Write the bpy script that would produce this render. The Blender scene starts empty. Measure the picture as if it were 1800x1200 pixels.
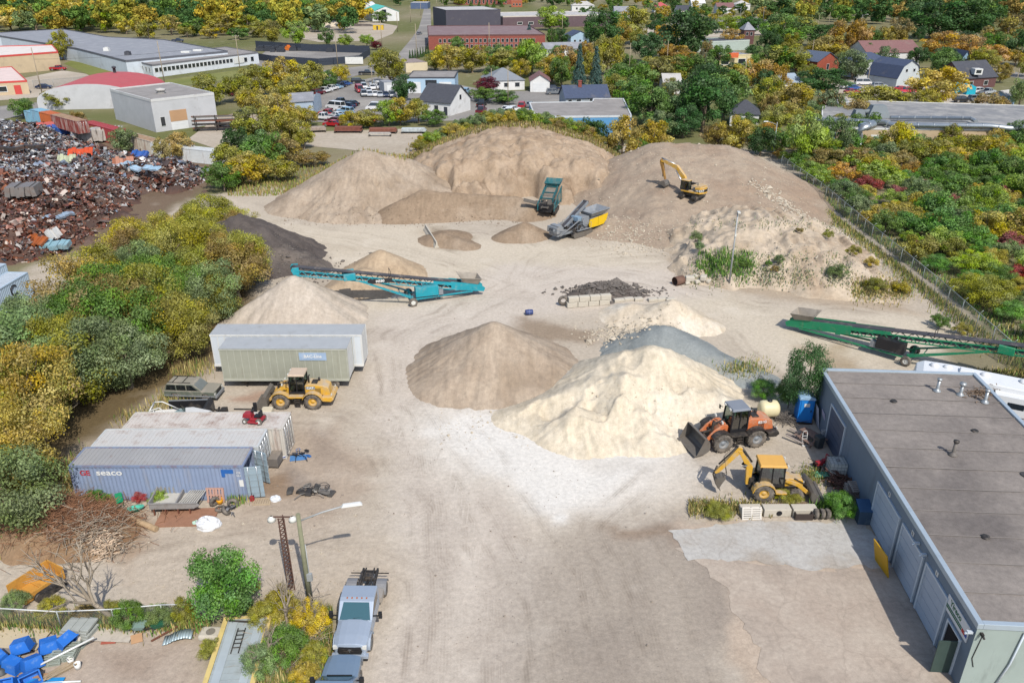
import bpy,math,random
import numpy as np
from mathutils import Vector,Matrix,noise as mnoise

# ---------------------------------------------------------------- camera, sky, sun, exposure
SC = bpy.context.scene
COL = SC.collection
PI = math.pi
R = math.radians
CAM_H,PITCH,FPX = 34.43,R(25.24),1400.0
cam_d = bpy.data.cameras.new('camera'); cam = bpy.data.objects.new('camera',cam_d); COL.objects.link(cam)
cam.location = (0,0,CAM_H); cam.rotation_euler = (PI / 2 - PITCH,0,0)
cam_d.sensor_width = 36; cam_d.lens = 36 * FPX / 1800; cam_d.clip_start = 0.5; cam_d.clip_end = 9000
SC.camera = cam

SUN_EL,SUN_AZ = R(48),R(22)          # the sun stands behind the camera, a little to its right
world = bpy.data.worlds.new('World'); SC.world = world; world.use_nodes = True
wn = world.node_tree
sky = wn.nodes.new('ShaderNodeTexSky'); sky.sky_type = 'NISHITA'; sky.sun_disc = False
sky.sun_elevation = SUN_EL; sky.sun_rotation = PI - SUN_AZ; sky.altitude = 200; sky.dust_density = 1.5; sky.ozone_density = 1.0
bg = wn.nodes['Background']; bg.inputs['Strength'].default_value = 0.135
wn.links.new(sky.outputs[0],bg.inputs['Color'])
sun_d = bpy.data.lights.new('sun','SUN'); sun_d.energy = 3.65; sun_d.angle = R(0.55); sun_d.color = (1.0,0.95,0.87)
sun = bpy.data.objects.new('sun',sun_d); COL.objects.link(sun)
_sd = Vector((math.sin(SUN_AZ) * math.cos(SUN_EL),-math.cos(SUN_AZ) * math.cos(SUN_EL),math.sin(SUN_EL)))  # towards the sun
sun.rotation_euler = _sd.to_track_quat('Z','Y').to_euler(); sun.location = _sd * 200
SC.view_settings.view_transform = 'Standard'; SC.view_settings.look = 'None'
SC.view_settings.exposure = 0.5; SC.view_settings.gamma = 1.0
SC.render.engine = 'CYCLES'
SC.cycles.use_denoising = True; SC.cycles.max_bounces = 6; SC.cycles.diffuse_bounces = 3; SC.cycles.glossy_bounces = 3
SC.cycles.transmission_bounces = 4; SC.cycles.transparent_max_bounces = 12; SC.cycles.caustics_reflective = False; SC.cycles.caustics_refractive = False

# ---------------------------------------------------------------- helpers
_F = Vector((0,math.cos(PITCH),-math.sin(PITCH))); _U = Vector((0,math.sin(PITCH),math.cos(PITCH)))
def ray(px,py): return _F + Vector((1,0,0)) * ((px - 900) / FPX) + _U * ((600 - py) / FPX)
def at(px,py,z=0.0):
 "the place on level z seen at (px,py) of the 1800x1200 photograph"
 d = ray(px,py); t = (z - CAM_H) / d.z
 return Vector((d.x * t,d.y * t,z))
def atY(px,py,Y):
 d = ray(px,py); t = Y / d.y
 return Vector((d.x * t,Y,CAM_H + d.z * t))
def ppm(py): return 0.02627 * (py + 60)       # pixels per metre on the ground at that row
def lin(h,k=1.0):
 if not isinstance(h,str): return tuple(h[:3])
 h = h.lstrip('#'); v = [int(h[i:i + 2],16) / 255 for i in (0,2,4)]
 return tuple(k * (c / 12.92 if c <= 0.04045 else ((c + 0.055) / 1.055) ** 2.4) for c in v)

class MB:
 "collects shapes, built as one mesh"
 def __init__(s): s.v = []; s.f = []; s.m = []; s.sm = []; s.cur = 0
 def add(s,vs,fs,M=None,smooth=False):
  b = len(s.v)
  if M is not None: vs = [M @ Vector(p) for p in vs]
  s.v += [tuple(p) for p in vs]
  for f in fs: s.f.append(tuple(b + i for i in f)); s.m.append(s.cur); s.sm.append(smooth)
  return s
 def mat(s,i): s.cur = i; return s
 def box(s,c,d,M=None,rz=0,rx=0,ry=0,taper=1.0,ty=None):
  x,y,z = d[0] / 2,d[1] / 2,d[2] / 2; t = taper; u = taper if ty is None else ty
  vs = [(-x,-y,-z),(x,-y,-z),(x,y,-z),(-x,y,-z),(-x * t,-y * u,z),(x * t,-y * u,z),(x * t,y * u,z),(-x * t,y * u,z)]
  T = Matrix.Translation(c)
  if rz: T = T @ Matrix.Rotation(rz,4,'Z')
  if ry: T = T @ Matrix.Rotation(ry,4,'Y')
  if rx: T = T @ Matrix.Rotation(rx,4,'X')
  if M is not None: T = M @ T
  return s.add(vs,[(3,2,1,0),(4,5,6,7),(0,1,5,4),(1,2,6,5),(2,3,7,6),(3,0,4,7)],T)
 def b2(s,a,b,M=None):
  "box from corner to corner"
  return s.box([(a[i] + b[i]) / 2 for i in range(3)],[abs(b[i] - a[i]) for i in range(3)],M)
 def tube(s,pts,r,n=8,M=None,cap=True,smooth=True,r2=None):
  pts = [Vector(p) for p in pts]; k = len(pts); rs = r if isinstance(r,(list,tuple)) else [r] * k
  if r2 is not None: rs = [r + (r2 - r) * i / (k - 1) for i in range(k)]
  vs = []; up = Vector((0,0,1))
  for i,p in enumerate(pts):
   d = (pts[min(i + 1,k - 1)] - pts[max(i - 1,0)]).normalized()
   a = up if abs(d.z) < 0.95 else Vector((1,0,0))
   X = d.cross(a).normalized(); Y = d.cross(X).normalized()
   vs += [p + (X * math.cos(2 * PI * j / n) + Y * math.sin(2 * PI * j / n)) * rs[i] for j in range(n)]
  fs = [(i * n + j,i * n + (j + 1) % n,(i + 1) * n + (j + 1) % n,(i + 1) * n + j) for i in range(k - 1) for j in range(n)]
  s.add(vs,fs,M,smooth)
  if cap:
   b = len(s.v) - len(vs); s.f += [tuple(b + j for j in range(n)),tuple(b + (k - 1) * n + n - 1 - j for j in range(n))]
   s.m += [s.cur] * 2; s.sm += [False] * 2
  return s
 def bar(s,a,b,w=0.05,h=None,M=None):
  "square bar between two points"
  a,b = Vector(a),Vector(b); d = b - a; L = d.length
  if L < 1e-6: return s
  q = d.to_track_quat('X','Z').to_matrix().to_4x4(); T = Matrix.Translation((a + b) / 2) @ q
  return s.box((0,0,0),(L,w,h or w),(M @ T) if M is not None else T)
 def disc(s,c,axis,r,w,n=20,M=None,smooth=True):
  a = Vector(axis).normalized() * w / 2; c = Vector(c)
  return s.tube([c - a,c + a],r,n,M,True,smooth)
 def lathe(s,prof,c=(0,0,0),axis='Z',n=20,M=None,smooth=True):
  "profile of (radius, height) turned round the axis"
  vs = []
  for (r,h) in prof:
   for j in range(n):
    a = 2 * PI * j / n; u,w = r * math.cos(a),r * math.sin(a)
    p = {'Z': (u,w,h),'Y': (u,h,w),'X': (h,u,w)}[axis]
    vs.append((p[0] + c[0],p[1] + c[1],p[2] + c[2]))
  k = len(prof)
  fs = [(i * n + j,i * n + (j + 1) % n,(i + 1) * n + (j + 1) % n,(i + 1) * n + j) for i in range(k - 1) for j in range(n)]
  if axis == 'Y': fs = [f[::-1] for f in fs]
  return s.add(vs,fs,M,smooth)
 def prism(s,prof,a,b,axis='Y',M=None,k=1.0,kc=None):
  "polygon profile extruded along an axis from a to b; k scales the far and near ends about kc (a chamfer)"
  n = len(prof)
  def P(u,w,t): return {'Y': (u,t,w),'X': (t,u,w),'Z': (u,w,t)}[axis]
  vs = [P(u,w,a) for u,w in prof] + [P(u,w,b) for u,w in prof]
  fs = [tuple(range(n))[::-1],tuple(range(n,2 * n))] + [(i,(i + 1) % n,n + (i + 1) % n,n + i) for i in range(n)]
  return s.add(vs,fs,M)
 def quad(s,a,b,c,d,M=None): return s.add([a,b,c,d],[(0,1,2,3)],M)
 def mesh(s,name,mats,fixn=True):
  me = bpy.data.meshes.new(name); me.from_pydata(s.v,[],s.f)
  if not isinstance(mats,(list,tuple)): mats = [mats]
  for m in mats: me.materials.append(m)
  if len(mats) > 1: me.polygons.foreach_set('material_index',s.m)
  me.polygons.foreach_set('use_smooth',s.sm)
  if fixn and len(s.v) < 20000:
   import bmesh
   bm = bmesh.new(); bm.from_mesh(me); bmesh.ops.recalc_face_normals(bm,faces=bm.faces); bm.to_mesh(me); bm.free()
  me.update(); return me
 def build(s,name,mats,parent=None,bevel=0,loc=None,rz=0):
  o = link(name,s.mesh(name,mats),parent)
  if bevel:
   b = o.modifiers.new('bevel','BEVEL'); b.width = bevel; b.segments = 2; b.limit_method = 'ANGLE'; b.angle_limit = R(35)
  if loc is not None: o.location = loc
  if rz: o.rotation_euler.z = rz
  return o
def link(name,data,parent=None):
 o = bpy.data.objects.new(name,data); COL.objects.link(o)
 if parent is not None: o.parent = parent
 return o
def tag(o,label=None,cat=None,group=None,kind=None):
 if label: o['label'] = label
 if cat: o['category'] = cat
 if group: o['group'] = group
 if kind: o['kind'] = kind
 return o
def thing(name,label,cat,loc=(0,0,0),rz=0,group=None,sc=1.0):
 o = link(name,None); o.empty_display_size = 0.3
 o.location = loc; o.rotation_euler.z = rz
 if sc != 1.0: o.scale = (sc,sc,sc) if not isinstance(sc,tuple) else sc
 return tag(o,label,cat,group)
KIDS = {}
def copy_tree(o,parent=None):
 c = o.copy(); COL.objects.link(c); c.parent = parent
 for ch in o.children: copy_tree(ch,c)
 return c
def text(s,size,mat_,parent,M,name='lettering',ext=0.004,sx=1.0,bold=0.0):
 cu = bpy.data.curves.new('lettering','FONT'); cu.body = s; cu.size = size; cu.extrude = ext; cu.align_x = 'CENTER'; cu.align_y = 'CENTER'; cu.offset = bold; cu.resolution_u = 3
 t = bpy.data.objects.new('tmp_lettering',cu); COL.objects.link(t); bpy.context.view_layer.update()
 me = bpy.data.meshes.new_from_object(t); COL.objects.unlink(t); bpy.data.objects.remove(t); bpy.data.curves.remove(cu)
 me.transform(M @ Matrix.Diagonal((sx,1,1,1))); me.materials.clear(); me.materials.append(mat_); me.name = name
 return link(name,me,parent)
def face_M(p,right,up):
 "matrix that lays flat lettering at p, reading along right with its top along up"
 r = Vector(right).normalized(); u = Vector(up).normalized(); n = r.cross(u)
 return Matrix(((r.x,u.x,n.x,p[0]),(r.y,u.y,n.y,p[1]),(r.z,u.z,n.z,p[2]),(0,0,0,1)))

# ---------------------------------------------------------------- materials
MATS = {}
def _nodes(name):
 m = bpy.data.materials.new(name); m.use_nodes = True; nt = m.node_tree
 return m,nt,nt.nodes['Principled BSDF'],nt.nodes.new,nt.links.new
def mat(name,c,rough=0.6,metal=0.0,var=0.12,sc=1.2,dirt=None,dk=0.0,dsc=0.9,bump=0.0,bsc=12.0,spec=0.4,top=0.0,streak=0.0,objcol=False):
 """painted or raw surface: base colour, slow mottling, blotchy dirt (colour dirt, amount dk; top: more of it on upward faces),
    vertical streaks, fine bump"""
 if name in MATS: return MATS[name]
 m,nt,P,N,L = _nodes(name); c = lin(c)
 tc = N('ShaderNodeTexCoord'); mp = tc.outputs['Object']
 n1 = N('ShaderNodeTexNoise'); n1.inputs['Scale'].default_value = sc; n1.inputs['Detail'].default_value = 5; n1.inputs['Roughness'].default_value = 0.62; L(mp,n1.inputs['Vector'])
 hs = N('ShaderNodeMapRange'); hs.inputs[1].default_value = 0.3; hs.inputs[2].default_value = 0.7; hs.inputs[3].default_value = 1 - var; hs.inputs[4].default_value = 1 + var; L(n1.outputs[0],hs.inputs[0])
 mul = N('ShaderNodeMix'); mul.data_type = 'RGBA'; mul.blend_type = 'MULTIPLY'; mul.inputs[0].default_value = 1
 if objcol:
  oi = N('ShaderNodeObjectInfo'); L(oi.outputs['Color'],mul.inputs[6])
 else: mul.inputs[6].default_value = (*c,1)
 L(hs.outputs[0],mul.inputs[7]); out = mul.outputs[2]
 if dirt is not None and dk > 0:
  n2 = N('ShaderNodeTexNoise'); n2.inputs['Scale'].default_value = dsc; n2.inputs['Detail'].default_value = 7; n2.inputs['Roughness'].default_value = 0.7
  if streak:
   mpn = N('ShaderNodeMapping'); mpn.inputs['Scale'].default_value = (4 * streak,4 * streak,0.35); L(mp,mpn.inputs[0]); L(mpn.outputs[0],n2.inputs['Vector'])
  else: L(mp,n2.inputs['Vector'])
  mr = N('ShaderNodeMapRange'); mr.inputs[1].default_value = 0.62 - 0.35 * dk; mr.inputs[2].default_value = 0.8 - 0.25 * dk; mr.inputs[3].default_value = 0; mr.inputs[4].default_value = min(1.0,0.45 + dk * .5)
  L(n2.outputs[0],mr.inputs[0]); fac = mr.outputs[0]
  if top:
   ge = N('ShaderNodeNewGeometry'); sx = N('ShaderNodeSeparateXYZ'); L(ge.outputs['Normal'],sx.inputs[0])
   m2 = N('ShaderNodeMath'); m2.operation = 'MULTIPLY_ADD'; m2.use_clamp = True; L(sx.outputs[2],m2.inputs[0]); m2.inputs[1].default_value = top
   L(fac,m2.inputs[2]); fac = m2.outputs[0]
  mx = N('ShaderNodeMix'); mx.data_type = 'RGBA'; L(fac,mx.inputs[0]); L(out,mx.inputs[6]); mx.inputs[7].default_value = (*lin(dirt),1); out = mx.outputs[2]
 L(out,P.inputs['Base Color'])
 P.inputs['Roughness'].default_value = rough; P.inputs['Metallic'].default_value = metal; P.inputs['Specular IOR Level'].default_value = spec
 if bump:
  n3 = N('ShaderNodeTexNoise'); n3.inputs['Scale'].default_value = bsc; n3.inputs['Detail'].default_value = 4; L(mp,n3.inputs['Vector'])
  bp = N('ShaderNodeBump'); bp.inputs['Strength'].default_value = bump; bp.inputs['Distance'].default_value = 0.05; L(n3.outputs[0],bp.inputs['Height']); L(bp.outputs[0],P.inputs['Normal'])
 MATS[name] = m; return m
def glass(name='glass',c='#20282c',rough=0.08):
 if name in MATS: return MATS[name]
 m,nt,P,N,L = _nodes(name); P.inputs['Base Color'].default_value = (*lin(c),1); P.inputs['Roughness'].default_value = rough; P.inputs['Specular IOR Level'].default_value = 0.9
 MATS[name] = m; return m
def clear_glass(name,c='#8fb0a8',a=0.55):
 "tinted pane one can partly see through"
 if name in MATS: return MATS[name]
 m,nt,P,N,L = _nodes(name); t = N('ShaderNodeBsdfTransparent'); t.inputs[0].default_value = (*lin(c),1)
 g = N('ShaderNodeBsdfGlossy'); g.inputs[1].default_value = 0.04; mx = N('ShaderNodeMixShader'); mx.inputs[0].default_value = 1 - a
 mx.inputs[0].default_value = 0.22; L(t.outputs[0],mx.inputs[1]); L(g.outputs[0],mx.inputs[2]); L(mx.outputs[0],nt.nodes['Material Output'].inputs[0])
 MATS[name] = m; return m
def wire_mesh(name,c='#8d928f',cover=0.3):
 "woven wire far too fine to draw strand by strand"
 if name in MATS: return MATS[name]
 m,nt,P,N,L = _nodes(name); P.inputs['Base Color'].default_value = (*lin(c),1); P.inputs['Roughness'].default_value = 0.5
 t = N('ShaderNodeBsdfTransparent'); mx = N('ShaderNodeMixShader'); mx.inputs[0].default_value = cover
 L(t.outputs[0],mx.inputs[1]); L(P.outputs[0],mx.inputs[2]); L(mx.outputs[0],nt.nodes['Material Output'].inputs[0])
 MATS[name] = m; return m
def soil(name,c1,c2,c3=None,sc=0.35,fine=6.0,bump=0.5,pebble=0.0,attr=None,streak=None):
 "loose earth, sand or gravel: two or three colours in noise, grain and pebbles in the relief"
 if name in MATS: return MATS[name]
 m,nt,P,N,L = _nodes(name); tc = N('ShaderNodeTexCoord'); co = tc.outputs['Object']
 def noise(s,det=6,ro=0.6,vec=None,dist=0.0):
  n = N('ShaderNodeTexNoise'); n.inputs['Scale'].default_value = s; n.inputs['Detail'].default_value = det; n.inputs['Roughness'].default_value = ro; n.inputs['Distortion'].default_value = dist
  L(vec or co,n.inputs['Vector']); return n.outputs[0]
 def mixc(f,a,b,blend='MIX'):
  x = N('ShaderNodeMix'); x.data_type = 'RGBA'; x.blend_type = blend
  if isinstance(f,(int,float)): x.inputs[0].default_value = f
  else: L(f,x.inputs[0])
  for i,q in ((6,a),(7,b)):
   if isinstance(q,tuple): x.inputs[i].default_value = (*q,1)
   else: L(q,x.inputs[i])
  return x.outputs[2]
 def rng(f,a,b,lo=0.0,hi=1.0):
  r = N('ShaderNodeMapRange'); r.inputs[1].default_value = a; r.inputs[2].default_value = b; r.inputs[3].default_value = lo; r.inputs[4].default_value = hi; L(f,r.inputs[0]); return r.outputs[0]
 if attr:
  a = N('ShaderNodeVertexColor'); a.layer_name = attr; base = a.outputs[0]
 else:
  base = mixc(rng(noise(sc,7,.65,dist=.4),.35,.65),lin(c1),lin(c2))
  if c3: base = mixc(rng(noise(sc * .45,5,.6),.52,.68),base,lin(c3))
 if streak:
  mp = N('ShaderNodeMapping'); mp.inputs['Scale'].default_value = streak; L(co,mp.inputs[0])
  base = mixc(1.0,base,rng(noise(1.0,5,.6,mp.outputs[0],.3),.3,.7,.87,1.1),'MULTIPLY')
 base = mixc(1.0,base,rng(noise(fine,5,.7),.25,.75,.8,1.18),'MULTIPLY')
 base = mixc(1.0,base,rng(noise(fine * 6,3,.7),.25,.75,.86,1.12),'MULTIPLY')
 if pebble:
  v = N('ShaderNodeTexVoronoi'); v.inputs['Scale'].default_value = 3.2; L(co,v.inputs['Vector'])
  sep = N('ShaderNodeSeparateColor'); L(v.outputs['Color'],sep.inputs[0])
  dots = N('ShaderNodeMath'); dots.operation = 'MULTIPLY'; L(rng(v.outputs['Distance'],.12,.06),dots.inputs[0]); L(rng(sep.outputs[0],1 - pebble,1 - pebble + .02),dots.inputs[1])
  base = mixc(dots.outputs[0],base,lin('#d8cfc0'))
 L(base,P.inputs['Base Color']); P.inputs['Roughness'].default_value = 0.95; P.inputs['Specular IOR Level'].default_value = 0.1
 bp = N('ShaderNodeBump'); bp.inputs['Strength'].default_value = bump; bp.inputs['Distance'].default_value = 0.12
 h = N('ShaderNodeMath'); h.operation = 'MULTIPLY_ADD'; L(noise(fine * 2.5,4,.65),h.inputs[0]); h.inputs[1].default_value = 0.35; L(noise(fine * .45,6,.6),h.inputs[2])
 L(h.outputs[0],bp.inputs['Height']); L(bp.outputs[0],P.inputs['Normal'])
 MATS[name] = m; return m

# numpy value noise for terrain
_rs = np.random.RandomState(7); _NT = _rs.rand(256,256).astype(np.float32)
def vnoise(x,y):
 xi = np.floor(x).astype(int); yi = np.floor(y).astype(int); fx = x - xi; fy = y - yi
 fx = fx * fx * (3 - 2 * fx); fy = fy * fy * (3 - 2 * fy)
 a = _NT[xi & 255,yi & 255]; b = _NT[(xi + 1) & 255,yi & 255]; c = _NT[xi & 255,(yi + 1) & 255]; d = _NT[(xi + 1) & 255,(yi + 1) & 255]
 return (a * (1 - fx) + b * fx) * (1 - fy) + (c * (1 - fx) + d * fx) * fy
def fbm(x,y,o=4,s=1.0):
 v = np.zeros_like(x,dtype=np.float64); a = 0.5; t = 0
 for i in range(o): v += a * vnoise(x * s + 17.3 * i,y * s + 9.1 * i); t += a; a *= 0.5; s *= 2.03
 return v / t
def inside(x,y,poly):
 "signed distance to a polygon, positive inside (numpy)"
 d = np.full(x.shape,1e9); ins = np.zeros(x.shape,bool); n = len(poly)
 for i in range(n):
  ax,ay = poly[i]; bx,by = poly[(i + 1) % n]; ex,ey = bx - ax,by - ay; L2 = ex * ex + ey * ey + 1e-9
  t = np.clip(((x - ax) * ex + (y - ay) * ey) / L2,0,1); d = np.minimum(d,np.hypot(x - ax - t * ex,y - ay - t * ey))
  c = ((ay > y) != (by > y)) & (x < (bx - ax) * (y - ay) / (by - ay + 1e-12) + ax); ins ^= c
 return np.where(ins,d,-d)
def grid_mesh(name,X,Y,Z,keep=None,mats=None,col=None,smooth=True):
 ny,nx = X.shape; me = bpy.data.meshes.new(name)
 idx = np.arange(nx * ny).reshape(ny,nx)
 q = np.stack([idx[:-1,:-1],idx[:-1,1:],idx[1:,1:],idx[1:,:-1]],-1).reshape(-1,4)
 V = np.stack([X,Y,Z],-1).reshape(-1,3)
 if keep is not None:
  k = keep.reshape(-1); q = q[k[q].any(1)]
  used = np.unique(q); rm = np.full(nx * ny,-1); rm[used] = np.arange(len(used)); V = V[used]; q = rm[q]
  if col is not None: col = col.reshape(-1,col.shape[-1])[used]
 me.vertices.add(len(V)); me.vertices.foreach_set('co',V.astype(np.float32).ravel())
 me.loops.add(q.size); me.loops.foreach_set('vertex_index',q.astype(np.int32).ravel())
 me.polygons.add(len(q)); me.polygons.foreach_set('loop_start',np.arange(0,q.size,4,dtype=np.int32)); 
 me.update(calc_edges=True)
 me.polygons.foreach_set('use_smooth',np.full(len(q),smooth))
 if col is not None:
  ca = me.color_attributes.new('tone','FLOAT_COLOR','POINT'); c = col.reshape(-1,col.shape[-1]); c4 = np.ones((len(c),4),np.float32); c4[:,:3] = c
  ca.data.foreach_set('color',c4.ravel())
 for m in (mats or []): me.materials.append(m)
 return me

# ---------------------------------------------------------------- ground
_k = lin
def lin(h,k=0.62): return _k(h,k)          # hex values are read off sunlit surfaces, so they are scaled back to albedo
def wpoly(pts): return [tuple(at(*p)[:2]) for p in pts]
PAINT = [  # soil tones of the yard: outline in photograph pixels, colour, soft edge in metres, strength
 ([(-900,1500),(-900,560),(0,560),(60,470),(180,430),(330,350),(400,335),(560,320),(640,262),(1060,250),(1380,262),(1450,330),(1620,470),(1760,600),(1900,760),(2600,1500)],'#cbbeac',1.5,1.0),
 ([(400,350),(480,372),(520,395),(760,395),(900,425),(1150,425),(1200,490),(1350,545),(1660,560),(1700,640),(1330,640),(1250,560),(950,490),(880,560),(650,560),(600,480)],'#dccfba',3.0,.9),
 ([(640,1300),(680,1000),(700,760),(640,640),(650,560),(760,530),(900,470),(1200,470),(1250,520),(940,560),(780,600),(740,680),(760,760),(880,900),(960,1000),(960,1300)],'#d9cdbf',2.2,.85),
 ([(690,1300),(720,1000),(730,850),(760,850),(790,1000),(800,1300)],'#c3b6a8',1.0,.5),
 ([(860,1300),(850,1000),(820,880),(850,870),(900,1000),(930,1300)],'#cdc0b2',0.8,.5),
 ([(730,700),(890,690),(1000,740),(1230,780),(1260,840),(1120,900),(960,930),(850,880),(770,800)],'#e6ddd0',2.0,.9),
 ([(775,735),(890,722),(1000,760),(1180,792),(1160,830),(1060,868),(960,895),(885,850),(810,800)],'#f2ede4',1.8,.9),
 ([(900,970),(1050,920),(1170,915),(1250,1010),(1330,1130),(1350,1300),(850,1300)],'#b0a496',3.0,.8),
 ([(1140,930),(1210,925),(1290,1040),(1330,1150),(1250,1130),(1190,1030)],'#93867b',1.4,.45),
 ([(1080,925),(1180,930),(1190,960),(1100,965)],'#9a8470',.8,.7),
 ([(1000,1080),(1080,1060),(1120,1120),(1090,1300),(1010,1300)],'#9a8e82',1.6,.45),
 ([(960,900),(1000,895),(1010,915),(975,925)],'#f6f2ea',.5,.95),
 ([(1180,925),(1560,905),(1720,1300),(1360,1300),(1290,1080)],'#cbb8a4',.5,.95),
 ([(440,745),(620,745),(655,850),(560,930),(430,905)],'#b9a692',1.6,.8),
 ([(545,740),(600,745),(600,790),(560,800)],'#9f8f80',.8,.6),
 ([(500,810),(560,820),(555,850),(490,840)],'#988b80',.7,.7),
 ([(440,845),(500,830),(540,860),(470,868)],'#94795f',.7,.7),
 ([(215,905),(440,895),(650,900),(690,1010),(640,1090),(200,1060)],'#cbbca9',1.6,.8),
 ([(0,880),(200,870),(250,960),(200,1000),(0,960)],'#a98b6e',1.2,.8),
 ([(-300,1090),(360,1100),(360,1300),(-300,1300)],'#bfae9e',1.0,.85),
 ([(195,1150),(300,1140),(320,1200),(210,1210)],'#a38f7e',.8,.6),
 ([(885,558),(960,565),(1065,585),(1050,608),(930,602)],'#9f8c77',1.0,.85),
 ([(470,425),(560,450),(640,490),(560,510),(480,490)],'#b5a795',1.5,.6),
 ([(740,400),(830,405),(825,440),(765,440)],'#a99a86',.8,.7),
 ([(420,690),(480,690),(470,720),(425,712)],'#a5765c',.7,.55),
 ([(1200,440),(1330,455),(1600,520),(1640,560),(1300,520),(1190,490)],'#bba78e',1.5,.7),
 ([(1400,600),(1480,595),(1520,640),(1440,640)],'#a58d68',1.2,.6),
 ([(1640,600),(1800,620),(1900,700),(1700,660)],'#6f6a40',1.5,.7),
 ([(-400,560),(60,540),(160,500),(300,400),(400,385),(470,470),(440,575),(340,665),(290,710),(130,800),(95,870),(40,960),(-400,960)],'#6d5c3d',1.6,.95),
 ([(-600,520),(0,470),(200,430),(380,320),(370,270),(200,235),(-600,215)],'#84705f',2.0,.95),
 ([(330,1085),(480,1060),(590,1070),(580,1300),(440,1300)],'#8c8358',.9,.7),
]
HAUL = [([(760,1300),(770,1100),(760,900),(740,760),(690,650),(700,590),(790,550),(900,500),(980,460),(1150,450)],4.5),([(1000,1300),(960,1050),(860,880),(790,780),(720,660)],3.5),([(900,500),(760,450),(620,420),(500,400),(430,365)],3.5),
  ([(900,500),(1020,470),(1200,500),(1330,540),(1500,545),(1660,580)],3.5),([(1180,1300),(1130,1080),(1060,930),(1150,840),(1260,800)],3.0),([(760,900),(680,790),(600,730),(480,720)],2.5),([(770,1000),(640,960),(450,930),(260,960)],2.5),([(900,500),(960,440),(900,410),(780,400)],3.0),([(1280,590),(1340,660),(1390,760),(1420,860)],2.2)]
def ground_tracks(m):
 "wheel marks along the haul lines, broken up by noise, mixed over the soil"
 nt = m.node_tree; N,L = nt.nodes.new,nt.links.new; P = nt.nodes['Principled BSDF']; old = P.inputs['Base Color'].links[0].from_socket
 a = N('ShaderNodeVertexColor'); a.layer_name = 'track'; sp = N('ShaderNodeSeparateColor'); L(a.outputs[0],sp.inputs[0]); tc = N('ShaderNodeTexCoord')
 def mth(op,x,y=None,z=None):
  n = N('ShaderNodeMath'); n.operation = op
  for i,q in enumerate((x,y,z)):
   if q is None: continue
   if isinstance(q,(int,float)): n.inputs[i].default_value = q
   else: L(q,n.inputs[i])
  return n.outputs[0]
 def noi(s,d=4):
  n = N('ShaderNodeTexNoise'); n.inputs['Scale'].default_value = s; n.inputs['Detail'].default_value = d; L(tc.outputs['Object'],n.inputs['Vector']); return n.outputs[0]
 u = mth('ADD',sp.outputs[0],mth('MULTIPLY',mth('SUBTRACT',noi(.16,3),.5),3.2))
 tot = None
 for per,ph,w in ((2.1,0.0,1.0),(1.37,.6,.7),(3.3,1.1,.9)):
  k = mth('SINE',mth('MULTIPLY',mth('ADD',u,ph),6.283 / per)); k = mth('MULTIPLY',mth('SMOOTH_MAX',mth('SUBTRACT',k,.35),0.0,.3),w); tot = k if tot is None else mth('ADD',tot,k)
 tread = mth('MULTIPLY_ADD',mth('SINE',mth('MULTIPLY',sp.outputs[0],34.0)),.25,.75)
 brk = N('ShaderNodeMapRange'); brk.inputs[1].default_value = .38; brk.inputs[2].default_value = .66; L(noi(.3,5),brk.inputs[0])
 f = mth('MULTIPLY',mth('MULTIPLY',mth('MULTIPLY',tot,sp.outputs[1]),brk.outputs[0]),mth('MULTIPLY',tread,.62))
 mx = N('ShaderNodeMix'); mx.data_type = 'RGBA'; mx.blend_type = 'MULTIPLY'; L(f,mx.inputs[0]); L(old,mx.inputs[6]); mx.inputs[7].default_value = (.52,.49,.46,1)
 # damp and oily blotches with ragged edges over the whole yard floor
 bl = N('ShaderNodeMapRange'); bl.inputs[1].default_value = .57; bl.inputs[2].default_value = .68; bl.inputs[4].default_value = .3; L(noi(.11,9),bl.inputs[0])
 m2 = N('ShaderNodeMix'); m2.data_type = 'RGBA'; m2.blend_type = 'MULTIPLY'; L(bl.outputs[0],m2.inputs[0]); L(mx.outputs[2],m2.inputs[6]); m2.inputs[7].default_value = (.62,.57,.52,1)
 b3 = N('ShaderNodeMapRange'); b3.inputs[1].default_value = .58; b3.inputs[2].default_value = .72; b3.inputs[4].default_value = .35; L(noi(.23,8),b3.inputs[0])
 m3 = N('ShaderNodeMix'); m3.data_type = 'RGBA'; m3.blend_type = 'SCREEN'; L(b3.outputs[0],m3.inputs[0]); L(m2.outputs[2],m3.inputs[6]); m3.inputs[7].default_value = (.22,.2,.17,1); L(m3.outputs[2],P.inputs['Base Color'])
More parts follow.
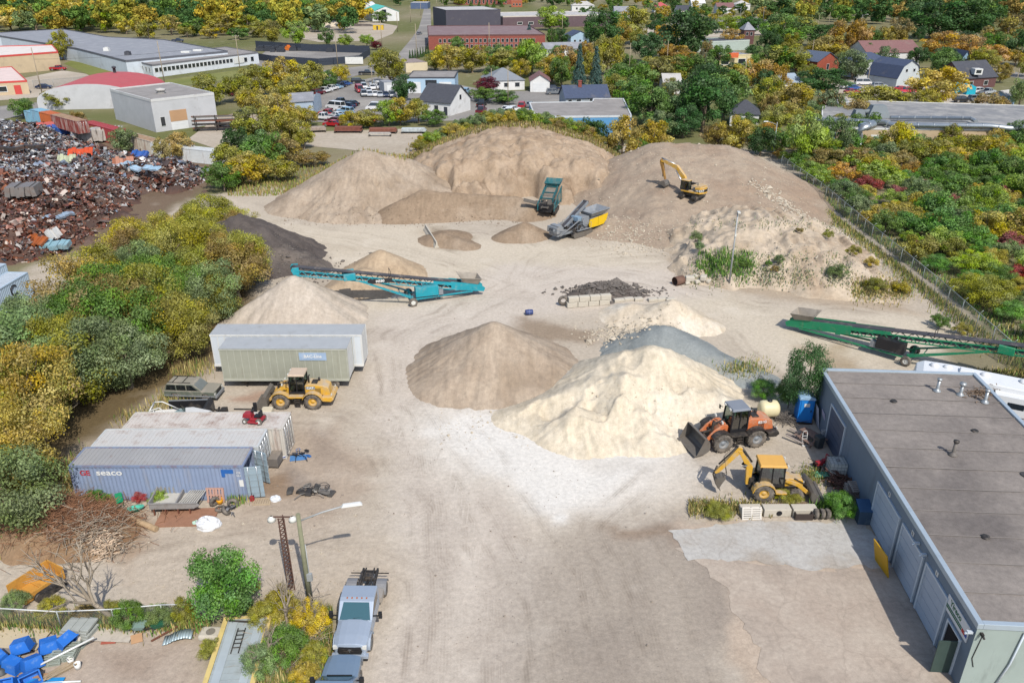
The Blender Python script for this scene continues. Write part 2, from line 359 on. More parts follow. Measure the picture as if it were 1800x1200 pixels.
def build_ground():
 xs = np.concatenate([-70 - np.geomspace(1,4500,34)[::-1],np.arange(-70,80.1,.5),80 + np.geomspace(1,4500,34)])
 ys = np.concatenate([-300 + np.arange(0,300,60.0),np.arange(0,22,5.0),np.arange(22,190.1,.5),190 + np.geomspace(1,5500,46)])
 X,Y = np.meshgrid(xs,ys)
 wx = X + (fbm(X,Y,4,.16) - .5) * 5.0 + (fbm(X,Y,3,.9) - .5) * 1.2; wy = Y + (fbm(X + 71,Y + 33,4,.16) - .5) * 6.0 + (fbm(X + 51,Y + 13,3,.9) - .5) * 1.2
 n = fbm(X,Y,5,.03); g = np.clip((n - .35) * 3,0,1)[...,None]
 C = np.array(lin('#75784a')) * (1 - g) + np.array(lin('#9a9074')) * g
 for poly,c,fe,st in PAINT:
  P = wpoly([(p[0],p[1]) for p in poly])
  xm = [p[0] for p in P]; ym = [p[1] for p in P]
  sel = (X > min(xm) - 9) & (X < max(xm) + 9) & (Y > min(ym) - 9) & (Y < max(ym) + 9)
  if not sel.any(): continue
  d = inside(wx[sel],wy[sel],P); a = np.clip(d / fe * .5 + .5,0,1); a = (a * a * (3 - 2 * a) * st)[...,None]
  C[sel] = C[sel] * (1 - a) + np.array(lin(c)) * a
 yard = (np.clip(inside(X,Y,wpoly(PAINT[0][0])) / 3,0,1))
 Z = yard * ((fbm(X,Y,3,.22) - .5) * .14 + (fbm(X * 2.2,Y * .5,3,.8) - .5) * .05) - .02
 flat = np.clip(inside(X,Y,wpoly([(1150,935),(1250,905),(1540,900),(1740,1290),(1300,1290),(1250,1060)])) / 2 + .6,0,1); Z = Z * (1 - flat) - .02 * flat
 # haul tracks: the offset from the nearest driven line, for the shader, and how worn it is
 U = np.full(X.shape,99.0); Wt = np.zeros(X.shape)
 for line,wd in HAUL:
  L = wpoly(line); d = np.full(X.shape,99.0); sg = np.zeros(X.shape)
  for (ax,ay),(bx,by) in zip(L[:-1],L[1:]):
   ex,ey = bx - ax,by - ay; q = np.clip(((X - ax) * ex + (Y - ay) * ey) / (ex * ex + ey * ey),0,1); dd = np.hypot(X - ax - q * ex,Y - ay - q * ey); s = np.sign((X - ax) * ey - (Y - ay) * ex); sg = np.where(dd < d,s,sg); d = np.minimum(d,dd)
  U = np.where(d < np.abs(U),d * sg,U); Wt = np.maximum(Wt,np.clip(1.4 - d / wd,0,1))
 T = np.stack([U,Wt * yard,np.zeros_like(U)],-1)
 m = soil('ground_soil',0,0,attr='tone',fine=3.0,bump=.45,pebble=.05)
 ground_tracks(m)
 me = grid_mesh('ground',X,Y,Z,mats=[m],col=C)
 ca = me.color_attributes.new('track','FLOAT_COLOR','POINT'); A = np.ones((U.size,4),np.float32); A[:,:3] = T.reshape(-1,3); ca.data.foreach_set('color',A.ravel())
 return tag(link('ground',me),kind='structure')
build_ground()

# ---------------------------------------------------------------- stockpiles and banks
HEIGHTS = []
def cone(px,py,front,t=.62,rnd=.5):
 "a cone of loose material whose tip is seen at (px,py) and whose foot towards the camera is at row front"
 yf = at(px,front).y; d = ray(px,py); tp = -d.z / d.y; Y0 = (yf + CAM_H / t) / (1 + tp / t); h = CAM_H - Y0 * tp
 return (d.x / d.y * Y0,Y0,h,d.x / d.y * Y0,Y0,h,t,rnd)
def ridge(c0,c1,t=None): return (c0[0],c0[1],c0[2],c1[0],c1[1],c1[2],t or c0[6],c0[7])
def prim_h(p,X,Y):
 if p[0] == 'plate':
  _,poly,H,t,rn = p; d = inside(X + (fbm(X,Y,3,.35) - .5) * rn,Y + (fbm(X + 40,Y,3,.35) - .5) * rn,poly)
  Hm = H(X,Y) if callable(H) else H; return np.where(d > 0,Hm * (1 - np.exp(-np.clip(d,0,1e3) * t / Hm)),d * t)
 if p[0] == 'mound':
  _,x0,x1,y0,h0,h1,ts,tf,tb,rn = p; dx = np.where(X < x0,x0 - X,np.where(X > x1,X - x1,0.)) * ts; dy = np.where(Y < y0,(y0 - Y) * tf,(Y - y0) * tb)
  a = np.arctan2(Y - y0,X - (x0 + x1) / 2); k = 1 + .16 * (fbm(np.cos(a) * 3 + 5,np.sin(a) * 3,3,1.0) - .5); s = np.clip((X - x0) / (x1 - x0),0,1)
  return h0 + (h1 - h0) * s - (np.sqrt(dx * dx + dy * dy + rn * rn) - rn * .7) * k
 x0,y0,h0,x1,y1,h1,t,rn = p; ex,ey = x1 - x0,y1 - y0; L2 = ex * ex + ey * ey + 1e-9
 s = np.clip(((X - x0) * ex + (Y - y0) * ey) / L2,0,1); dx = X - x0 - s * ex; dy = Y - y0 - s * ey
 d = np.hypot(dx,dy); a = np.arctan2(dy,dx); d = d * (1 + .10 * (fbm(np.cos(a) * 3 + x0,np.sin(a) * 3 + y0,3,1.0) - .5)) 
 g = np.abs(fbm(np.cos(a) * 5 + y0,np.sin(a) * 5 + x0,4,1.3) - .5) * 2
 return h0 + (h1 - h0) * s - t * (np.sqrt(d * d + rn * rn) - rn * .6) - g * .07 * np.clip(d,0,9) * np.clip(h0 / 3,.2,1)
def pile(name,label,mats_,prims,res=.25,rough=.10,gully=.15,cat='pile',kind=None,steps=0.0,colf=None,bites=()):
 bx = []; BW = [(*at(px,py,zz)[:2],r_,dp) for px,py,zz,r_,dp in bites]
 for p in prims:
  if p[0] == 'mound': bx.append((p[1] - p[4] / p[6] - 3,p[2] + p[5] / p[6] + 3,p[3] - p[4] / p[7] - 4,p[3] + p[4] / p[8] + 3)); continue
  if p[0] == 'plate': xs = [q[0] for q in p[1]]; ys = [q[1] for q in p[1]]; bx.append((min(xs) - 2,max(xs) + 2,min(ys) - 2,max(ys) + 2))
  else:
   r = max(p[2],p[5]) / p[6] * 1.12 + 1; bx.append((min(p[0],p[3]) - r,max(p[0],p[3]) + r,min(p[1],p[4]) - r,max(p[1],p[4]) + r))
 x0,x1,y0,y1 = min(b[0] for b in bx),max(b[1] for b in bx),min(b[2] for b in bx),max(b[3] for b in bx)
 def hf(X,Y):
  h = np.full(X.shape,-5.0)
  for p in prims:
   q = prim_h(p,X,Y); k = .35; m = np.maximum(h,q); h = m + k * np.log1p(np.exp(-np.clip(np.abs(h - q) / k,0,40))) * (m > -1) * .6
  a = np.clip(h / 1.2,0,1)
  rel = (fbm(X + h * .3,Y,5,.9) - .5) * rough * 1.5 + (fbm(X,Y,3,3.1) - .5) * rough * .5 + (np.abs(fbm(X + h * .25,Y * .35,3,.7) - .5)) * -gully * 2.2
  z = h + rel * a
  for bx_,by_,r_,dp in BW: d = np.hypot(X - bx_,(Y - by_) * .9) + (fbm(X,Y,3,.8) - .5) * r_ * .7; z = z - dp * np.sqrt(np.clip(1 - d / r_,0,1)) * a
  if steps: z = z + steps * (np.abs(np.sin(h * 2.1 + fbm(X,Y,3,.3) * 9)) - .5) * a
  return z - .12
 HEIGHTS.append((x0,x1,y0,y1,hf)); stamp(x0,x1,y0,y1,hf)
 nx = int((x1 - x0) / res) + 2; ny = int((y1 - y0) / res) + 2
 X,Y = np.meshgrid(np.linspace(x0,x1,nx),np.linspace(y0,y1,ny)); Z = hf(X,Y)
 keep = Z > -.05; Z = np.maximum(Z,-.35)
 col = colf(X,Y,Z) if colf else None
 ox,oy = (x0 + x1) / 2,(y0 + y1) / 2
 me = grid_mesh(name,X - ox,Y - oy,Z,keep,mats_ if isinstance(mats_,list) else [mats_],col)
 o = link(name,me); o.location = (ox,oy,0); tag(o,label,cat,kind=kind); return o
HX0,HY0,HRES = -125.0,26.0,.25
HMAP = np.zeros((600,740),np.float32)
def stamp(x0,x1,y0,y1,f):
 "adds one pile to the height map that things are set down on"
 i0,i1 = max(0,int((x0 - HX0) / HRES)),min(HMAP.shape[1],int((x1 - HX0) / HRES) + 2); j0,j1 = max(0,int((y0 - HY0) / HRES)),min(HMAP.shape[0],int((y1 - HY0) / HRES) + 2)
 if i1 <= i0 or j1 <= j0: return
 X,Y = np.meshgrid(HX0 + HRES * np.arange(i0,i1),HY0 + HRES * np.arange(j0,j1)); HMAP[j0:j1,i0:i1] = np.maximum(HMAP[j0:j1,i0:i1],f(X,Y))
def hza(x,y):
 u = np.clip((np.asarray(x) - HX0) / HRES,0,HMAP.shape[1] - 1.01); v = np.clip((np.asarray(y) - HY0) / HRES,0,HMAP.shape[0] - 1.01); i = u.astype(int); j = v.astype(int); a = u - i; b = v - j
 return (HMAP[j,i] * (1 - a) + HMAP[j,i + 1] * a) * (1 - b) + (HMAP[j + 1,i] * (1 - a) + HMAP[j + 1,i + 1] * a) * b
def hz(x,y): return float(hza(x,y))
def on(px,py):
 "the place on the terrain, piles included, seen at (px,py)"
 d = ray(px,py); p = at(px,py); y = np.arange(p.y * .6,p.y,.12); x = d.x / d.y * y; z = CAM_H + d.z / d.y * y; k = np.nonzero(hza(x,y) >= z)[0]
 return Vector((x[k[0]],y[k[0]],z[k[0]])) if len(k) else p

def build_piles():
 S = soil
 sandy = S('taupe_sand','#bfae9a','#ae9c88','#a3917d',fine=2.5,bump=.5,streak=(2.2,.5,.5))
 brown = S('brown_sand','#a8937c','#98836d','#b3a08a',fine=3,bump=.5,streak=(2,.5,.5))
 bank = S('cut_bank_earth','#c0ab94','#ab957d','#98826c',sc=.5,fine=2,bump=.9,pebble=.05)
 red = S('reddish_fill','#b8a793','#a99683','#ab9580',sc=.2,fine=2.5,bump=.7,pebble=.10)
 tan = S('eroded_tan_soil','#d3c3ae','#c6b49c','#b19c85',sc=.3,fine=2,bump=.8,pebble=.04)
 dark = S('asphalt_millings','#6d6560','#57504d','#857b72',fine=4,bump=.7)
 light = S('light_grey_sand','#d3c6b6','#c6b8a7',fine=3,bump=.35,streak=(2,.5,.5))
 small = S('tan_sand','#c9b397','#bba488',fine=3,bump=.35,streak=(2,.5,.5))
 cream = S('cream_sand','#eaddc6','#ddceb4','#efe5d2',sc=.25,fine=2.2,bump=.5,streak=(2.2,.6,.5))
 pale = S('pale_sand','#e6d8c2','#dac9b0','#efe6d6',fine=3,bump=.4,streak=(2,.6,.5))
 blue = S('blue_grey_gravel','#a0a5a3','#8f9594','#adada5',fine=5,bump=.7)
 # P1
 c1 = cone(640,262,392,.56,1.6); w = lambda c,dx,dy,h: (c[0] + dx,c[1] + dy,h,c[0] + dx,c[1] + dy,h,c[6],c[7])
 pile('sand_pile','largest taupe sand pile, at the far side of the yard beside the trees',sandy,[c1,ridge(c1,w(c1,5,2,6.8)),ridge(w(c1,5,-1,6.0),w(c1,13,-2,2.5)),ridge(c1,w(c1,-9,-5,3.4))],res=.28,rough=.1,gully=.3,bites=[(690,345,2.5,4,.9),(655,338,3.5,3.5,.8),(735,350,2.5,3.5,.8),(600,360,1.5,3,.6),(560,350,2,2.5,.5),(700,310,4,2.5,.5)])
 pile('sand_pile','low dark brown sand ridge in front of the cut earth bank',brown,[ridge(cone(745,332,392,.6,.8),cone(905,342,384,.62,.8)),cone(930,352,390,.5,.6),ridge(cone(700,350,394,.6,.8),cone(745,332,392,.6,.8))],res=.3,gully=.2)
 B = [at(740,352),at(830,356),at(930,352),at(1000,356),at(1080,352)]
 P2 = [(-21,139)] + [(p.x,p.y) for p in B] + [(24,140),(22,158),(9,176),(-8,176),(-17,168),(-23,152)]
 pile('earth_bank','steep cut earth bank with overgrown top, at the back of the yard',bank,
   [('plate',P2,lambda X,Y: np.clip(8.6 - ((X - 1) / 17.) ** 2 * 4.6 - np.clip(Y - 150,0,99) * .16,.6,9),1.6,9.0)],res=.3,rough=.5,gully=.5,cat='earth bank',steps=.10)
 pile('fill_pile','broad brown earth mound with an excavator on its slope',red,[('mound',25.5,36.5,138,7.4,7.0,.46,.215,.5,.8),('mound',15,22,112,1.6,1.4,.3,.25,.2,.4)],res=.35,rough=.30,gully=.28,cat='mound')
 P4 = wpoly([(1182,478),(1215,500),(1290,508),(1380,512),(1450,528),(1560,530),(1590,505)]) + [(47,100),(46.5,110),(40,116),(26,115),(20.5,106)]
 pile('eroded_bank','pale tan eroded bank with gullies and weeds, behind the light pole',tan,
   [('plate',P4,lambda X,Y: np.clip(6.2 - np.clip(X - 33,0,40) * .26 + np.clip(Y - 100,0,9) * .12,.7,8),.85,4.0)],res=.25,rough=.35,gully=1.0,cat='earth bank',steps=.10)
 pile('asphalt_pile','dark grey asphalt millings pile beside the copse',dark,[cone(418,372,500,.6,1.2),ridge(cone(430,385,490,.6,1.0),cone(540,448,482,.5,.5)),ridge(cone(470,420,490,.6,.6),cone(560,462,484,.5,.5))],res=.25,rough=.3,gully=.4)
 pile('sand_pile','light grey conical sand pile under the head of the teal conveyor',light,[cone(513,483,612,.66,.35),ridge(cone(513,483,612,.66,.35),cone(440,530,600,.6,.5))],rough=.06,gully=.12)
 pile('sand_pile','small tan sand cone behind the teal conveyor',small,[cone(668,436,512,.6,.4),ridge(cone(640,470,530,.45,.5),cone(585,500,534,.45,.5))],rough=.06,gully=.1)
 pile('sand_pile','little brown sand cone beside the crusher',brown,[cone(922,388,428,.55,.4),cone(893,405,428,.5,.4)],rough=.06,gully=.08)
 pile('asphalt_pile','black broken asphalt heap behind the concrete block wall',dark,[ridge(cone(1048,496,524,.62,.5),cone(1085,494,522,.62,.5)),ridge(cone(1085,494,522,.62,.5),cone(1128,514,524,.5,.4)),ridge(cone(1010,511,524,.6,.4),cone(1048,496,524,.62,.5))],res=.2,rough=.4,gully=.3)
 pile('sand_pile','pale sand heap in front of the concrete block wall',pale,[cone(1183,526,596,.55,.4),cone(1110,532,578,.42,.5),ridge(cone(1183,526,596,.55,.4),cone(1240,556,592,.5,.4)),cone(1140,545,592,.4,.5)],rough=.10,gully=.18)
 pile('gravel_pile','blue grey gravel pile behind the cream sand pile',blue,[cone(1165,570,668,.56,1.0),ridge(cone(1175,572,668,.56,.9),cone(1290,632,680,.5,.8)),ridge(cone(1290,632,680,.5,.8),cone(1345,655,682,.45,.5))],rough=.12,gully=.25)
 pile('sand_pile','brown conical sand pile in the middle of the yard',sandy,[cone(868,564,720,.58,.35),ridge(cone(868,566,720,.58,.4),cone(950,618,700,.52,.6)),ridge(cone(800,640,715,.5,.6),cone(868,590,718,.55,.6))],res=.18,rough=.05,gully=.2,bites=[(835,695,1,1.6,.35),(890,690,1,1.4,.3),(790,650,1.5,1.4,.25),(940,660,1.2,1.5,.25)])
 pile('sand_pile','large cream white sand pile with three peaks beside the orange loader',cream,
   [cone(1150,606,772,.6,.8),ridge(cone(1150,606,772,.6,.8),cone(1110,614,770,.6,.8)),ridge(cone(1160,612,772,.6,.6),cone(1262,690,772,.55,.6)),cone(1100,652,800,.62,.5),cone(1027,706,806,.62,.4),
   ridge(cone(1050,660,770,.5,.6),cone(960,700,770,.4,.6)),ridge(cone(960,712,775,.35,.6),cone(905,722,760,.3,.6)),cone(1150,730,802,.5,.6)],res=.15,rough=.07,gully=.26,bites=[(1062,690,2.5,1.5,0.77),(1040,715,2,1.3,0.68),(1125,700,2.2,1.4,0.68),(1195,660,3,1.3,0.68),(1225,680,2,1.2,0.59),(1175,735,1.2,1.8,0.68),(1210,755,.8,1.6,0.59),(1095,755,1,1.6,0.51),(985,722,1,1.4,0.59),(950,728,.8,1.5,0.51),(1110,625,4,1.2,0.51),(1015,780,.5,1.5,0.42)])
 pile('dirt_heap','low flat brown dirt heap beside a leaning concrete barrier',brown,[ridge(cone(775,408,436,.35,.4),cone(822,424,440,.4,.4)),cone(790,404,428,.3,.5)],rough=.15,gully=.2)
build_piles()

# ---------------------------------------------------------------- trees and shrubs
def leaf_mat(name='leaves'):
 if name in MATS: return MATS[name]
 m,nt,P,N,L = _nodes(name); oi = N('ShaderNodeObjectInfo'); a = N('ShaderNodeVertexColor'); a.layer_name = 'tint'
 sep = N('ShaderNodeSeparateColor'); L(a.outputs[0],sep.inputs[0])
 hs = N('ShaderNodeHueSaturation'); L(oi.outputs['Color'],hs.inputs['Color'])
 r = N('ShaderNodeMapRange'); r.inputs[3].default_value = .485; r.inputs[4].default_value = .515; L(sep.outputs[1],r.inputs[0]); L(r.outputs[0],hs.inputs['Hue'])
 v = N('ShaderNodeMapRange'); v.inputs[3].default_value = .62; v.inputs[4].default_value = 1.4; L(sep.outputs[0],v.inputs[0]); L(v.outputs[0],hs.inputs['Value'])
 s = N('ShaderNodeMapRange'); s.inputs[3].default_value = .75; s.inputs[4].default_value = 1.15; L(sep.outputs[2],s.inputs[0]); L(s.outputs[0],hs.inputs['Saturation'])
 L(hs.outputs[0],P.inputs['Base Color']); P.inputs['Roughness'].default_value = .6; P.inputs['Specular IOR Level'].default_value = .25
 t = N('ShaderNodeBsdfTranslucent'); L(hs.outputs[0],t.inputs[0]); mx = N('ShaderNodeMixShader'); mx.inputs[0].default_value = .36
 L(P.outputs[0],mx.inputs[1]); L(t.outputs[0],mx.inputs[2]); L(mx.outputs[0],nt.nodes['Material Output'].inputs[0])
 MATS[name] = m; return m
BARK = mat('bark','#8a7a68',.9,var=.25,sc=4,bump=.4)
DEAD = mat('dead_wood','#b3a592',.9,var=.2,sc=4)
def leaf_cards(name,c,nrm,size,rs,tint,mat_,aspect=.62):
 "one kite-shaped leaf face at each centre"
 n = len(c); t = rs.normal(size=(n,3)); t -= nrm * (t * nrm).sum(1,keepdims=True); t /= np.linalg.norm(t,axis=1,keepdims=True) + 1e-9; b = np.cross(nrm,t)
 s = (size * (.6 + .8 * rs.rand(n)))[:,None]
 bend = nrm * s * .18
 V = np.stack([c - t * s * .5,c + b * s * .5 * aspect + bend,c + t * s * .55,c - b * s * .5 * aspect + bend],1).reshape(-1,3)
 me = bpy.data.meshes.new(name); me.vertices.add(4 * n); me.vertices.foreach_set('co',V.astype(np.float32).ravel())
 me.loops.add(4 * n); me.loops.foreach_set('vertex_index',np.arange(4 * n,dtype=np.int32)); me.polygons.add(n); me.polygons.foreach_set('loop_start',np.arange(0,4 * n,4,dtype=np.int32)); me.update(calc_edges=True)
 ca = me.color_attributes.new('tint','FLOAT_COLOR','POINT'); T = np.ones((4 * n,4),np.float32); T[:,:3] = np.repeat(tint,4,0); ca.data.foreach_set('color',T.ravel())
 me.materials.append(mat_); return me
def crown_mesh(name,seed,nb,nl,leaf,z0=.22,shape='round',fill=.25):
 rs = np.random.RandomState(seed); C = []; 
 for i in range(nb):
  for _ in range(50):
   p = rs.uniform(-1,1,3)
   if (p ** 2).sum() < 1 and (p ** 2).sum() > .12: break
  if shape == 'cone': k = 1 - (p[2] * .5 + .5); p[:2] *= .25 + .9 * k
  if shape == 'low': p[2] = abs(p[2]) * 1.3 - .5
  C.append(p)
 C = np.array(C); br = rs.uniform(.22,.40,nb) * (1.0 if nb < 20 else .8)
 bt = rs.rand(nb,3); w = br ** 2; pick = rs.choice(nb,nl,p=w / w.sum())
 d = rs.normal(size=(nl,3)); d[:,2] += .35; d /= np.linalg.norm(d,axis=1,keepdims=True)
 rr = br[pick] * (1 - fill * rs.rand(nl) ** 2) * (1 + .12 * rs.normal(size=nl))
 p = C[pick] + d * rr[:,None]
 nn = d + rs.normal(size=(nl,3)) * .55; nn /= np.linalg.norm(nn,axis=1,keepdims=True)
 c = np.empty_like(p); c[:,0] = p[:,0] * .47; c[:,1] = p[:,1] * .47; c[:,2] = z0 + (1 - z0) * np.clip((p[:,2] + 1.15) / 2.45,-.02,1.05)
 tint = np.clip(.5 + (bt[pick] - .5) * .8 + rs.normal(size=(nl,3)) * .11,0,1)
 return leaf_cards(name,c,nn,leaf,rs,tint,leaf_mat()),C
def trunk_mesh(seed,C,z0=.22,r=.028):
 rnd = random.Random(seed); b = MB(); top = .55
 b.tube([(0,0,-.03),(rnd.uniform(-.02,.02),0,z0),(rnd.uniform(-.04,.04),rnd.uniform(-.04,.04),top),(rnd.uniform(-.06,.06),rnd.uniform(-.06,.06),.85)],[r * 1.5,r,r * .6,r * .15],6)
 for p in random.Random(seed + 1).sample(list(C),min(7,len(C))):
  q = Vector((p[0] * .36,p[1] * .36,z0 + (1 - z0) * (p[2] + 1.1) / 2.4)); s = Vector((0,0,max(z0 * .8,q.z - .28)))
  b.tube([s,(s + q) / 2 + Vector((0,0,-.03)),q],[r * .5,r * .3,r * .1],4)
 return b.mesh('trunk',BARK,False)
def conifer_meshes(seed):
 rs = np.random.RandomState(seed); c = []; nn = []
 for k in range(26):
  z = .08 + .9 * k / 26; R0 = .5 * (1 - (z - .05)) ** .9 * (.85 + .3 * rs.rand())
  for j in range(max(5,int(20 * R0 * 2))):
   a = rs.rand() * 6.283; m = 18
   t = rs.rand(m); rad = R0 * t ** .6
   pts = np.stack([np.cos(a) * rad + rs.normal(size=m) * .02,np.sin(a) * rad + rs.normal(size=m) * .02,z - .07 * t * R0 * 2 + rs.normal(size=m) * .012],1); c.append(pts)
   v = np.stack([np.cos(a) * .5 + rs.normal(size=m) * .4,np.sin(a) * .5 + rs.normal(size=m) * .4,np.full(m,.8)],1); nn.append(v / np.linalg.norm(v,axis=1,keepdims=True))
 c = np.concatenate(c); nn = np.concatenate(nn); n = len(c)
 me = leaf_cards('crown',c,nn,.05,rs,np.clip(.5 + rs.normal(size=(n,3)) * .22,0,1),leaf_mat(),.5)
 b = MB(); b.tube([(0,0,-.02),(0,0,.5),(0,0,.97)],[.03,.02,.004],6); return me,b.mesh('trunk',BARK,False)
def bare_mesh(seed,n=5,mat_=None,up=.75):
 "leafless branching tree of unit height"
 rnd = random.Random(seed); b = MB()
 def grow(p,d,L,r,lv):
  q = p + d * L; mid = (p + q) / 2 + Vector([rnd.uniform(-.05,.05) * L for _ in range(3)])
  b.tube([p,mid,q],[r,r * .85,r * .62],5 if lv < 2 else 3,cap=False)
  if lv >= 4: return
  for _ in range(rnd.choice((2,3)) if lv else n):
   e = (d * 1.0 + Vector([rnd.uniform(-.75,.75),rnd.uniform(-.75,.75),rnd.uniform(-.25,.55) * up])).normalized()
   grow(p + d * L * rnd.uniform(.55,1),e,L * rnd.uniform(.55,.85),r * .58,lv + 1)
 grow(Vector((0,0,-.02)),Vector((rnd.uniform(-.1,.1),rnd.uniform(-.1,.1),1)).normalized(),.32,.022,0)
 return b.mesh('branches',mat_ or DEAD,False)
PROTO = {}
def _protos():
 for i in range(4): PROTO['near',i] = crown_mesh('crown',10 + i,70,15000,.024,z0=.06,shape='round',fill=.6)
 for i in range(5): PROTO['mid',i] = crown_mesh('crown',30 + i,48,5200,.046,z0=.08,fill=.5)
 for i in range(4): PROTO['far',i] = crown_mesh('crown',50 + i,30,1500,.08,z0=.06,fill=.5)
 for i in range(4): PROTO['shrub',i] = crown_mesh('foliage',70 + i,40,5000,.042,z0=.0,shape='low',fill=.5)
 for i in range(3): PROTO['bush',i] = crown_mesh('foliage',90 + i,60,14000,.026,z0=.0,shape='low',fill=.6)
 for k in list(PROTO):
  me,C = PROTO[k]; PROTO[k] = (me,trunk_mesh(k[1] + 5,C,.15 if k[0] in ('near','mid','far') else .05,.028 if k[0] in ('near','mid','far') else .014))
 PROTO['spruce',0] = conifer_meshes(3)
 for i in range(3): PROTO['bare',i] = (bare_mesh(20 + i),None)
_protos()
HUES = {'yellow': '#b5a63a','golden': '#a8983e','olive': '#96943a','lime': '#8fa63c','green': '#66853a','dark green': '#4a6a38','orange': '#b0903f','red': '#a8504a','pink red': '#ac6460',
  'brown': '#98864a','grey green': '#7b8e5c','blue green': '#4d6c68','maroon': '#6e2c38','straw': '#b9a765','bright green': '#648f3a'}
HK = 1.5
PLANTS = []; _rp = random.Random(11)
def plant(kind,px,py,wpx,hpx,hue,place,name='tree',group=None,p=None,w=None,h=None,label=None):
 pos = p if p is not None else at(px,py); s = ppm(py); dep = math.atan2(CAM_H,pos.y)
 w = w or wpx / s; h = h or hpx / s / math.cos(dep)
 n = sum(1 for k in PROTO if k[0] == kind); me,tr = PROTO[kind,_rp.randrange(n)]
 o = thing(name,label,None,pos,_rp.uniform(0,6.28),sc=(w * _rp.uniform(.88,1.12),w * _rp.uniform(.88,1.12),h))
 c = link('branches' if kind == 'bare' else ('foliage' if kind in ('shrub','bush') else 'crown'),me,o); col = Vector(_k(HUES[hue],.62 * HK)); j = _rp.uniform(.85,1.15) * (1.18 if kind in ('near','bush') else 1)
 c.color = (min(1,col[0] * j * _rp.uniform(.93,1.07)),min(1,col[1] * j),min(1,col[2] * j * _rp.uniform(.85,1.15)),1)
 if tr is not None: link('trunk' if kind not in ('shrub','bush') else 'stem',tr,o)
 PLANTS.append((o,hue,name,place,group or place,pos.x / max(1,pos.y),pos.y,label)); return o
ORD = ['','second ','third ','fourth ','fifth ','sixth ','seventh ','eighth ','ninth ','tenth ','eleventh ','twelfth ','thirteenth ','fourteenth ','fifteenth ','sixteenth ','seventeenth ','eighteenth ','nineteenth ','twentieth ']
def ordinal(i):
 if i < 20: return ORD[i].strip() or 'first'
 return {2: 'twenty',3: 'thirty',4: 'forty',5: 'fifty',6: 'sixty'}[(i + 1) // 10] + '-' + ORD[i % 10].strip() if (i + 1) % 10 and i % 10 else {2: 'twenty-first',3: 'thirty-first',4: 'forty-first',5: 'fifty-first'}.get((i + 1) // 10,'last') if (i + 1) % 10 else {3: 'thirtieth',4: 'fortieth',5: 'fiftieth'}[(i + 1) // 10]
def name_plants():
 sets = {}
 for r in PLANTS: sets.setdefault((r[1],r[2],r[3]),[]).append(r)
 for (hue,nm,place),rows in sets.items():
  rows.sort(key=lambda r: r[5]); kind = nm.replace('_',' ')
  for i,r in enumerate(rows):
   if r[7]: lab = r[7]
   elif len(rows) == 1: lab = f'{hue} {kind} {place}, the only such one'
   elif i == 0: lab = f'leftmost {hue} {kind} {place}'
   elif i == len(rows) - 1: lab = f'rightmost {hue} {kind} {place}'
   else: lab = f'{hue} {kind} {place}, {ordinal(i)} from left'
   tag(r[0],lab,{'dead_tree': 'tree','spruce_tree': 'tree'}.get(nm,nm),r[4])

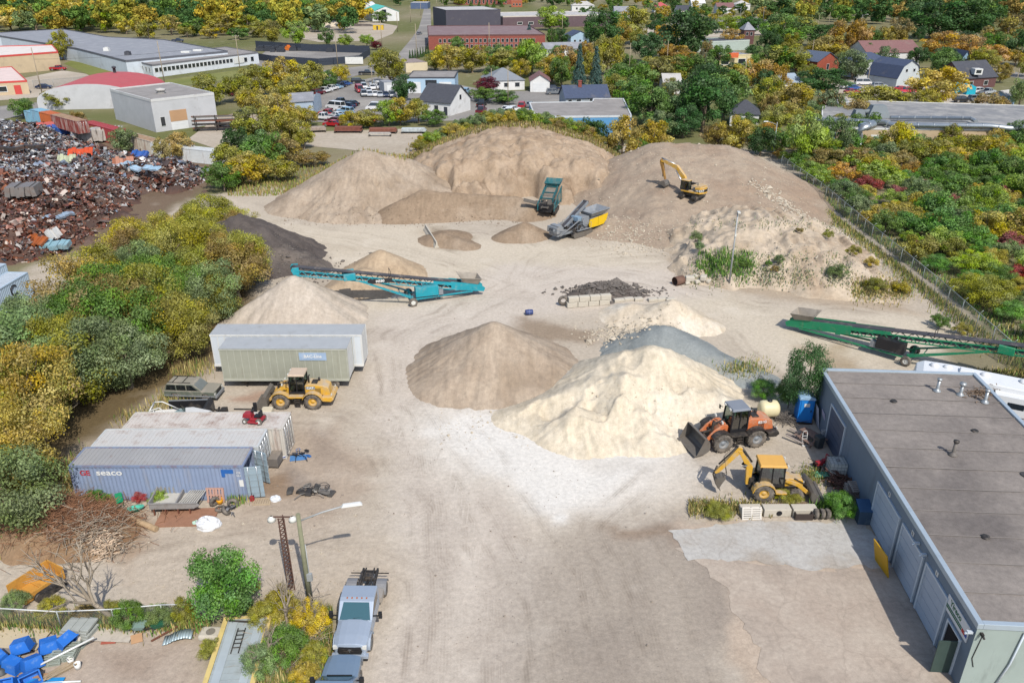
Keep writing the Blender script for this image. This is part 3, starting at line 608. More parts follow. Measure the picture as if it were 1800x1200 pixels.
T = [  # single trees of the middle distance: kind, x, base y, width px, height px, hue
 ('mid','at the warehouse corner',[(112,106,32,46,'olive')]),
 ('mid','beside the scrap yard containers',[(100,192,46,30,'olive'),(43,208,40,34,'green'),(140,235,34,36,'brown'),(222,270,40,42,'grey green'),(290,290,26,44,'straw'),(318,282,40,46,'straw'),(180,245,40,24,'brown')]),
 ('mid','in the clump left of the used car lot',[(372,186,52,50,'olive'),(420,180,50,46,'olive'),(455,172,56,50,'olive'),(500,168,62,58,'yellow'),(545,165,60,50,'olive'),(600,146,36,30,'yellow'),(440,200,50,44,'yellow'),(480,206,56,50,'golden'),(520,182,56,46,'olive'),(575,158,36,30,'green'),
 (496,232,60,64,'golden'),(538,222,40,34,'golden'),(452,252,66,62,'olive'),(512,258,64,56,'olive'),(425,290,60,60,'dark green'),(468,296,70,62,'green'),(535,262,36,36,'olive'),(408,308,50,50,'olive'),(500,290,60,44,'brown'),(440,322,70,50,'yellow'),(395,335,60,44,'green'),(490,318,60,40,'olive'),(550,292,50,26,'brown')]),
 ('mid','between car lot and road',[(685,147,62,54,'olive'),(711,178,40,44,'dark green')]),
 ('mid','below the used car lot',[(620,226,40,30,'yellow'),(650,224,50,30,'olive'),(684,222,46,42,'lime'),(704,220,50,44,'golden'),(736,216,42,38,'olive'),(762,222,40,26,'green')]),
 ('mid','in front of the brick factory',[(788,128,58,44,'yellow'),(830,128,54,42,'olive'),(878,126,46,42,'green'),(765,124,30,30,'olive'),(905,130,60,44,'olive'),(935,134,64,56,'lime'),(856,162,42,24,'maroon'),(868,152,30,34,'green'),(850,178,40,22,'green'),(885,182,50,22,'green'),(970,146,44,44,'golden'),(990,134,46,50,'orange')]),
 ('mid','near the grey block plant',[(966,54,50,38,'lime'),(1040,50,26,18,'dark green'),(985,82,30,28,'dark green'),(970,84,20,30,'green')]),
 ('mid','in the old garden east of the spruces',[(1066,132,56,66,'olive'),(1060,86,56,60,'dark green'),(1112,78,62,58,'olive'),(1090,82,34,38,'golden'),(1136,110,50,46,'dark green'),(1150,60,28,24,'dark green'),(1166,78,32,30,'orange'),(1206,104,76,78,'dark green'),(1184,110,46,28,'orange'),(1242,112,24,36,'brown'),(1232,70,50,34,'green'),(1030,118,30,40,'orange')]),
 ('mid','in the tall clump behind the yard',[(1110,168,80,56,'green'),(1160,155,84,52,'olive'),(1215,154,74,52,'green'),(1258,172,70,58,'dark green'),(1284,172,54,52,'golden'),(1112,202,54,58,'green'),(1142,226,72,70,'green'),(1186,218,80,70,'grey green'),(1234,232,92,90,'dark green'),(1272,206,70,72,'green'),(1200,242,60,50,'dark green'),(1162,242,50,44,'grey green'),(1085,180,46,44,'olive')]),
 ('mid','behind the back fence of the yard',[(1036,274,56,60,'dark green'),(1068,278,44,36,'dark green'),(1093,280,52,68,'golden'),(1146,270,50,54,'yellow'),(1121,274,34,34,'green'),(1260,264,52,42,'brown'),(1292,268,62,58,'yellow'),(1336,274,52,46,'dark green'),(1346,250,40,32,'orange'),(1310,232,44,32,'green'),(1365,268,44,40,'green'),(1320,250,40,30,'olive')]),
 ('mid','among the houses on the right',[(1330,162,52,56,'orange'),(1346,192,52,52,'olive'),(1375,88,82,58,'green'),(1382,130,70,46,'olive'),(1362,168,40,50,'orange'),(1392,202,62,50,'golden'),(1398,62,60,30,'olive'),(1436,82,62,34,'dark green'),(1452,112,70,46,'golden'),(1486,108,62,70,'orange'),(1506,88,40,44,'orange'),(1442,166,80,42,'dark green'),(1446,216,52,54,'grey green'),
 (1530,202,88,46,'olive'),(1574,203,60,40,'olive'),(1640,188,80,62,'yellow'),(1622,202,50,40,'olive'),(1572,84,46,48,'brown'),(1530,84,36,30,'green'),(1635,68,86,60,'dark green'),(1702,70,78,64,'dark green'),(1655,124,44,38,'dark green'),(1652,102,62,40,'orange'),(1700,112,62,46,'orange'),(1738,120,52,36,'orange'),(1762,94,72,58,'brown'),(1796,116,52,60,'dark green'),(1736,208,56,42,'brown'),(1790,190,40,50,'grey green'),(1350,100,40,44,'dark green'),(1282,58,50,26,'lime'),(1320,62,44,28,'dark green'),(1345,128,50,44,'green'),(1420,140,30,26,'olive')]),
 ('mid','below the long shed with the silver duct',[(1410,288,72,86,'lime'),(1466,274,56,64,'grey green'),(1572,280,54,60,'yellow'),(1600,290,52,42,'olive'),(1632,288,62,44,'olive'),(1664,268,40,44,'olive'),(1702,288,72,46,'olive'),(1742,294,72,50,'yellow'),(1792,272,52,56,'green'),(1500,296,70,34,'brown'),(1448,300,60,36,'brown'),(1540,300,40,32,'green'),(1660,306,60,36,'green'),(1780,310,60,44,'lime')]),
 ('mid','near the sand depot beyond the road',[(520,80,36,40,'lime'),(574,80,26,28,'green'),(607,82,24,20,'lime'),(645,82,26,20,'lime'),(662,88,20,14,'maroon'),(478,78,42,40,'olive'),(671,40,30,18,'green'),(470,44,52,38,'golden'),(540,36,60,32,'green'),(592,38,50,34,'green'),(505,52,40,26,'olive')]),
 ('far','at the edge of the wood behind the warehouse',[(20,56,42,42,'yellow'),(65,54,45,44,'olive'),(115,52,45,46,'yellow'),(150,52,40,44,'golden'),(186,58,40,44,'lime'),(223,60,27,26,'yellow'),(246,67,26,27,'golden'),(263,69,32,30,'olive'),(302,62,36,34,'golden'),(342,64,42,30,'green'),(376,44,54,28,'grey green'),(402,62,50,32,'golden'),(437,62,46,38,'olive'),(212,44,50,44,'dark green'),(252,42,50,42,'dark green'),(290,34,50,38,'dark green'),(330,66,30,20,'olive'),(370,68,30,20,'yellow'),(420,70,36,20,'green'),(455,66,40,26,'olive')]),
]
for kind,place,rows in T:
 for r in rows: plant(kind,r[0],r[1],r[2] * 1.12,r[3] * 1.12,r[4],place)
for r in ((1017,161,32,80),(1046,160,28,76),(930,76,20,32)): plant('spruce',*r,'blue green','standing tall above the houses' if r[0] > 1000 else 'beside the brick factory',name='spruce_tree')
for i in range(8): plant('spruce',721 + i * 4.6,106 - i * 1.2,6,17,'dark green','in the clipped row by the road',name='spruce_tree')
for x,y,h in ((828,12,10),(842,13,9),(856,13,9),(868,13,9),(882,13,9)): plant('spruce',x,y,9,h,'green','in the row before the far brick hall',name='spruce_tree')
def forest(label,n,x0,x1,y0,y1,hm,hues,seed):
 "a far wood that reads as one mass"
 rs = np.random.RandomState(seed); c = []; nn = []; col = []; sz = []
 for i in range(n):
  x = x0 + (x1 - x0) * ((i * .618034 + rs.rand() * .06) % 1); y = y0 + (y1 - y0) * ((i + rs.rand()) / n) ** 1.25; p = at(x,y); h = rs.uniform(*hm); w = h * rs.uniform(.8,1.15)
  me,_ = PROTO['far',rs.randint(4)]; m = len(me.polygons); co = np.empty(m * 12,np.float32); me.vertices.foreach_get('co',co); co = co.reshape(m,4,3); a = rs.rand() * 6.28; R3 = np.array([[math.cos(a),-math.sin(a),0],[math.sin(a),math.cos(a),0],[0,0,1]]); co = co @ R3.T * np.array([w,w,h]) + np.array(p); c.append(co)
  t = np.empty(m * 16,np.float32); me.color_attributes['tint'].data.foreach_get('color',t); t = t.reshape(m,4,4)[:,:,:3]; b = np.array(_k(HUES[hues[rs.randint(len(hues))]],.62 * HK)) * rs.uniform(.8,1.15); col.append(b * (.55 + .95 * t[:,:,:1]) * (1 + (t[:,:,1:2] - .5) * np.array([.3,0,-.2])))
 V = np.concatenate(c).reshape(-1,3); C = np.concatenate(col).reshape(-1,3); n4 = len(V); me = bpy.data.meshes.new('forest'); me.vertices.add(n4); me.vertices.foreach_set('co',V.astype(np.float32).ravel()); me.loops.add(n4); me.loops.foreach_set('vertex_index',np.arange(n4,dtype=np.int32)); me.polygons.add(n4 // 4); me.polygons.foreach_set('loop_start',np.arange(0,n4,4,dtype=np.int32)); me.update(calc_edges=True)
 ca = me.color_attributes.new('tone','FLOAT_COLOR','POINT'); A = np.ones((n4,4),np.float32); A[:,:3] = C; ca.data.foreach_set('color',A.ravel())
 m,nt,P,N,L = _nodes('forest_leaves'); a = N('ShaderNodeVertexColor'); a.layer_name = 'tone'; L(a.outputs[0],P.inputs['Base Color']); P.inputs['Roughness'].default_value = .7; P.inputs['Specular IOR Level'].default_value = .2; tr = N('ShaderNodeBsdfTranslucent'); L(a.outputs[0],tr.inputs[0]); mx = N('ShaderNodeMixShader'); mx.inputs[0].default_value = .3; L(P.outputs[0],mx.inputs[1]); L(tr.outputs[0],mx.inputs[2]); L(mx.outputs[0],nt.nodes['Material Output'].inputs[0]); me.materials.append(m)
 return tag(link('forest',me),label,'forest',kind='stuff')
forest('dense autumn wood filling the background behind the long warehouse',190,-40,640,5,60,(13,20),['dark green','green','green','olive','olive','golden','grey green','yellow','dark green'],1)
forest('far belt of trees along the skyline beyond the factories',70,690,1360,2,13,(9,15),['dark green','green','olive','golden','grey green'],2)
forest('dark green woodland round the pond in the far distance',130,1330,1850,4,46,(10,18),['dark green','dark green','green','grey green','brown','olive'],3)
forest('belt of garden trees round the skyline houses',60,1000,1360,14,50,(6,10),['green','dark green','olive','grey green','golden'],4)
def cluster(n,x0,x1,y0,y1,hm,hues,place,seed,kind='far',name='tree'):
 rnd = random.Random(seed)
 for i in range(n):
  x = x0 + (x1 - x0) * ((i * .618034 + rnd.random() * .06) % 1); y = y0 + (y1 - y0) * ((i + rnd.random()) / n); h = rnd.uniform(*hm); plant(kind,x,y,0,0,rnd.choice(hues),place,name,p=at(x,y),w=h * rnd.uniform(.8,1.15),h=h)
cluster(26,985,1400,52,175,(6,10),['green','dark green','olive','olive','orange'],'in the gardens behind the clump',4,'mid')
cluster(26,1400,1810,60,150,(6,10),['green','dark green','olive','golden','grey green'],'in the gardens round the barn',5,'mid')
cluster(10,1340,1520,205,262,(5,8),['green','olive','brown','golden','dark green'],'between the mound and the silver ducts',6,'mid')
cluster(10,800,1000,92,140,(5,8),['green','olive','yellow','golden'],'before the factory street',7,'mid')
# the copse along the left side of the yard
def region(poly,step,rnd):
 P = wpoly(poly); xs = [q[0] for q in P]; ys = [q[1] for q in P]; out = []; y = min(ys)
 while y < max(ys):
  x = min(xs) + rnd.uniform(0,step)
  while x < max(xs):
   q = (x + rnd.uniform(-.45,.45) * step,y + rnd.uniform(-.45,.45) * step)
   if inside(np.array([q[0]]),np.array([q[1]]),P)[0] > 0: out.append(q)
   x += step
  y += step * .9
 return out
_rc = random.Random(5)
COPSE = [(-60,690),(30,655),(105,600),(190,505),(285,420),(390,400),(425,425),(446,480),(436,560),(362,600),(306,672),(236,705),(100,815),(62,900),(20,965),(-80,965)]
for (x,y) in region(COPSE,4.3,_rc):
 p = Vector((x,y,0)); k = (y - 45) / 70; h = _rc.uniform(5.8,9.0) * (1 if y < 90 else .82)
 hue = _rc.choice(['olive','golden','green','yellow','olive','grey green','brown','olive'] if y > 60 else ['olive','olive','golden','golden','grey green','brown','straw','green'])
 if x / y > -.40 and y > 80: hue = _rc.choice(['brown','olive','golden','olive'])
 plant('near',0,500,0,0,hue,'in the copse beside the yard',p=p,w=h * _rc.uniform(.8,1.1),h=h)
for (px,py,h) in ((112,760,4.2),(170,690,4.0),(60,860,4.0),(40,780,4.5),(90,905,3.0)):
 plant('bare',px,py,0,0,'brown','on the copse edge','dead_tree',p=at(px,py),w=h * .9,h=h)
# the mixed thicket beyond the right-hand fence
_rf = random.Random(8); y = 62.0
while y < 168:
 x = 52.5 + _rf.uniform(0,2); st = 3.6 if y < 110 else 4.6
 while x < y * .70 + 4:
  edge = x < 58; q = Vector((x + _rf.uniform(-1,1),y + _rf.uniform(-1,1),0)); z = _rf.random()
  if z < .13: hue,h = _rf.choice(('red','pink red')),_rf.uniform(2.2,3.2)
  elif z < .50: hue,h = _rf.choice(('yellow','lime','lime','yellow','golden')),_rf.uniform(2.8,5.8)
  elif z < .95: hue,h = _rf.choice(('green','green','bright green','grey green','olive','bright green','lime')),_rf.uniform(2.8,6.0)
  else: hue,h = _rf.choice(('brown','orange')),_rf.uniform(2.8,4.6)
  if edge: h *= .7
  plant('bush' if y < 95 else 'shrub',0,400,0,0,hue,'in the thicket beyond the chain link fence','shrub',p=q,w=h * _rf.uniform(1.15,1.6),h=h)
  x += st * _rf.uniform(.85,1.2)
 y += 3.9 if y < 110 else 5.0

# ---------------------------------------------------------------- roads, lots, water
def sheet(name,pts,m,z=.02,kind='structure',label=None,cat=None,sub=0):
 P = [at(*p) for p in pts] if not isinstance(pts[0],Vector) else pts
 b = MB(); b.add([(p.x,p.y,z) for p in P],[tuple(range(len(P)))]); o = b.build(name,m); 
 return tag(o,label,cat,kind=kind)
ASPH = soil('asphalt','#a39f9a','#928e8a','#b3aea6',sc=.08,fine=1.5,bump=.1)
LOT = soil('gravel_lot','#cbbfae','#bdb09e','#d5cab9',sc=.06,fine=1.0,bump=.2)
CONC = soil('old_concrete','#c8c6c0','#b9b6af','#a89a8a',sc=.3,fine=3,bump=.15)
LAWN = soil('mown_grass','#8c8f54','#7d854a','#a09a66',sc=.05,fine=1.5,bump=.3)
sheet('road',[(-60,205),(0,187),(150,172),(240,163),(380,152),(470,141),(560,125),(680,112),(690,118),(600,140),(480,155),(385,164),(240,178),(80,196),(-60,222)],ASPH,.03)
sheet('road',[(676,112),(700,96),(722,70),(736,50),(742,30),(745,16),(757,16),(758,50),(754,70),(746,92),(728,104),(700,118)],ASPH,.034)
sheet('road',[(1180,46),(1330,40),(1400,33),(1400,28),(1300,32),(1180,36)],ASPH,.03)
sheet('road',[(1730,125),(1800,140),(1850,150),(1850,140),(1800,130),(1740,118)],ASPH,.03)
sheet('parking_lot',[(555,170),(600,148),(700,128),(860,160),(980,160),(1000,195),(1000,215),(880,210),(700,215),(540,215),(520,195)],ASPH,.022)
sheet('storage_lot',[(545,232),(735,226),(760,262),(700,272),(600,262),(530,256)],LOT,.024)
sheet('factory_yard',[(384,205),(440,195),(470,215),(440,260),(380,262),(330,245)],LOT,.023)
sheet('depot_yard',[(495,62),(560,40),(640,36),(700,46),(690,60),(660,72),(560,74)],LOT,.022)
sheet('screened_lot',[(440,112),(470,88),(640,84),(650,100),(560,116),(480,122)],ASPH,.023)
sheet('parking_lot',[(-40,152),(0,146),(110,124),(150,130),(190,146),(160,162),(60,172),(-40,180)],LOT,.021)
sheet('lawn',[(112,112),(135,103),(230,128),(285,142),(470,116),(480,124),(390,142),(270,158),(170,138)],LAWN,.018)
sheet('back_lot',[(1420,160),(1530,128),(1660,160),(1740,168),(1800,190),(1800,215),(1600,205),(1470,190)],LOT,.02)
sheet('back_lot',[(1110,52),(1200,44),(1280,46),(1360,40),(1360,62),(1250,66),(1120,66)],LOT,.021)
WATER = mat('pond_water','#8fb4d4',.08,spec=.8,var=.05)
sheet('pond',[(1505,11),(1590,10),(1600,22),(1540,24),(1500,17)],WATER,.05)
sheet('pond',[(1785,9),(1850,8),(1850,20),(1790,18)],WATER,.05)
def cracked(name,c1,c2,c3):
 m = soil(name,c1,c2,c3,sc=.35,fine=3,bump=.15); nt = m.node_tree; N,L = nt.nodes.new,nt.links.new; P = nt.nodes['Principled BSDF']; old = P.inputs['Base Color'].links[0].from_socket; tc = N('ShaderNodeTexCoord')
 v = N('ShaderNodeTexVoronoi'); v.feature = 'DISTANCE_TO_EDGE'; v.inputs['Scale'].default_value = .33; nz = N('ShaderNodeTexNoise'); nz.inputs['Scale'].default_value = 1.2; nz.inputs['Detail'].default_value = 6; L(tc.outputs['Object'],nz.inputs['Vector'])
 mv = N('ShaderNodeMix'); mv.data_type = 'RGBA'; mv.blend_type = 'LINEAR_LIGHT'; mv.inputs[0].default_value = .5; L(tc.outputs['Object'],mv.inputs[6]); L(nz.outputs[1],mv.inputs[7]); L(mv.outputs[2],v.inputs['Vector'])
 r = N('ShaderNodeMapRange'); r.inputs[1].default_value = .0; r.inputs[2].default_value = .022; r.inputs[3].default_value = .2; r.inputs[4].default_value = 0; L(v.outputs['Distance'],r.inputs[0]); mx = N('ShaderNodeMix'); mx.data_type = 'RGBA'; L(r.outputs[0],mx.inputs[0]); L(old,mx.inputs[6]); mx.inputs[7].default_value = (*lin('#7d7266'),1); L(mx.outputs[2],P.inputs['Base Color']); return m
def ragged(name,pts,m,z,amp,seed):
 P = [at(*p) for p in pts]; out = []; rnd = random.Random(seed)
 for a,b in zip(P,P[1:] + P[:1]):
  n = max(2,int((b - a).length / .35))
  for i in range(n): q = a.lerp(b,i / n); k = amp * mnoise.noise((q.x * .9,q.y * .9,seed)) + amp * .5 * rnd.gauss(0,.35); out.append(Vector((q.x + k,q.y + amp * mnoise.noise((q.x * .8 + 9,q.y * .8,seed)) + amp * .4 * rnd.gauss(0,.35),0)))
 return sheet(name,out,m,z)
ragged('concrete_pad',[(1190,960),(1300,985),(1430,1000),(1572,998),(1655,1150),(1720,1260),(1380,1290),(1330,1140),(1262,1020)],cracked('brown_concrete','#cabcac','#beae9e','#b0a294'),.0,.5,3)
ragged('concrete_apron',[(1178,930),(1330,916),(1480,914),(1522,918),(1565,996),(1430,1000),(1300,984),(1215,982),(1186,950)],cracked('pale_concrete','#cfccc6','#c3beb6','#b5a898'),.006,.4,5)

# ---------------------------------------------------------------- buildings
def foot(FL,FR,depth):
 a,b = at(*FL),at(*FR); d = (b - a).normalized(); n = Vector((-d.y,d.x,0))
 return [a,b,b + n * depth,a + n * depth]
WHITE = mat('white_trim','#eeeeea',.5,var=.05,dirt='#b9b2a4',dk=.25)
PANE = glass('window_glass','#2b333a',.1)
def window(parent,p,r,w,h,m=None,frame=True,nm='window'):
 "p: sill centre on the wall (world minus parent), r: wall direction; outward is r rotated -90 about z"
 n = Vector((r.y,-r.x,0)); M = Matrix(((r.x,-n.x,0,p.x),(r.y,-n.y,0,p.y),(0,0,1,p.z),(0,0,0,1)))
 b = MB(); t = max(.07,w * .06)
 b.b2((-w / 2 - t,-.07,-t),(w / 2 + t,.03,0),M).b2((-w / 2 - t,-.07,h),(w / 2 + t,.03,h + t),M).b2((-w / 2 - t,-.07,0),(-w / 2,.03,h),M).b2((w / 2,-.07,0),(w / 2 + t,.03,h),M)
 o = b.build(nm,m or WHITE,parent); MB().b2((-w / 2,-.03,0),(w / 2,.02,h),M).build('pane',PANE,o); return o
def door(parent,p,r,w,h,m,nm='door',rows=4,fm=None,handle=False):
 n = Vector((r.y,-r.x,0)); M = Matrix(((r.x,-n.x,0,p.x),(r.y,-n.y,0,p.y),(0,0,1,p.z),(0,0,0,1))); b = MB()
 for i in range(rows): b.b2((-w / 2,-.05 - .0 * i,h * i / rows + .012),(w / 2,.02,h * (i + 1) / rows - .012),M)
 b.b2((-w / 2,-.03,0),(w / 2,.02,h),M)
 o = b.build(nm,m,parent)
 if fm is not None:
  f = MB(); t = .14; f.b2((-w / 2 - t,-.1,0),(-w / 2,.03,h + t),M).b2((w / 2,-.1,0),(w / 2 + t,.03,h + t),M).b2((-w / 2,-.1,h),(w / 2,.03,h + t),M).build('frame',fm,o)
 return o
def building(name,label,P,h,wm,rm,roof='flat',rise=2.0,ov=.35,axis='x',wins=(),doors=(),par=.0,trim=None,cat='house',group=None,z0=0.0):
 """P: footprint corners, counter-clockwise from front left; wins and doors: (edge, from 0..1, z, width, height[, material])"""
 O = P[0].copy(); O.z = z0; t = thing(name,label,cat,O,group=group); Q = [Vector((p.x - O.x,p.y - O.y,0)) for p in P]; n = len(Q)
 b = MB(); b.add([(q.x,q.y,0) for q in Q] + [(q.x,q.y,h) for q in Q],[(i,(i + 1) % n,n + (i + 1) % n,n + i) for i in range(n)])
 if roof == 'flat': b.add([(q.x,q.y,h) for q in Q],[tuple(range(n))])
 if roof in ('gable','gambrel'):
  a,c,d,e = Q if axis == 'x' else (Q[1],Q[2],Q[3],Q[0])
  m1,m2 = (a + e) / 2,(c + d) / 2
  k = .28 if roof == 'gambrel' else 0
  if k:
   g = lambda p,q,f: Vector(p.lerp(q,f))
   pts = lambda p,q,mm: [(p.x,p.y,h),(*p.lerp(mm,.35)[:2],h + rise * .68),(mm.x,mm.y,h + rise),(*q.lerp(mm,.35)[:2],h + rise * .68),(q.x,q.y,h)]
   b.add(pts(a,e,m1),[(0,1,2,3,4)]); b.add(pts(c,d,m2),[(0,1,2,3,4)])
  else: b.add([(a.x,a.y,h),(m1.x,m1.y,h + rise),(e.x,e.y,h)],[(0,1,2)]); b.add([(c.x,c.y,h),(m2.x,m2.y,h + rise),(d.x,d.y,h)],[(0,1,2)])
 b.build('wall',wm,t)
 rb = MB()
 if roof == 'flat':
  cx = sum((q for q in Q),Vector()) / n; ins = lambda q,f: cx + (q - cx) * f
  rb.add([(*q[:2],h + .03) for q in [ins(q,.995) for q in Q]],[tuple(range(n))])
  ro = rb.build('roof',rm,t)
  if par:
   pb = MB()
   for i in range(n):
    p,q = Q[i],Q[(i + 1) % n]; d = (q - p).normalized(); nn = Vector((d.y,-d.x,0)); pb.add([(*(p + nn * .06)[:2],h - par),(*(q + nn * .06)[:2],h - par),(*(q + nn * .06)[:2],h + par),(*(p + nn * .06)[:2],h + par),(*(p - nn * .22)[:2],h - par),(*(q - nn * .22)[:2],h - par),(*(q - nn * .22)[:2],h + par),(*(p - nn * .22)[:2],h + par)],[(0,1,2,3),(3,2,6,7),(4,7,6,5),(0,4,5,1)])
   pb.build('parapet',trim or wm,ro)
 else:
  a,c,d,e = Q if axis == 'x' else (Q[1],Q[2],Q[3],Q[0])
  u = (c - a).normalized(); v = (e - a).normalized(); L = (c - a).length; W = (e - a).length; sl = rise / (W / 2); th = .14
  def pt(s,w_,z): q = a + u * s + v * w_; return (q.x,q.y,z)
  if roof == 'hip':
   hb = min(W / 2,L / 2 - .3); A = [pt(-ov,-ov,h - .1),pt(L + ov,-ov,h - .1),pt(L + ov,W + ov,h - .1),pt(-ov,W + ov,h - .1),pt(hb,W / 2,h + rise),pt(L - hb,W / 2,h + rise)]
   rb.add(A,[(0,1,5,4),(1,2,5),(2,3,4,5),(3,0,4),(0,3,2,1)])
  else:
   if roof == 'gambrel': prof = [(-ov * .5,h - .1),(W * .175,h + rise * .68),(W / 2,h + rise),(W * .825,h + rise * .68),(W + ov * .5,h - .1)]
   else: prof = [(-ov,h - ov * sl),(W / 2,h + rise),(W + ov,h - ov * sl)]
   m = len(prof); A = [pt(s,w_,z + k) for k in (.02,.02 + th) for s in (-ov,L + ov) for w_,z in prof]
   f = []
   for i in range(m - 1): f += [(i,i + 1,m + i + 1,m + i),(2 * m + i,3 * m + i,3 * m + i + 1,2 * m + i + 1),(i,2 * m + i,2 * m + i + 1,i + 1),(m + i,m + i + 1,3 * m + i + 1,3 * m + i)]
   f += [(0,m,3 * m,2 * m),(m - 1,3 * m - 1,4 * m - 1,2 * m - 1)][:1] + [(m - 1,3 * m - 1,4 * m - 1,2 * m - 1)]
   rb.add(A,f)
  rb.build('roof',rm,t)
 for wd in wins:
  p,q = Q[wd[0]],Q[(wd[0] + 1) % n]; r = (q - p).normalized(); c = p.lerp(q,wd[1]); c.z = wd[2]; window(t,c,r,wd[3],wd[4],wd[5] if len(wd) > 5 else None)
 for wd in doors:
  p,q = Q[wd[0]],Q[(wd[0] + 1) % n]; r = (q - p).normalized(); c = p.lerp(q,wd[1]); c.z = wd[2]; door(t,c,r,wd[3],wd[4],wd[5],rows=4 if wd[3] > 1.6 else 1,fm=wd[6] if len(wd) > 6 else None)
 return t
def row(e,n,z,w,h,a=.08,b=.92): return [(e,a + (b - a) * (i + .5) / n,z,w,h) for i in range(n)]
m_ = lambda nm,c,**k: mat(nm,c,**{**dict(rough=.8,var=.07,sc=.4,dirt='#8d8578',dk=.15,dsc=.3),**k})
beige,lgrey,lblue,wwall = m_('beige_wall','#d5bf9e'),m_('light_grey_wall','#cfd0d2'),m_('pale_blue_wall','#b8d4ea'),m_('white_wall','#eeeeec')
brick,dbrick,bluew = m_('red_brick','#9a5347',var=.18,sc=2),m_('brown_brick','#6d4a48',var=.15,sc=2),m_('blue_wall','#5f9fd0')
r_grey,r_dark,r_lt,r_brown = m_('grey_roofing','#9b9da3',var=.12,dirt='#c4c4c6',dk=.3),m_('dark_shingle','#4d4f57',var=.15,sc=1.5),m_('pale_roofing','#c9c6c2',var=.1,dirt='#8f8b86',dk=.3),m_('brown_shingle','#8a6462',var=.12,sc=1.5)
r_navy,r_red,r_teal,r_tar = m_('navy_shingle','#4a5670',var=.12,sc=1.5),m_('red_membrane','#c65e62',var=.07),m_('teal_metal_roof','#5fd0c4'),m_('tar_gravel_roof','#a39d98',var=.14,dirt='#857f7a',dk=.4)
REDT,SLATE = m_('red_trim','#d8514a'),m_('slate_blue_wall','#8fb0cc')
DW,DB,DG = m_('white_door','#eef0f0'),m_('beige_door','#c9a079'),m_('dark_door','#3a3f4a')
g5 = lambda z,*p: [(lambda q: Vector((q.x,q.y,0)))(at(x,y,z)) for x,y in p]
def site_buildings():
 # long warehouse and its office front
 building('warehouse','very long warehouse hall with flat grey roof and white side wall',g5(5,(221,108),(400,91),(290,71),(190,66),(110,52),(-60,62),(0,64),(134,86)),5,m_('warehouse_wall','#dfe8f2'),r_grey,par=.35,trim=m_('dark_fascia','#6c6f78'),cat='warehouse')
 P = [at(271,137),at(456,112)]; d = at(220,123) - P[0]; P += [P[1] + d,P[0] + d]
 o = building('office_block','low office front of the warehouse with a ribbon of dark windows',P,4.0,m_('office_wall','#e8edf2'),r_tar,par=.25,trim=m_('grey_fascia','#7d7b80'),cat='office',
  wins=[(0,.03 + i * .036,1.7,1.35,1.3) for i in range(20)] + [(3,.1 + .8 * i / 7,1.7,1.5,1.3) for i in range(8)] + [(0,.86,1.2,1.5,1.6),(0,.93,1.2,1.5,1.6)])
 e = (P[1] - P[0]).normalized(); s_ = MB().box((0,0,0),(5,.12,2.2)).build('sign',WHITE,o); s_.location = e * (P[1] - P[0]).length * .79 + Vector((e.y,-e.x,0)) * .15 + Vector((0,0,2.2)); s_.rotation_euler.z = math.atan2(e.y,e.x)
 for i,(x,y) in enumerate(((188,90),(225,97))):
  b = MB(); b.box((0,0,.6),(2,1.6,1.2),taper=.9); b.disc((0,0,1.3),(0,0,1),.6,.2); q = at(x,y,5); tag(b.build('roof_fan',[WHITE,r_dark][i],loc=(q.x,q.y,5.02)),['white roof fan on the long warehouse','dark roof fan on the long warehouse near the office'][i],'fan')
 for i,(x,y) in enumerate(((328,98),(349,95))):
  b = MB(); b.box((0, 0, .8), (3.2, 2, 1.6)); b.box((.4, -1.02, .8), (1.6, .05, 1)); q = at(x, y, 4); tag(b.build('air_handler', WHITE, loc=(q.x, q.y, 4.02)), f'white air handling unit on the office roof, the one {["with the wider casing", "nearer the white sign"][i]}', 'air handler')
 # beige store with red trim
 building('beige_store','beige building with red roof trim at the edge of the picture',g5(6,(-90,106),(102,92),(92,80),(-60,84)),6,beige,m_('white_membrane','#efe4dc'),par=.3,trim=REDT,cat='building')
 building('beige_annex','low beige annex with pink white roof and red trim beside the street',[at(-70,172),at(53,165),at(26,138),at(-80,146)],3.6,beige,m_('pink_membrane','#f0d8d0'),par=.25,trim=REDT,cat='building',wins=[(0,.62,1.0,2.2,1.4)],doors=[(0,.84,0,1.8,2.6,REDT)])
 # grey block workshop
 P = [at(275,233),at(384,218),at(308,196),at(204,210)]
 building('grey_workshop','tall grey cube workshop with a half open beige overhead door',P,7.0,lgrey,r_tar,par=.3,trim=m_('pale_cap','#dcdcda'),cat='building',doors=[(0,.38,0,4.0,4.4,DW),],wins=[(0,.13,1.2,1.0,2.0)])
 r = (P[1] - P[0]).normalized(); n = Vector((r.y,-r.x,0)); c = P[0].lerp(P[1],.38)
 o = bpy.data.objects['grey_workshop']; M = Matrix(((r.x,-n.x,0,c.x - P[0].x),(r.y,-n.y,0,c.y - P[0].y),(0,0,1,0),(0,0,0,1)))
 MB().b2((-2,-.09,1.9),(2,-.055,4.4),M).build('door_panel',DB,o)
 q = at(283,164,7); b = MB(); b.lathe([(.9,0),(.9,.6),(1.2,.6),(1.1,1.0),(0,1.2)],n=14); tag(b.build('roof_vent',r_lt,loc=(q.x,q.y,7.02)),'round vent on the grey cube workshop roof','vent')
 # red vaulted hall
 A,Bk = at(160,192),at(215,166); d = Bk - A; u = Vector((-d.y,d.x,0)).normalized(); t = thing('vaulted_hall','hall with a curved pink red roof behind the container wall','building',A); b = MB(); n = 14; V = []
 for k in (0,1):
  for i in range(n + 1): a = PI * i / n; q = d * k - u * math.cos(a) * 13; V.append((q.x,q.y,2.2 + 4.2 * math.sin(a)))
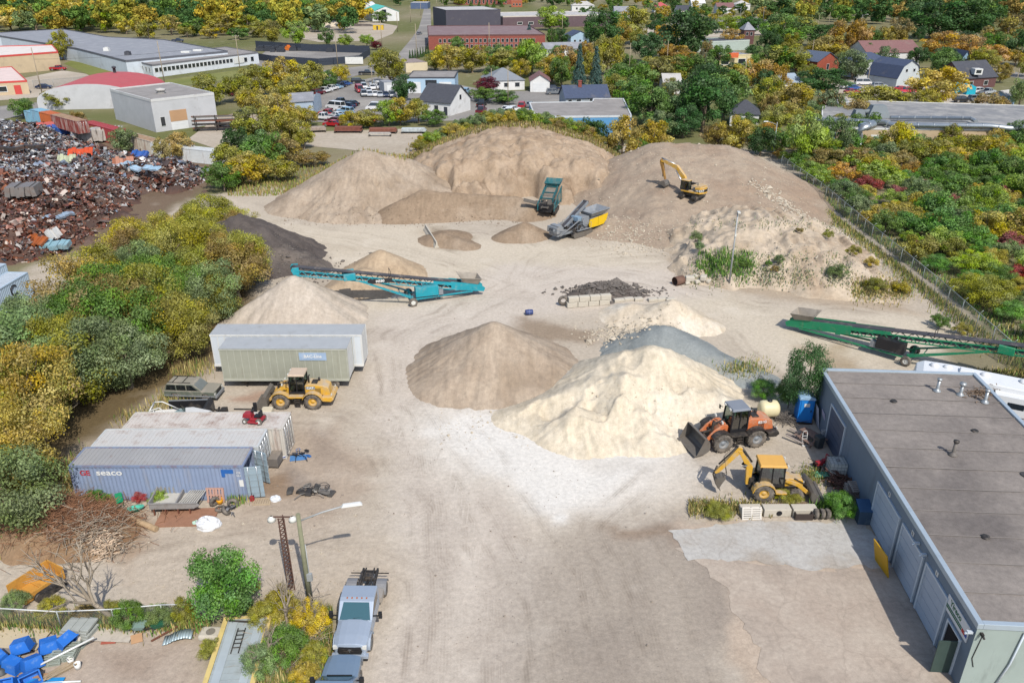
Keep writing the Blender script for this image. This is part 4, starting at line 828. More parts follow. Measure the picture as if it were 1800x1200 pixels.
 b.add(V,[(i,i + 1,n + 2 + i,n + 1 + i) for i in range(n)],smooth=True); b.build('roof',r_red,t)
 w = MB(); 
 for k in (0,1): w.add([(*(d * k - u * 13)[:2],0)] + V[k * (n + 1):(k + 1) * (n + 1)] + [(*(d * k + u * 13)[:2],0)],[tuple(range(n + 3))])
 for s in (-1,1): w.quad((*(u * 13 * s)[:2],0),(*(d + u * 13 * s)[:2],0),(*(d + u * 13 * s)[:2],2.3),(*(u * 13 * s)[:2],2.3))
 w.build('wall',lgrey,t); MB().lathe([(.4,0),(.4,1.5),(.6,1.5),(.6,1.9),(0,2.1)],n=10).build('chimney',r_dark,t,loc=d * .9 + Vector((0,0,6.2)))
 # used car lot and its surroundings
 building('car_workshop','pale blue car workshop with white overhead doors and grey roof',foot((717,164),(800,164),16),4.4,lblue,r_tar,par=.2,trim=r_dark,doors=[(0,.15,0,3.6,3.2,DW),(0,.8,0,3.6,3.2,DW)],wins=[(0,.5,2.4,3.0,1.2,DG)],cat='garage')
 building('shed','small grey shed beside the pale blue workshop',foot((676,164),(694,163),6),3,lgrey,r_grey,cat='shed',doors=[(0,.5,0,1.4,2.2,DW)])
 building('gable_house','white house with a big dark grey gable roof beside the used cars',foot((738,199),(792,204),10),3.2,wwall,r_dark,'gable',3.6,cat='house',wins=[(0,.2,1,1.2,1.3),(0,.55,1,1.2,1.3),(1,.5,3.4,1,1.2)],doors=[(0,.85,0,1,2.1,DG)])
 building('bungalow','white bungalow with grey hipped roof behind the maroon tree',foot((858,160),(922,158),11),3,wwall,m_('grey_shingle','#8b9198',sc=1.5),'hip',3.0,wins=[(0,.2,1,1.4,1.2),(0,.5,1,1.4,1.2),(0,.8,1,1.4,1.2)])
 building('white_garage','white gable garage with one wide door',foot((932,162),(966,162),9),3.2,wwall,r_brown,'gable',1.8,axis='y',doors=[(0,.5,0,4.2,2.7,DW)],cat='garage')
 building('dark_roof_house','house with navy blue roof and red brick chimney below the spruces',foot((994,190),(1070,188),8),2.6,m_('grey_blue_wall','#aab4be'),r_navy,'gable',2.6,wins=[(0,.3,.9,1.2,1.2),(0,.6,.9,1.2,1.2),(0,.1,.9,1.0,1.2)])
 o = bpy.data.objects['dark_roof_house']; MB().box((4,4.2,5.6),(.9,.9,1.6)).box((4,4.2,6.45),(1.1,1.1,.15)).build('chimney',brick,o)
 building('blue_workshop','flat roofed building with bright blue wall behind the earth bank',[at(940,242),at(1108,240),at(1094,206),at(1042,206),at(1040,212),at(930,214)],4.4,bluew,r_tar,par=.2,trim=m_('white_cap','#d8dde0'),cat='building')
 building('grey_blue_shed','narrow grey blue shed beside the clump left of the used cars',[at(512,206),at(552,203),at(566,190),at(514,192)],3.6,m_('shed_wall','#b4c4d4'),r_grey,'gable',1.2,cat='shed',axis='x')
 building('low_shop','low beige shop with flat brown roof behind the olive tree',foot((714,128),(752,126),14),3.2,m_('cream_wall','#e6d8b8'),m_('brown_flat','#a0908a'),cat='shop')
 # brick factory
 building('brick_factory','red brick factory with stepped flat roofs behind the trees',foot((754,88),(958,86),62),6,brick,m_('maroon_roofing','#8d7474',dirt='#a59894',dk=.4),par=.3,trim=dbrick,cat='factory',wins=row(0,22,3.0,1.1,1.5) + row(0,22,.6,1.1,1.5) + row(3,5,3.0,1.2,1.5) + row(3,5,.6,1.2,1.5))
 q = foot((785,62),(880,60),40); building('factory_penthouse','dark grey windowless block rising from the brick factory roof',q,12.5,m_('charcoal_cladding','#55535f'),r_lt,par=.2,cat='factory',z0=0)
 building('brown_hall','long brown hall with pale flat roof behind the brick factory',foot((884,50),(1076,46),45),6.5,m_('brown_cladding','#6d5a60'),r_lt,par=.35,trim=m_('cream_band','#d8cfc4'),cat='factory',wins=row(0,4,2,3,1.2,.1,.5))
 building('brick_hall','red brick hall with white columns on the far skyline',foot((806,9),(900,8),30),7,brick,r_lt,cat='building',wins=row(0,12,1,1.6,4.5))
 building('brick_house','orange brick building at the top edge beside the far trees',foot((899,13),(918,13),18),6,m_('orange_brick','#b5664a'),r_grey,cat='building',wins=row(0,3,1.5,1.4,1.6))
 building('teal_roof_hall','white hall with turquoise metal roof beyond the depot',foot((655,38),(702,37),34),6,wwall,r_teal,'gable',3.4,axis='y',cat='building',doors=[(0,.75,0,3.5,4,DW),(0,.5,0,1.4,2.4,DG)],wins=[(0,.45,5.2,2.6,2.0,DG)] + row(1,5,1.5,1.5,1.5))
 building('white_shed','low white shed with dark roof beside the turquoise roofed hall',foot((608,34),(650,34),20),4,wwall,r_dark,'gable',1.6,cat='shed')
 building('quonset','long white arched storage hall beyond the depot',foot((604,20),(655,20),30),2.5,wwall,m_('white_metal','#f0f2f4'),'gambrel',5,cat='hall',axis='y')
 building('blue_depot','flat roofed blue grey depot beside the turquoise roofed hall',foot((722,16),(752,16),24),5,m_('navy_wall','#5a6c8c'),r_lt,cat='building')
 # houses to the right
 building('small_house','pale blue house with navy roof below the brown hall',foot((1003,80),(1036,79),9),4,lblue,r_navy,'gable',2.2,axis='y',wins=row(0,3,1.2,1,1.2))
 building('long_roof_house','long low house with grey roof behind the blue spruces',foot((960,100),(1030,98),10),3,wwall,r_grey,'gable',2)
 building('shop','cream strip shop with an orange sign board',foot((1262,118),(1320,116),14),4,m_('yellow_cream_wall','#e8d8a8'),r_grey,par=.2,cat='shop',wins=[(0,.2,.8,3,1.8),(0,.7,.8,3,1.8)])
 o = bpy.data.objects['shop']; MB().box((5,-.2,4.2),(4.4,.2,1.8)).build('sign',m_('orange_sign','#f0784a'),o)
 building('low_annex','low building with pale green fascia behind the orange sign shop',foot((1226,92),(1316,88),16),4,m_('mint_wall','#b9c8c0'),r_dark,par=.3,trim=m_('mint_band','#c8d4cc'),cat='building')
 building('brick_villa','two storey brick villa with pyramid roof near the far car park',foot((1306,78),(1324,78),9),6.5,dbrick,r_grey,'hip',3.2,wins=[(0,.3,4,1,1.4),(0,.7,4,1,1.4)])
 building('white_cottage','white cottage with dark roof under the dark trees behind the mound',foot((1282,222),(1332,224),8),3,wwall,r_dark,'hip',2.6,wins=[(0,.6,1,1.2,1.2)])
 building('grey_cottage','cottage with pale grey roof beside the green clump',foot((1166,165),(1196,165),8),3,wwall,r_lt,'gable',2.2)
 building('brick_cottage','red brick cottage with navy gable roof',foot((1434,130),(1472,127),10),4,m_('orange_red_brick','#a8543f',var=.12),m_('slate_roof','#5f6b80',sc=1.5),'gable',2.8,axis='y',wins=[(0,.5,1.2,1.1,1.8)])
 building('white_addition','white lean house beside the red brick cottage',foot((1411,124),(1432,124),8),3,wwall,r_grey,'gable',1.8)
 building('two_storey_house','grey white two storey house with navy hipped roof',foot((1504,138),(1562,136),10),5.4,m_('pale_siding','#d4d8d6'),r_navy,'hip',2.4,wins=[(0,.6,3.6,1.2,1.2),(0,.82,3.6,1.4,1.2),(0,.3,.9,1.2,1.3)],doors=[(0,.5,0,1.1,2.1,brick)])
 building('gambrel_barn','barn house with grey gambrel gable and navy roof',foot((1574,154),(1614,151),12),2.6,m_('pale_grey_siding','#c9d0d2'),r_navy,'gambrel',5.2,axis='y',wins=[(0,.35,4.4,.9,.9),(0,.68,4.4,.9,.9)])
 building('long_white_house','long white house with brown red roof behind the barn',foot((1520,118),(1614,116),14),5,wwall,r_brown,'gable',3.6,doors=[(0,.45,0,4,3,DW)])
 building('dormer_house','brick house with dark roof and white dormer near the turquoise tarp',foot((1690,157),(1748,153),11),3.2,dbrick,r_dark,'gable',4.2,axis='x',wins=[(0,.25,.8,1.6,1.3),(0,.7,.8,1.6,1.3)])
 o = bpy.data.objects['dormer_house']; dm = MB().box((4.6,2.2,5.0),(2.4,2.6,1.7)).build('dormer',WHITE,o); MB().box((4.6,.87,5.05),(1.5,.06,.9)).build('pane',PANE,dm)
 building('blue_gable_house','pale blue gabled house behind the dormer house',foot((1686,126),(1700,126),8),4.5,SLATE,r_navy,'gable',2.4,axis='y',wins=[(0,.5,3,1,1.2)])
 building('grey_bungalow','low bungalow with pale blue grey roof left of the dark hedge trees',foot((1368,164),(1408,162),10),2.8,wwall,m_('blue_grey_roof','#a5b4c2'),'gable',2.0)
 building('garden_shed','small pale garden shed near the bare tree',foot((1766,186),(1782,184),4),2.6,SLATE,r_lt,'gable',1,cat='shed')
 for i,(x,y,w) in enumerate(((1260,24,30),(1292,18,26),(1190,30,22),(1150,22,24),(1080,32,26),(1005,20,40),(1215,16,24))):
  building('far_house', f'far house with {["brown", "pale grey", "dark", "red brown", "grey", "long pale", "white"][i]} roof among the skyline trees', foot((x, y), (x + w, y), 12), 4.5, wwall, [r_brown, r_lt, r_dark, r_red, r_grey, r_lt, WHITE][i], 'hip' if i % 2 else 'gable', 3, wins=row(0, 3, 1.2, 1.4, 1.6))
 building('pale_shed','small pale shed with grey roof left of the silver ducts',foot((1466,208),(1492,206),6),3,wwall,r_grey,'gable',1.4,cat='shed')
 building('duct_shed','long low beige workshop beneath the silver ducts',[at(1438,262),at(1810,266),at(1800,218),at(1500,208),at(1440,220)],4.2,m_('duct_shed_wall','#cfb896'),m_('patched_roof','#8f8f90',dirt='#c8c4bc',dk=.5),cat='workshop',par=.15,trim=WHITE,doors=[(0,.27,0,2.6,3,DW),(0,.10,0,3.4,3.4,SLATE)])
 SILV = mat('galvanised_duct','#c9d0d4',.35,.7,var=.08)
 def duct(label,pts,r): 
  b = MB(); P = [at(x,y,z) for x,y,z in pts]; O = P[0].copy(); b.tube([p - O for p in P],r,10)
  for i in range(len(P) - 1):
   L = (P[i + 1] - P[i]).length
   for k in range(int(L / 3)): q = P[i].lerp(P[i + 1],(k + .5) / max(1,int(L / 3))) - O; d = (P[i + 1] - P[i]).normalized(); b.tube([q - d * .06,q + d * .06],r * 1.12,10)
  o = b.build('duct',SILV); o.location = O; return tag(o,label,'duct','silver ducts on the workshop roof')
 duct('long silver duct along the front of the workshop roof',[(1432,211,5),(1555,215,5),(1570,220,5),(1740,222,5),(1775,226,5),(1800,224,5)],.55)
 duct('thin silver duct along the back of the workshop roof',[(1565,207,5),(1705,208,5),(1716,213,5)],.4)
 duct('fat bent silver duct rising up the workshop wall',[(1507,264,.3),(1509,236,4),(1514,224,5.4),(1535,219,5.6)],.85)
 q = at(1540,206,4.3); b = MB(); b.box((0,0,1.3),(5,3.4,2.6),taper=.55); b.box((-4,0,.8),(2.6,2.2,1.6),taper=.7); b.tube([(-4,0,1),(0,0,1.4)],.5,8); tag(b.build('dust_collector',m_('weathered_sheet_metal','#8e979c',metal=.3),loc=q),'grey hopper shaped dust collector on the workshop roof','dust collector')
site_buildings()

# ---------------------------------------------------------------- machine materials and common parts
DUST = '#c9b8a0'
RUB = mat('tyre_rubber','#55504b',.9,var=.15,sc=3,dirt='#9d9285',dk=.7,dsc=2.5)
STEEL = mat('worn_steel','#8a847c',.55,.35,var=.2,sc=2,dirt='#6a5a4c',dk=.4,dsc=2)
DKST = mat('dark_steel','#3e3b39',.6,.2,var=.2,sc=2,dirt='#8d7f70',dk=.35,dsc=2)
BLK = mat('black_paint','#26262a',.5,var=.1,dirt='#7d746a',dk=.2)
CHROME = mat('bright_metal','#d0d3d6',.3,.8,var=.05)
YEL = mat('yellow_paint','#e6b138',.55,var=.1,dirt=DUST,dk=.45,dsc=1.5,top=.55)
YEL2 = mat('bright_yellow_paint','#f5c91c',.45,var=.05,dirt=DUST,dk=.15)
ORG = mat('orange_paint','#de7c48',.55,var=.1,dirt=DUST,dk=.42,dsc=1.5,top=.25)
ORGROOF = mat('faded_orange_roof','#eab45c',.6,var=.06,dirt=DUST,dk=.15)
TEAL = mat('teal_paint','#22a3b4',.55,var=.1,dirt=DUST,dk=.25,dsc=1.5,top=.1)
GRN = mat('green_paint','#1f9265',.55,var=.1,dirt='#a59a80',dk=.25,dsc=1.5,top=.1)
DGRN = mat('dark_teal_paint','#1f6b72',.55,var=.1,dirt='#8d8272',dk=.4,dsc=1.5)
MGREY = mat('machine_grey','#9aa0a6',.5,.2,var=.12,sc=2,dirt='#c0b4a4',dk=.35,dsc=1.6)
BELT = mat('conveyor_belt','#4a4a50',.8,var=.1,dirt='#a89c8c',dk=.25,dsc=1)
CABG = clear_glass('cab_glass','#9fc0b8')
LAMP = mat('lamp_lens','#e8e8e0',.2,var=.02)
REDL = mat('red_lens','#b02a22',.3,var=.02)
TXW = mat('white_lettering','#f4f4f0',.6,var=.02)
TXB = mat('black_lettering','#2c2c30',.6,var=.02)
def wheel(parent,c,r,w,rim=None,lug=14,rr=.52,nm='wheel',lugw=.10):
 b = MB(); h = w / 2; c = Vector(c)
 b.lathe([(r * rr,-h * .86),(r * .86,-h),(r * .96,-h * .8),(r,-h * .45),(r,h * .45),(r * .96,h * .8),(r * .86,h),(r * rr,h * .86)],axis='Y',n=24)
 for i in range(lug):
  a = 2 * PI * i / lug
  for s in (-1,1):
   M = Matrix.Rotation(a + s * .5 * PI / lug,4,'Y') @ Matrix.Translation((r * .99,s * h * .48,0)) @ Matrix.Rotation(s * .5,4,'X'); b.box((0,0,0),(r * .07,h * .95,r * lugw),M)
 o = b.build(nm,RUB,parent,loc=c)
 b = MB(); b.lathe([(0,-h * .5),(r * .16,-h * .55),(r * .2,-h * .35),(r * .42,-h * .3),(r * rr,-h * .85),(r * rr,h * .85),(r * .42,h * .3),(r * .2,h * .35),(r * .16,h * .55),(0,h * .5)],axis='Y',n=20)
 b.build('rim',rim or STEEL,o); return o
def plate_arc(b,cx,cz,r,a0,a1,y0,y1,th=.04,n=8):
 for i in range(n):
  p,q = a0 + (a1 - a0) * i / n,a0 + (a1 - a0) * (i + 1) / n
  b.prism([(cx + r * math.cos(p),cz + r * math.sin(p)),(cx + r * math.cos(q),cz + r * math.sin(q)),(cx + (r + th) * math.cos(q),cz + (r + th) * math.sin(q)),(cx + (r + th) * math.cos(p),cz + (r + th) * math.sin(p))],y0,y1)
def cab(parent,x0,x1,w,z0,z1,paint,roofm,tx0=0.0,tx1=0.0,ov=.12,rt=.16,sill=.35):
 "cab: base, four posts, panes, roof and a seat; tx: how far the roof leans in at front and back"
 h = w / 2; c = MB()
 c.b2((x0,-h,z0 - .1),(x1,h,z0 + sill * .35))
 for x,t in ((x0,tx0),(x1,-tx1)):
  for y in (-h,h): c.bar((x,y * .98,z0),(x + t,y * .92,z1),.09)
 for y in (-h,h): c.bar(((x0 + x1) / 2,y * .98,z0),((x0 + x1 + tx0 - tx1) / 2,y * .92,z1),.07)
 o = c.build('cab',BLK,parent)
 g = MB(); A = [(x0 + .03,-h * .97,z0),(x1 - .03,-h * .97,z0),(x1 - .03,h * .97,z0),(x0 + .03,h * .97,z0),(x0 + tx0,-h * .9,z1),(x1 - tx1,-h * .9,z1),(x1 - tx1,h * .9,z1),(x0 + tx0,h * .9,z1)]
 g.add(A,[(0,1,5,4),(1,2,6,5),(2,3,7,6),(3,0,4,7)]); g.build('window',CABG,o)
 s = MB(); xm = (x0 + x1) / 2; s.box((xm,0,z0 + .3),(.5,.5,.3)).box((xm - .22,0,z0 + .75),(.14,.48,.7)).bar((xm + .45,0,z0),(xm + .35,0,z0 + .7),.06); s.disc((xm + .35,0,z0 + .72),(.6,0,1),.19,.04,12); s.build('seat',BLK,o)
 r = MB(); r.box(((x0 + x1 + tx0 - tx1) / 2,0,z1 + rt / 2),(x1 - x0 - tx0 - tx1 + 2 * ov,w + ov,rt),taper=.93); r.build('roof',roofm,o,bevel=.03); return o
def bucket(parent,x,z,W,D,H,m,pitch=0.0,teeth=False,nm='bucket'):
 "scoop open towards +x, hinged at its back; pitch tips the mouth up"
 M = Matrix.Translation((x,0,z)) @ Matrix.Rotation(-pitch,4,'Y'); b = MB(); t = .05
 prof = [(D,0),(.35 * D,-.0),(.12 * D,.10 * H),(0,.3 * H),(0,.62 * H),(.08 * D,.86 * H),(.3 * D,H)]
 for i in range(len(prof) - 1):
  (a,c),(d,e) = prof[i],prof[i + 1]; L = math.hypot(d - a,e - c); nx,nz = -(e - c) / L * t,(d - a) / L * t
  b.prism([(a,c),(d,e),(d + nx,e + nz),(a + nx,c + nz)],-W / 2,W / 2,M=M)
 for y in (-W / 2 - .03,W / 2): b.prism(prof,y,y + .03,M=M)
 b.box((D + .05,0,.02),(.16,W + .08,.05),M)
 if teeth:
  for i in range(5): b.box((D + .18,-W / 2 + W * (i + .5) / 5,.02),(.2,.08,.06),M,taper=.5)
 return b.build(nm,m,parent)
def loader(label,loc,rz,paint,roofm,rimm,words,lift=0.0,pitch=0.0,sc=1.0,cabx=0.0,artic=0.0,fend=None):
 t = thing('wheel_loader',label,'wheel loader',loc,rz,sc=sc)
 MB().b2((-2.5,-.42,.5),(-.1,.42,1.2)).b2((-.2,-.3,.55),(.5,.3,1.0)).build('rear_frame',DKST,t)
 h = MB().prism([(-.72,1.15),(-.72,2.02),(-1.0,2.14),(-2.3,2.02),(-2.72,1.82),(-2.86,1.1)],-.62,.62).build('hood',paint,t,bevel=.05)
 b = MB()
 for k in range(7):
  for s in (-1,1): b.box((-2.05 + k * .07,s * .63,1.55),(.03,.03,.5))
 b.box((-1.5,0,2.13),(.5,.7,.07)).build('grille',DKST,h)
 for s in (-1,1):
  st = MB().b2((-1.6,s * .625,1.68),(-.8,s * .645,1.96)).build('stripe',MGREY if words[0] == 'CAT' else paint,h)
 MB().prism([(-2.2,.72),(-2.2,1.12),(-3.05,1.18),(-3.2,.9),(-2.95,.68)],-1.05,1.05).build('counterweight',paint if words[0] == 'CAT' else DKST,t,bevel=.05)
 for s in (-1,1):
  f = MB(); plate_arc(f,-1.4,.72,.86,R(20),R(165),*((.72,1.26) if s > 0 else (-1.26,-.72))); f.b2((-.6,s * .45,1.1),(.6,s * 1.15,1.22)); f.build('fender',fend or paint,t)
 cab(t,-.68 + cabx,.62 + cabx,1.35,1.35,2.95,paint,roofm,.0,.12)
 MB().tube([(-1.05,.25,2.1),(-1.05,.25,2.75),(-1.15,.25,2.9)],.06,8).tube([(-1.8,-.3,2.05),(-1.8,-.3,2.35)],.1,8).build('exhaust',DKST,t)
 s_ = MB()
 for s in (-1,1):
  for k in range(3): s_.box((-.1,s * 1.0,.45 + .22 * k),(.45,.22,.04))
  s_.bar((-.32,s * 1.08,.4),(-.32,s * 1.08,1.1),.04).bar((.12,s * 1.08,.4),(.12,s * 1.08,1.1),.04)
 s_.build('step',DKST,t)
 m = MB()
 for s in (-1,1): m.bar((.6,s * .7,2.6),(.7,s * .98,2.6),.03).box((.7,s * 1.0,2.5),(.05,.18,.3))
 m.build('mirror',BLK,t)
 for s in (-1,1): wheel(t,(-1.4,s * .95,.72),.72,.52,rimm)
 fr = link('front_section',None,t) if False else t
 F = Matrix.Rotation(artic,4,'Z')
 b = MB().prism([(.45,.55),(.45,1.45),(.95,2.0),(1.35,1.85),(1.7,1.0),(1.7,.55)],-.36,.36,M=F).build('front_frame',paint,t,bevel=.03)
 for s in (-1,1): w = MB(); plate_arc(w,1.35,.72,.85,R(35),R(150),*((.72,1.24) if s > 0 else (-1.24,-.72))); w.build('fender',fend or paint,t)
 for s in (-1,1): wheel(t,F @ Vector((1.35,s * .95,.72)),.72,.52,rimm)
 for s in (-1,1): MB().prism([(.85,1.62),(.85,1.9),(1.25,1.95),(1.9,1.45 + lift * .5),(2.5,.72 + lift),(2.42,.5 + lift),(1.75,1.02 + lift * .5),(1.15,1.6)],s * .52 - .06,s * .52 + .06,M=F).build('lift_arm',paint,t,bevel=.015)
 a = MB()
 a.bar((.8,0,2.0),(1.7,0,1.75),.14,M=F).bar((1.65,0,2.0),(1.75,0,1.2),.16,M=F).bar((1.75,0,1.25 + lift * .4),(2.5,0,1.0 + lift),.12,M=F)
 for s in (-1,1): a.tube([(1.0,s * .4,.9),(1.9,s * .4,1.2 + lift * .5)],.07,8,M=F).tube([(.6,s * .22,1.5),(1.5,s * .25,2.1)],.03,6,M=F)
 a.bar((2.35,-.52,.75 + lift),(2.35,.52,.75 + lift),.14,M=F); a.build('linkage',DKST,t)
 k = bucket(t,2.5,.12 + lift,2.55,1.1,1.15,STEEL,pitch); k.rotation_euler.z = artic
 l = MB()
 for s in (-1,1): l.box((1.2,s * .55,2.1),(.1,.22,.16)).box((-3.0,s * .8,1.3),(.06,.2,.12)).box((.62,s * .4,3.02),(.08,.2,.12))
 l.build('headlight',LAMP,t)
 for s in (-1,1):
  M = face_M((-1.2 if words[0] == 'CAT' else -1.9,s * .66,1.82),(-s,0,0),(0,0,1)); text(words[0],.3,TXW,h,M,bold=.01)
  if len(words) > 1: text(words[1],.24,TXW,t,face_M((1.65,s * .6,1.46),Vector((-s * .72,0,s * .62)),Vector((s * .62 * s,0,.72))),bold=.008)
 return t
DOWN = -PI / 2
loader('yellow wheel loader with its bucket flat on the ground, before the tan trailer',at(528,708),PI,YEL,mat('dusty_cab_roof','#d5bfa8',.8,var=.08),YEL,['CAT'])
loader('orange wheel loader with grey cab roof, before the cream sand pile',at(1285,776),PI + R(12),ORG,mat('grey_cab_roof','#8c929c',.6,var=.08),MGREY,['821G','CASE'],lift=.25,pitch=-.15,sc=1.09,cabx=-.05,artic=R(5),fend=DKST)

def backhoe():
 t = thing('backhoe_loader','yellow backhoe loader with folded digging arm and amber cab roof','backhoe',at(1357,868),R(-3),sc=1.04)
 MB().b2((-1.5,-.38,.55),(1.6,.38,.95)).b2((-1.55,-.7,.45),(-1.25,.7,1.2)).build('chassis',DKST,t)
 for s in (-1,1): wheel(t,(-.85,s * .82,.68),.68,.46,YEL,lug=16,rr=.5,lugw=.16); wheel(t,(1.35,s * .78,.5),.5,.36,YEL,lug=14,rr=.52,lugw=.15)
 for s in (-1,1): f = MB(); plate_arc(f,-.85,.68,.76,R(8),R(172),*((.55,1.08) if s > 0 else (-1.08,-.55)),th=.06); f.b2((-.1,s * .62,.7),(.65,s * 1.02,.82)); f.build('fender',YEL,t)
 h = MB().prism([(.45,.9),(.45,1.62),(1.75,1.5),(1.85,1.35),(1.85,.8)],-.38,.38).build('hood',YEL,t,bevel=.04)
 g = MB()
 for k in range(6): g.box((1.87,0,.9 + k * .09),(.03,.6,.03))
 g.build('grille',BLK,h)
 cab(t,-1.2,.5,1.3,1.15,2.62,YEL,ORGROOF,.05,.12,.16,.16)
 MB().tube([(.75,.3,1.55),(.75,.3,2.35)],.05,8).build('exhaust',DKST,t)
 for s in (-1,1): MB().prism([(.55,1.42),(.6,1.62),(1.5,1.35),(2.2,.75),(2.35,.5),(2.15,.45),(1.4,1.08)],s * .52 - .05,s * .52 + .05).build('lift_arm',YEL,t,bevel=.015)
 a = MB()
 for s in (-1,1): a.tube([(.6,s * .52,1.0),(1.5,s * .52,1.1)],.05,8).bar((1.2,s * .4,1.62),(2.1,s * .4,1.1),.07).bar((2.1,s * .4,1.1),(2.35,s * .4,.55),.07)
 a.bar((2.25,-.52,.6),(2.25,.52,.6),.1); a.build('linkage',DKST,t)
 bucket(t,2.4,.12,2.3,.75,.9,STEEL,.25)
 # the digging arm
 MB().b2((-1.75,-.28,.55),(-1.45,.28,1.45)).build('swing_post',DKST,t)
 MB().prism([(-1.62,.8),(-1.95,.85),(-2.05,2.2),(-2.55,3.15),(-2.75,3.5),(-2.5,3.55),(-1.95,2.75),(-1.62,2.3)],-.15,.15).build('boom',YEL,t,bevel=.02)
 MB().prism([(-2.45,3.75),(-2.75,3.8),(-3.4,2.75),(-4.15,1.75),(-4.05,1.62),(-3.8,1.75),(-3.1,2.65),(-2.5,3.4)],-.12,.12).build('dipper',YEL,t,bevel=.02)
 c = MB(); c.tube([(-1.7,0,2.6),(-2.5,0,3.75)],.07,8).tube([(-2.75,0,3.85),(-3.9,0,2.35)],.06,8).tube([(-1.75,.2,1.2),(-1.9,.2,2.3)],.07,8).tube([(-4.0,0,2.2),(-4.2,0,1.5),(-4.05,0,1.1)],.06,6)
 for s in (-.1,.1): c.tube([(-1.9,s,2.9),(-2.9,s,3.9),(-3.6,s,2.9),(-3.3,s,1.6),(-3.7,s,1.4)],.025,6)
 c.build('hydraulics',DKST,t)
 k = bucket(t,0,0,.6,.75,.75,STEEL,0,True,'digging_bucket'); k.location = (-4.15,0,1.2); k.rotation_euler.y = R(60)
 s_ = MB()
 for s in (-1,1): MB().bar((-1.5,s * .75,1.25),(-1.5,s * .75,.25),.12).box((-1.5,s * .75,.18),(.35,.3,.06)).build('stabiliser',STEEL,t)
 pass
 for s in (-1,1): MB().prism([(-2.2,2.55),(-2.0,2.42),(-2.15,2.15),(-2.35,2.3)],s * .155 - .006,s * .155 + .006).build('decal',TXB,t); text('CAT',.14,TXW,t,face_M((-2.17,s * .17,2.36),(-s,0,0),(0,0,1)))
 l = MB()
 for s in (-1,1): l.box((.62,s * .5,2.66),(.08,.18,.1)).box((1.88,s * .28,1.3),(.05,.14,.12))
 l.build('headlight',LAMP,t)
backhoe()

